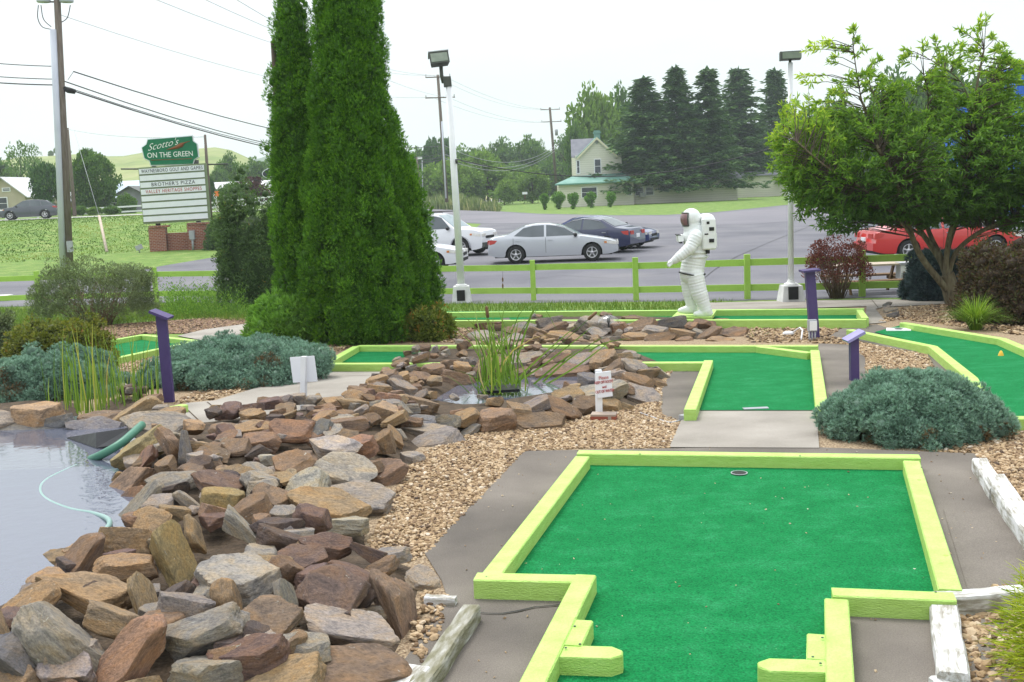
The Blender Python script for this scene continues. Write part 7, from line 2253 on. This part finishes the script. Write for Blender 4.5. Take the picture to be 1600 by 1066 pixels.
def tall_weeds():
    f = Fol()
    n = 2600
    t = rng.uniform(0, 1, n)
    px = 655 + 128 * t
    P_ = [at(a, 326.5 + (a - 655) * 0.035 - rng.uniform(0, 4)) for a in px]
    h = 24 - 12 * np.clip((px - 730) / 55, 0, 1) + 4 * np.sin(px * 0.23)
    pos = np.array([p[:] for p in P_]); Yv = pos[:, 1]
    hh = h * Yv / FPX * rng.uniform(0.4, 1.0, n)
    d = np.stack([rng.normal(0, 0.25, n), rng.normal(0, 0.25, n), np.ones(n)], 1)
    f.add('blade', pos, frames(d), np.stack([hh * 0.14, hh, hh], 1), rng.uniform(0, 1, n))
    tag(f.build('tall_weeds', LEAF['tallweed']), 'tall pale weeds along the side road right of the arborvitae', None, None, 'stuff')
tall_weeds()

# ------------------------------------------------------------------ ash tree: limbs, twigs, lance shaped leaves
def ash_tree():
    b = at(1492, 476)
    Y = b.y
    g = thing('ash_tree', 'spreading green ash tree with several mossy stems beside the lime fence', 'tree', b)
    k = Y / FPX
    def q(px, py, dy=0.0): return pt(px, py, Y) + Vector((0, dy, 0))
    tr = MB()
    skel = []
    def limb(pts, r0_, r1_):
        P_ = smooth_pts(pts, 6)
        r0_ = r0_ * 0.54
        rs = [r0_ + (r1_ - r0_) * i / (len(P_) - 1) for i in range(len(P_))]
        tr.tube(P_, rs, 9)
        skel.extend(P_[len(P_) // 3:])
    limb([b - Vector((0, 0, 0.15)), q(1484, 448), q(1478, 430, 0.03)], 0.25, 0.17)
    limb([q(1488, 462), q(1466, 440, -0.1), q(1436, 405, -0.2), q(1418, 375, -0.3), q(1400, 335, -0.5), q(1375, 285, -0.8), q(1340, 230, -1.0)], 0.13, 0.03)
    limb([q(1480, 438), q(1474, 410, 0.1), q(1452, 372, 0.2), q(1430, 335, 0.3), q(1405, 290, 0.3), q(1380, 215, 0.2), q(1345, 150, 0.1)], 0.115, 0.02)
    limb([q(1479, 432), q(1472, 400, 0.1), q(1462, 365, 0.3), q(1455, 320, 0.5), q(1448, 250, 0.5), q(1430, 170, 0.5)], 0.105, 0.02)
    limb([q(1478, 432), q(1476, 395, -0.1), q(1475, 360, -0.3), q(1485, 310, -0.5), q(1500, 220, -0.5), q(1515, 140, -0.3), q(1530, 80, -0.2)], 0.10, 0.015)
    limb([q(1479, 430), q(1482, 395, 0.05), q(1500, 362, 0.3), q(1525, 330, 0.6), q(1560, 280, 0.8), q(1590, 200, 0.8)], 0.105, 0.02)
    limb([q(1481, 432), q(1492, 395, -0.05), q(1515, 365, -0.3), q(1560, 335, -0.6), q(1610, 300, -0.9), q(1660, 240, -1.0)], 0.10, 0.02)
    limb([q(1418, 375, -0.3), q(1385, 340, -0.6), q(1330, 300, -0.9), q(1270, 265, -1.0), q(1225, 225, -0.9)], 0.05, 0.012)
    limb([q(1452, 372, 0.2), q(1400, 330, 0.8), q(1330, 290, 1.2), q(1270, 220, 1.2)], 0.05, 0.012)
    limb([q(1500, 362, 0.3), q(1530, 320, 1.2), q(1590, 260, 1.6)], 0.05, 0.012)
    limb([q(1380, 250, 0.0), q(1350, 170, 0), q(1338, 110, 0), q(1332, 62, 0)], 0.03, 0.008)
    limb([q(1380, 240, 0.2), q(1385, 190, 0.2), q(1372, 150, 0.2), q(1360, 120, 0.2)], 0.025, 0.008)
    limb([q(1448, 250, 0.5), q(1460, 160, 0.3), q(1450, 115, 0.2)], 0.025, 0.008)
    limb([q(1510, 180, -0.3), q(1490, 130, -0.3), q(1448, 96, -0.2)], 0.02, 0.007)
    limb([q(1515, 150, -0.3), q(1550, 120, -0.1), q(1566, 84, 0.0)], 0.02, 0.007)
    tr.build('trunk', M['bark'], g)
    S = np.array([p[:] for p in skel])
    # twig tips: ellipsoids in photograph pixels (cx, cy, rx, ry, depth m, count)
    tips = []
    for cx, cy, rx, ry, dz, n in ((1430, 262, 205, 92, 2.0, 700), (1520, 235, 150, 95, 1.8, 420), (1330, 262, 118, 92, 1.5, 400), (1262, 240, 62, 84, 1.0, 190), (1600, 270, 120, 100, 1.8, 420), (1420, 312, 150, 42, 1.6, 320), (1560, 316, 100, 42, 1.6, 230),
                                  (1345, 165, 75, 60, 0.9, 90), (1440, 165, 60, 50, 0.9, 70), (1520, 130, 75, 70, 0.9, 130), (1590, 150, 60, 60, 0.9, 80), (1300, 330, 60, 35, 1.0, 70), (1240, 180, 30, 30, 0.5, 16)):
        d = udir(n); r = rng.uniform(0.35, 1, n) ** (1 / 3)
        for v, rr in zip(d, r):
            tips.append(q(cx + v[0] * rx * rr, cy + v[2] * ry * rr, v[1] * dz * rr)[:])
    for (px, py) in ((1332, 48), (1340, 60), (1325, 70), (1345, 80), (1300, 68), (1298, 92), (1262, 74), (1276, 66), (1414, 80), (1405, 90), (1448, 62), (1455, 70), (1532, 30), (1520, 42), (1505, 45), (1545, 52), (1560, 70), (1575, 92), (1590, 100), (1380, 88), (1250, 118), (1254, 130)):
        for _ in range(2): tips.append(q(px + random.uniform(-4, 4), py + random.uniform(-3, 6), random.uniform(-0.3, 0.3))[:])
    tips = np.array(tips)
    tw = MB()
    pos, dirs, sz, tn = [], [], [], []
    zc, = (q(1430, 260).z,)
    for t in tips:
        df = S - t
        dd = np.linalg.norm(df * np.array([1.25, 1.25, 0.8]), axis=1)
        i = int(np.argmin(dd + (df[:, 2] > -0.08) * 0.7))
        a, e = Vector(S[i]), Vector(t)
        if (a - e).length > 1.1 and e.z > zc + 0.9: a = e + Vector((random.uniform(-0.2, 0.2), random.uniform(-0.2, 0.2), -random.uniform(0.7, 1.1)))
        L_ = (e - a).length
        m_ = a.lerp(e, 0.55) + Vector((random.gauss(0, .05), random.gauss(0, .05), 0.06 * L_))
        P_ = [a, m_, e]
        tw.tube(P_, [0.009 if L_ > 0.5 else 0.006, 0.006, 0.0025], 4, cap=False)
        ax = (e - m_).normalized()
        high = (e.z - zc)
        m = 23
        for j in range(m):
            u = 1 - random.random() ** 1.3 * 0.9
            p = m_.lerp(e, u) if L_ < 1.2 else e - ax * random.uniform(0, 0.45)
            dv = ax * 0.7 + Vector((random.gauss(0, 0.65), random.gauss(0, 0.65), random.gauss(-0.1, 0.55)))
            pos.append(p[:]); dirs.append(dv[:]); sz.append(random.uniform(0.08, 0.15))
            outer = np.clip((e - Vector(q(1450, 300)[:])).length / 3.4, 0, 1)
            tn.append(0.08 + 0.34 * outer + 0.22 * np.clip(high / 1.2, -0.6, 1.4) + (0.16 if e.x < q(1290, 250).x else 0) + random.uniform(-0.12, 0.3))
    tw.build('twigs', M['bark_dark'], g)
    f = Fol(); sz = np.array(sz)
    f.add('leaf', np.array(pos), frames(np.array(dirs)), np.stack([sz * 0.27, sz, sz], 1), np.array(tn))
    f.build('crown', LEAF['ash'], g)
ash_tree()

# ------------------------------------------------------------------ spruces by the house
def spruce_mesh(seed, h=14.0, r=3.1):
    r_ = np.random.default_rng(seed)
    f = Fol()
    pos, dirs, sc, tn = [], [], [], []
    z = 2.0
    while z < h - 0.3:
        t = (z - 1.7) / (h - 1.7)
        rad = r * 1.12 * (1 - t) ** 0.95 * r_.uniform(0.6, 1.12) + 0.22
        nb = int(8 + 8 * (1 - t))
        for b in range(nb):
            a = r_.uniform(0, 2 * math.pi); L = rad * r_.uniform(0.6, 1.1)
            if r_.uniform() < 0.2: continue
            steps = max(4, int(L / 0.2))
            for s in range(steps):
                u = (s + r_.uniform(0, 1)) / steps
                x = L * u
                zz = z + r_.uniform(-0.15, 0.15) - 0.42 * L * u * (0.6 + 0.3 * (1 - t)) + 0.28 * L * u * u
                for k in range(7):
                    pos.append((math.cos(a) * x + r_.normal(0, .11), math.sin(a) * x + r_.normal(0, .11), zz + r_.normal(0, 0.08)))
                    da = a + r_.normal(0, 0.7)
                    dirs.append((math.cos(da), math.sin(da), r_.uniform(-0.85, 0.35)))
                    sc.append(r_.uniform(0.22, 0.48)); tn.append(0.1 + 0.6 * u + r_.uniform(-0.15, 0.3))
        z += 0.34 * (1 - 0.35 * t)
    pos.append((0, 0, h - 0.6)); dirs.append((0, 0, 1)); sc.append(0.9); tn.append(0.6)
    sc = np.array(sc)
    f.add('leaf', np.array(pos), frames(np.array(dirs)), np.stack([sc * 0.42, sc, sc], 1), np.array(tn))
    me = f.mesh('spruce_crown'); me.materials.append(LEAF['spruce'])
    return me
SPR = [spruce_mesh(5), spruce_mesh(6), spruce_mesh(9)]
tb = MB(); tb.tube([(0, 0, -0.3), (0, 0, 4), (0, 0, 12.5)], [0.27, 0.2, 0.03], 9); TRK = tb.mesh('spruce_trunk'); TRK.materials.append(M['bark_dark'])
SPL = ['first dark spruce, just right of the cream house gable', 'second dark spruce, before the long cream wing', 'middle spruce of the five in front of the cream wing', 'fourth dark spruce, at the end of the cream wing', 'last dark spruce, beside the slim white lamp post']
for i, (px, pyb, pyt, hwpx) in enumerate(((1010, 318, 121, 82), (1060, 316, 104, 72), (1108, 314, 106, 72), (1157, 308, 106, 76), (1212, 304, 108, 62))):
    base = at(px, pyb); base.z = -0.8; Y = base.y
    g = thing('spruce_tree', SPL[i], 'tree', base, random.uniform(0, 6.28), 'dark spruces by the cream house')
    hh = pt(px, pyt, Y).z - base.z
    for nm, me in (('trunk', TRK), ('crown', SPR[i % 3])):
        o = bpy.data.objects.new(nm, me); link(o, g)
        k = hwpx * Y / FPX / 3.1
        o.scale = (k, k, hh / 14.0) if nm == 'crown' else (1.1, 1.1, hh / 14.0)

# ------------------------------------------------------------------ broad-leaved trees
def decid_mesh(seed, w=1.0, h=1.0, nc=34, per=70, leaf=(0.05, 0.085), holes=0.0, low=0.12, top=1.0, mat='decid', csize=(0.13, 0.24)):
    """crown of unit height and half width about 0.5, made of leaf clumps"""
    global rng
    keep = rng; rng = np.random.default_rng(seed)
    f = Fol()
    d = udir(nc); rr = rng.uniform(0.3, 1, nc) ** 0.5
    C = d * rr[:, None] * np.array([0.40 * w, 0.40 * w, (1 - low) / 2 * 0.86]) + np.array([0, 0, (1 + low) / 2])
    C[:, :2] *= (1.12 - 0.45 * np.clip((C[:, 2:3] - 0.45) / 0.55, 0, 1))
    s = rng.uniform(*csize, nc) * (1 - 0.3 * np.clip((C[:, 2] - 0.7) / 0.3, 0, 1))
    out = C - np.array([0, 0, 0.45]); out /= np.linalg.norm(out, axis=1, keepdims=True)
    clump_leaves(f, C, s, per, 'leaf', leaf, 0.7, 0.25, out, 0.8, (0.2, 0.9), 0.55 if not holes else 0.0, (0.55, 1.1))
    me = f.mesh('tree_crown'); me.materials.append(LEAF[mat])
    rng = keep
    return me
DEC = {'round': [decid_mesh(20 + i, 1.0, nc=44, per=80) for i in range(3)], 'light': [decid_mesh(30 + i, 1.05, nc=40, per=80, mat='decid_light') for i in range(2)],
       'open': [decid_mesh(40 + i, 0.9, nc=30, per=44, leaf=(0.03, 0.06), holes=1, low=0.25, csize=(0.08, 0.16)) for i in range(2)],
       'purple': [decid_mesh(50, 1.1, nc=30, per=80, mat='purple')], 'dark': [decid_mesh(60 + i, 0.9, nc=44, per=80, mat='spruce') for i in range(2)],
       'fine': [decid_mesh(70, 1.05, nc=110, per=130, leaf=(0.03, 0.05), csize=(0.08, 0.14), low=0.1)]}
tb = MB(); tb.tube([(0, 0, -0.06), (0.01, 0, 0.3), (0, 0.01, 0.75)], [0.028, 0.02, 0.006], 7)
for a_ in (0.5, 2.4, 4.3): tb.tube([(0, 0, 0.28), (math.cos(a_) * 0.13, math.sin(a_) * 0.13, 0.5), (math.cos(a_) * 0.24, math.sin(a_) * 0.24, 0.68)], [0.014, 0.009, 0.003], 5)
DTR = tb.mesh('tree_trunk'); DTR.materials.append(M['bark_dark'])
cnt = {}
def tree(kind, px, pyb, pyt, hwpx, Y, label, name='broadleaf_tree', group=None, z=None):
    zb = pt(px, pyb, Y).z if z is None else z
    zt_ = pt(px, pyt, Y).z
    b = Vector((pt(px, pyb, Y).x, Y, zb))
    g = thing(name, label, 'tree', b, random.uniform(0, 6.28), group)
    cnt[kind] = cnt.get(kind, 0) + 1
    h = zt_ - zb; k = hwpx * Y / FPX / 0.5
    o = bpy.data.objects.new('trunk', DTR); link(o, g); o.scale = (h, h, h)
    o = bpy.data.objects.new('crown', DEC[kind][cnt[kind] % len(DEC[kind])]); link(o, g); o.scale = (k, k, h)
    return g
tree('fine', 148, 338, 233, 40, 116, 'large round dark green tree right of the thin leaning pole')
tree('dark', 76, 340, 254, 24, 112, 'dark cone of green just left of the large utility pole')
tree('open', 38, 318, 218, 30, 170, 'ragged tall tree behind the beige house')
tree('round', 8, 322, 255, 30, 175, 'low bushy tree behind the beige house at the left edge')
tree('open', 62, 322, 226, 20, 176, 'slender ragged tree right of the tall ragged one')
tree('purple', 397, 326, 278, 28, 121, 'purple leaved plum tree left of the oval sign', 'plum_tree')
tree('round', 363, 328, 286, 21, 116, 'round green bush tree behind the white rail fence right of the shop sign')
tree('round', 200, 340, 303, 15, 114, 'small tree in front of the grey house')
tree('dark', 332, 328, 278, 7, 118, 'small dark conifer right beside the shop sign edge')
for px, pyt, hw_, Y, l_ in ((365, 246, 24, 185, 'hazy green tree below the hill, just right of the shop sign mast'), (400, 252, 30, 190, 'broad hazy green tree below the hill, behind the purple plum tree'), (345, 262, 16, 180, 'smallest hazy green tree below the hill, at the shop sign edge'), (430, 250, 26, 195, 'hazy green tree below the hill, behind the black oval sign')):
    tree('round', px, 322, pyt, hw_, Y, l_, group='hazy trees below the hill')
for (px, pyt), l_ in zip(((80, 236), (90, 230), (107, 232), (133, 236), (337, 240), (318, 244), (354, 247), (371, 253), (415, 262)), ('tiny skyline tree left of the large utility pole', 'larger skyline tree just left of the large utility pole', 'tiny skyline tree behind the thin leaning pole', 'tiny skyline tree above the large round tree', 'tiny skyline tree right of the green sign panel',
        'tiny skyline tree touching the green sign panel', 'tiny hillside tree right of the sign mast', 'second tiny hillside tree right of the sign mast', 'tiny hillside tree above the black oval sign')):
    x_, Y = pt(px, 240, 400).x, 400
    tree('round', px, pyt + (11 if px < 350 else 14), pyt, 4.5 if px != 90 else 6, Y, l_, group='tiny trees on the hill skyline')
# wall of trees right of the arborvitae
far = [('dark', 690, 322, 216, 30, 205), ('round', 655, 322, 238, 30, 215), ('light', 700, 322, 250, 36, 178), ('light', 764, 322, 240, 42, 182), ('round', 735, 322, 232, 36, 225), ('open', 757, 322, 224, 16, 228),
       ('round', 788, 322, 226, 34, 230), ('open', 772, 300, 224, 16, 229), ('open', 793, 300, 223, 16, 228), ('round', 824, 318, 220, 30, 226), ('light', 832, 312, 264, 24, 176), ('round', 850, 318, 236, 34, 232), ('open', 850, 300, 218, 13, 236), ('round', 880, 316, 222, 28, 238),
       ('light', 788, 318, 282, 20, 170), ('round', 868, 314, 250, 30, 215), ('round', 810, 318, 258, 34, 214), ('dark', 655, 322, 256, 24, 200), ('light', 730, 322, 262, 30, 176), ('light', 668, 322, 268, 22, 178)]
fl_ = ['dark broad tree behind the right crossarm pole base', 'rounded far tree at the right edge of the arborvitae', 'bright green tree behind the left white lamp post', 'widest bright green tree right of the left white lamp post', 'blue green tree between the bright ones and the dark one',
       'feathery tree top above the bright green wall, left one', 'hazy tree mass in the middle of the far trees', 'feathery tree top above the bright green wall, middle one', 'feathery tree top above the bright green wall, right one', 'tall hazy tree left of the distant crossarm pole', 'small round bright tree left of the distant crossarm pole',
       'hazy tree behind the distant crossarm pole', 'thin feathery tree left of the distant pole top', 'hazy tree beside the cream house eaves', 'low bright bush tree behind the street name sign', 'hazy low tree left of the cream house porch', 'hazy low tree behind the small round bright tree', 'dark low tree above the white shed', 'low bright tree behind the street light gap', 'low bright tree by the thin area light']
for (kind, px, pyb, pyt, hw_, Y), l_ in zip(far, fl_): tree(kind, px, pyb, pyt, hw_, Y, l_, z=-0.9)
tree('light', 930, 320, 145, 42, 168, 'tall broad green tree behind the cream house', z=-0.8)
tree('round', 970, 320, 150, 36, 172, 'second tall green tree between the house and the first spruce', z=-0.8)
tree('round', 905, 320, 200, 22, 160, 'lower green tree at the left corner of the cream house', z=-0.8)
for px, pyt, hw_ in ((1300, 160, 60), (1400, 128, 60), (1480, 115, 70), (1550, 110, 60), (1620, 120, 60), (1690, 140, 60)):
    tree('round', px, 305, pyt, hw_, 115, {1300: 'leftmost', 1400: 'second', 1480: 'third', 1550: 'fourth', 1620: 'fifth', 1690: 'last'}[px] + ' of the green trees behind the ash tree, counted from the left', group='green trees behind the ash tree', z=-0.8)
# round clipped shrubs on the lawn
for i, (px, pyb, pyt, hw_, l_) in enumerate(((851, 328, 303, 6, 'narrow clipped shrub, the leftmost on the house lawn'), (873, 327, 301, 10, 'widest clipped shrub on the house lawn'), (896, 327, 302, 8, 'clipped round shrub left of the big porch window'),
                                       (923, 325, 301, 8, 'clipped round shrub in front of the big porch window'), (954, 324, 301, 7.5, 'clipped shrub nearest the first spruce'))):
    b = at(px, pyb); b.z = -0.8
    g = thing('clipped_shrub', l_, 'shrub', b, 0, 'clipped shrubs in front of the cream house')
    k = b.y / FPX
    f = Fol()
    nc = 26
    d = udir(nc)
    H = (pyb - pyt) * k
    C = np.array(b) + np.array([0, 0, H * 0.66]) + d * np.array([hw_ * k * 0.72, hw_ * k * 0.72, H * 0.25])
    C2 = np.array([[b.x + random.gauss(0, hw_ * k * 0.2), b.y, b.z + H * t] for t in (0.1, 0.2, 0.3, 0.4)])
    clump_leaves(f, np.concatenate([C, C2]), np.concatenate([np.full(nc, hw_ * k * 0.38), np.full(4, hw_ * k * 0.3)]), 60, 'leaf', (0.12, 0.22), 0.6, 0.2, None, 0.8, (0.1, 0.8), 0.8)
    f.build('foliage', LEAF['box'], g)
    stems_mb(b, 5, hw_ * k * 0.3, H * 0.5, 0.05).build('stems', M['bark_dark'], g)
# hedge of dull shrubs on top of the bank
for i, (px, pyb, pyt, hw_) in enumerate(((128, 337, 322, 10), (150, 337, 324, 14), (175, 337, 322, 14), (112, 338, 325, 7))):
    tree('light' if i % 2 else 'round', px, pyb, pyt, hw_, 108, ('low bush at the foot of the thin leaning pole', 'low bush under the middle of the large round tree', 'low bush under the right side of the large round tree', 'smallest low bush beside the large utility pole')[i], 'bush', 'low bushes along the white fence')

# ================================================================== HAZE
if HAZE:
    hz = MB(); hz.box((0, 838, 54), (5200, 1810, 112)); 
    hm, hn, ho = newmat('haze')
    pv = N(hn, 'ShaderNodeVolumePrincipled'); pv.inputs['Color'].default_value = (0.85, 0.93, 1.0, 1); pv.inputs['Density'].default_value = 0.00042; pv.inputs['Anisotropy'].default_value = 0.0
    hn.links.new(pv.outputs[0], ho.inputs['Volume'])
    o = hz.build('haze', hm); o['kind'] = 'stuff'; o['label'] = 'thin pale summer haze over the whole place'
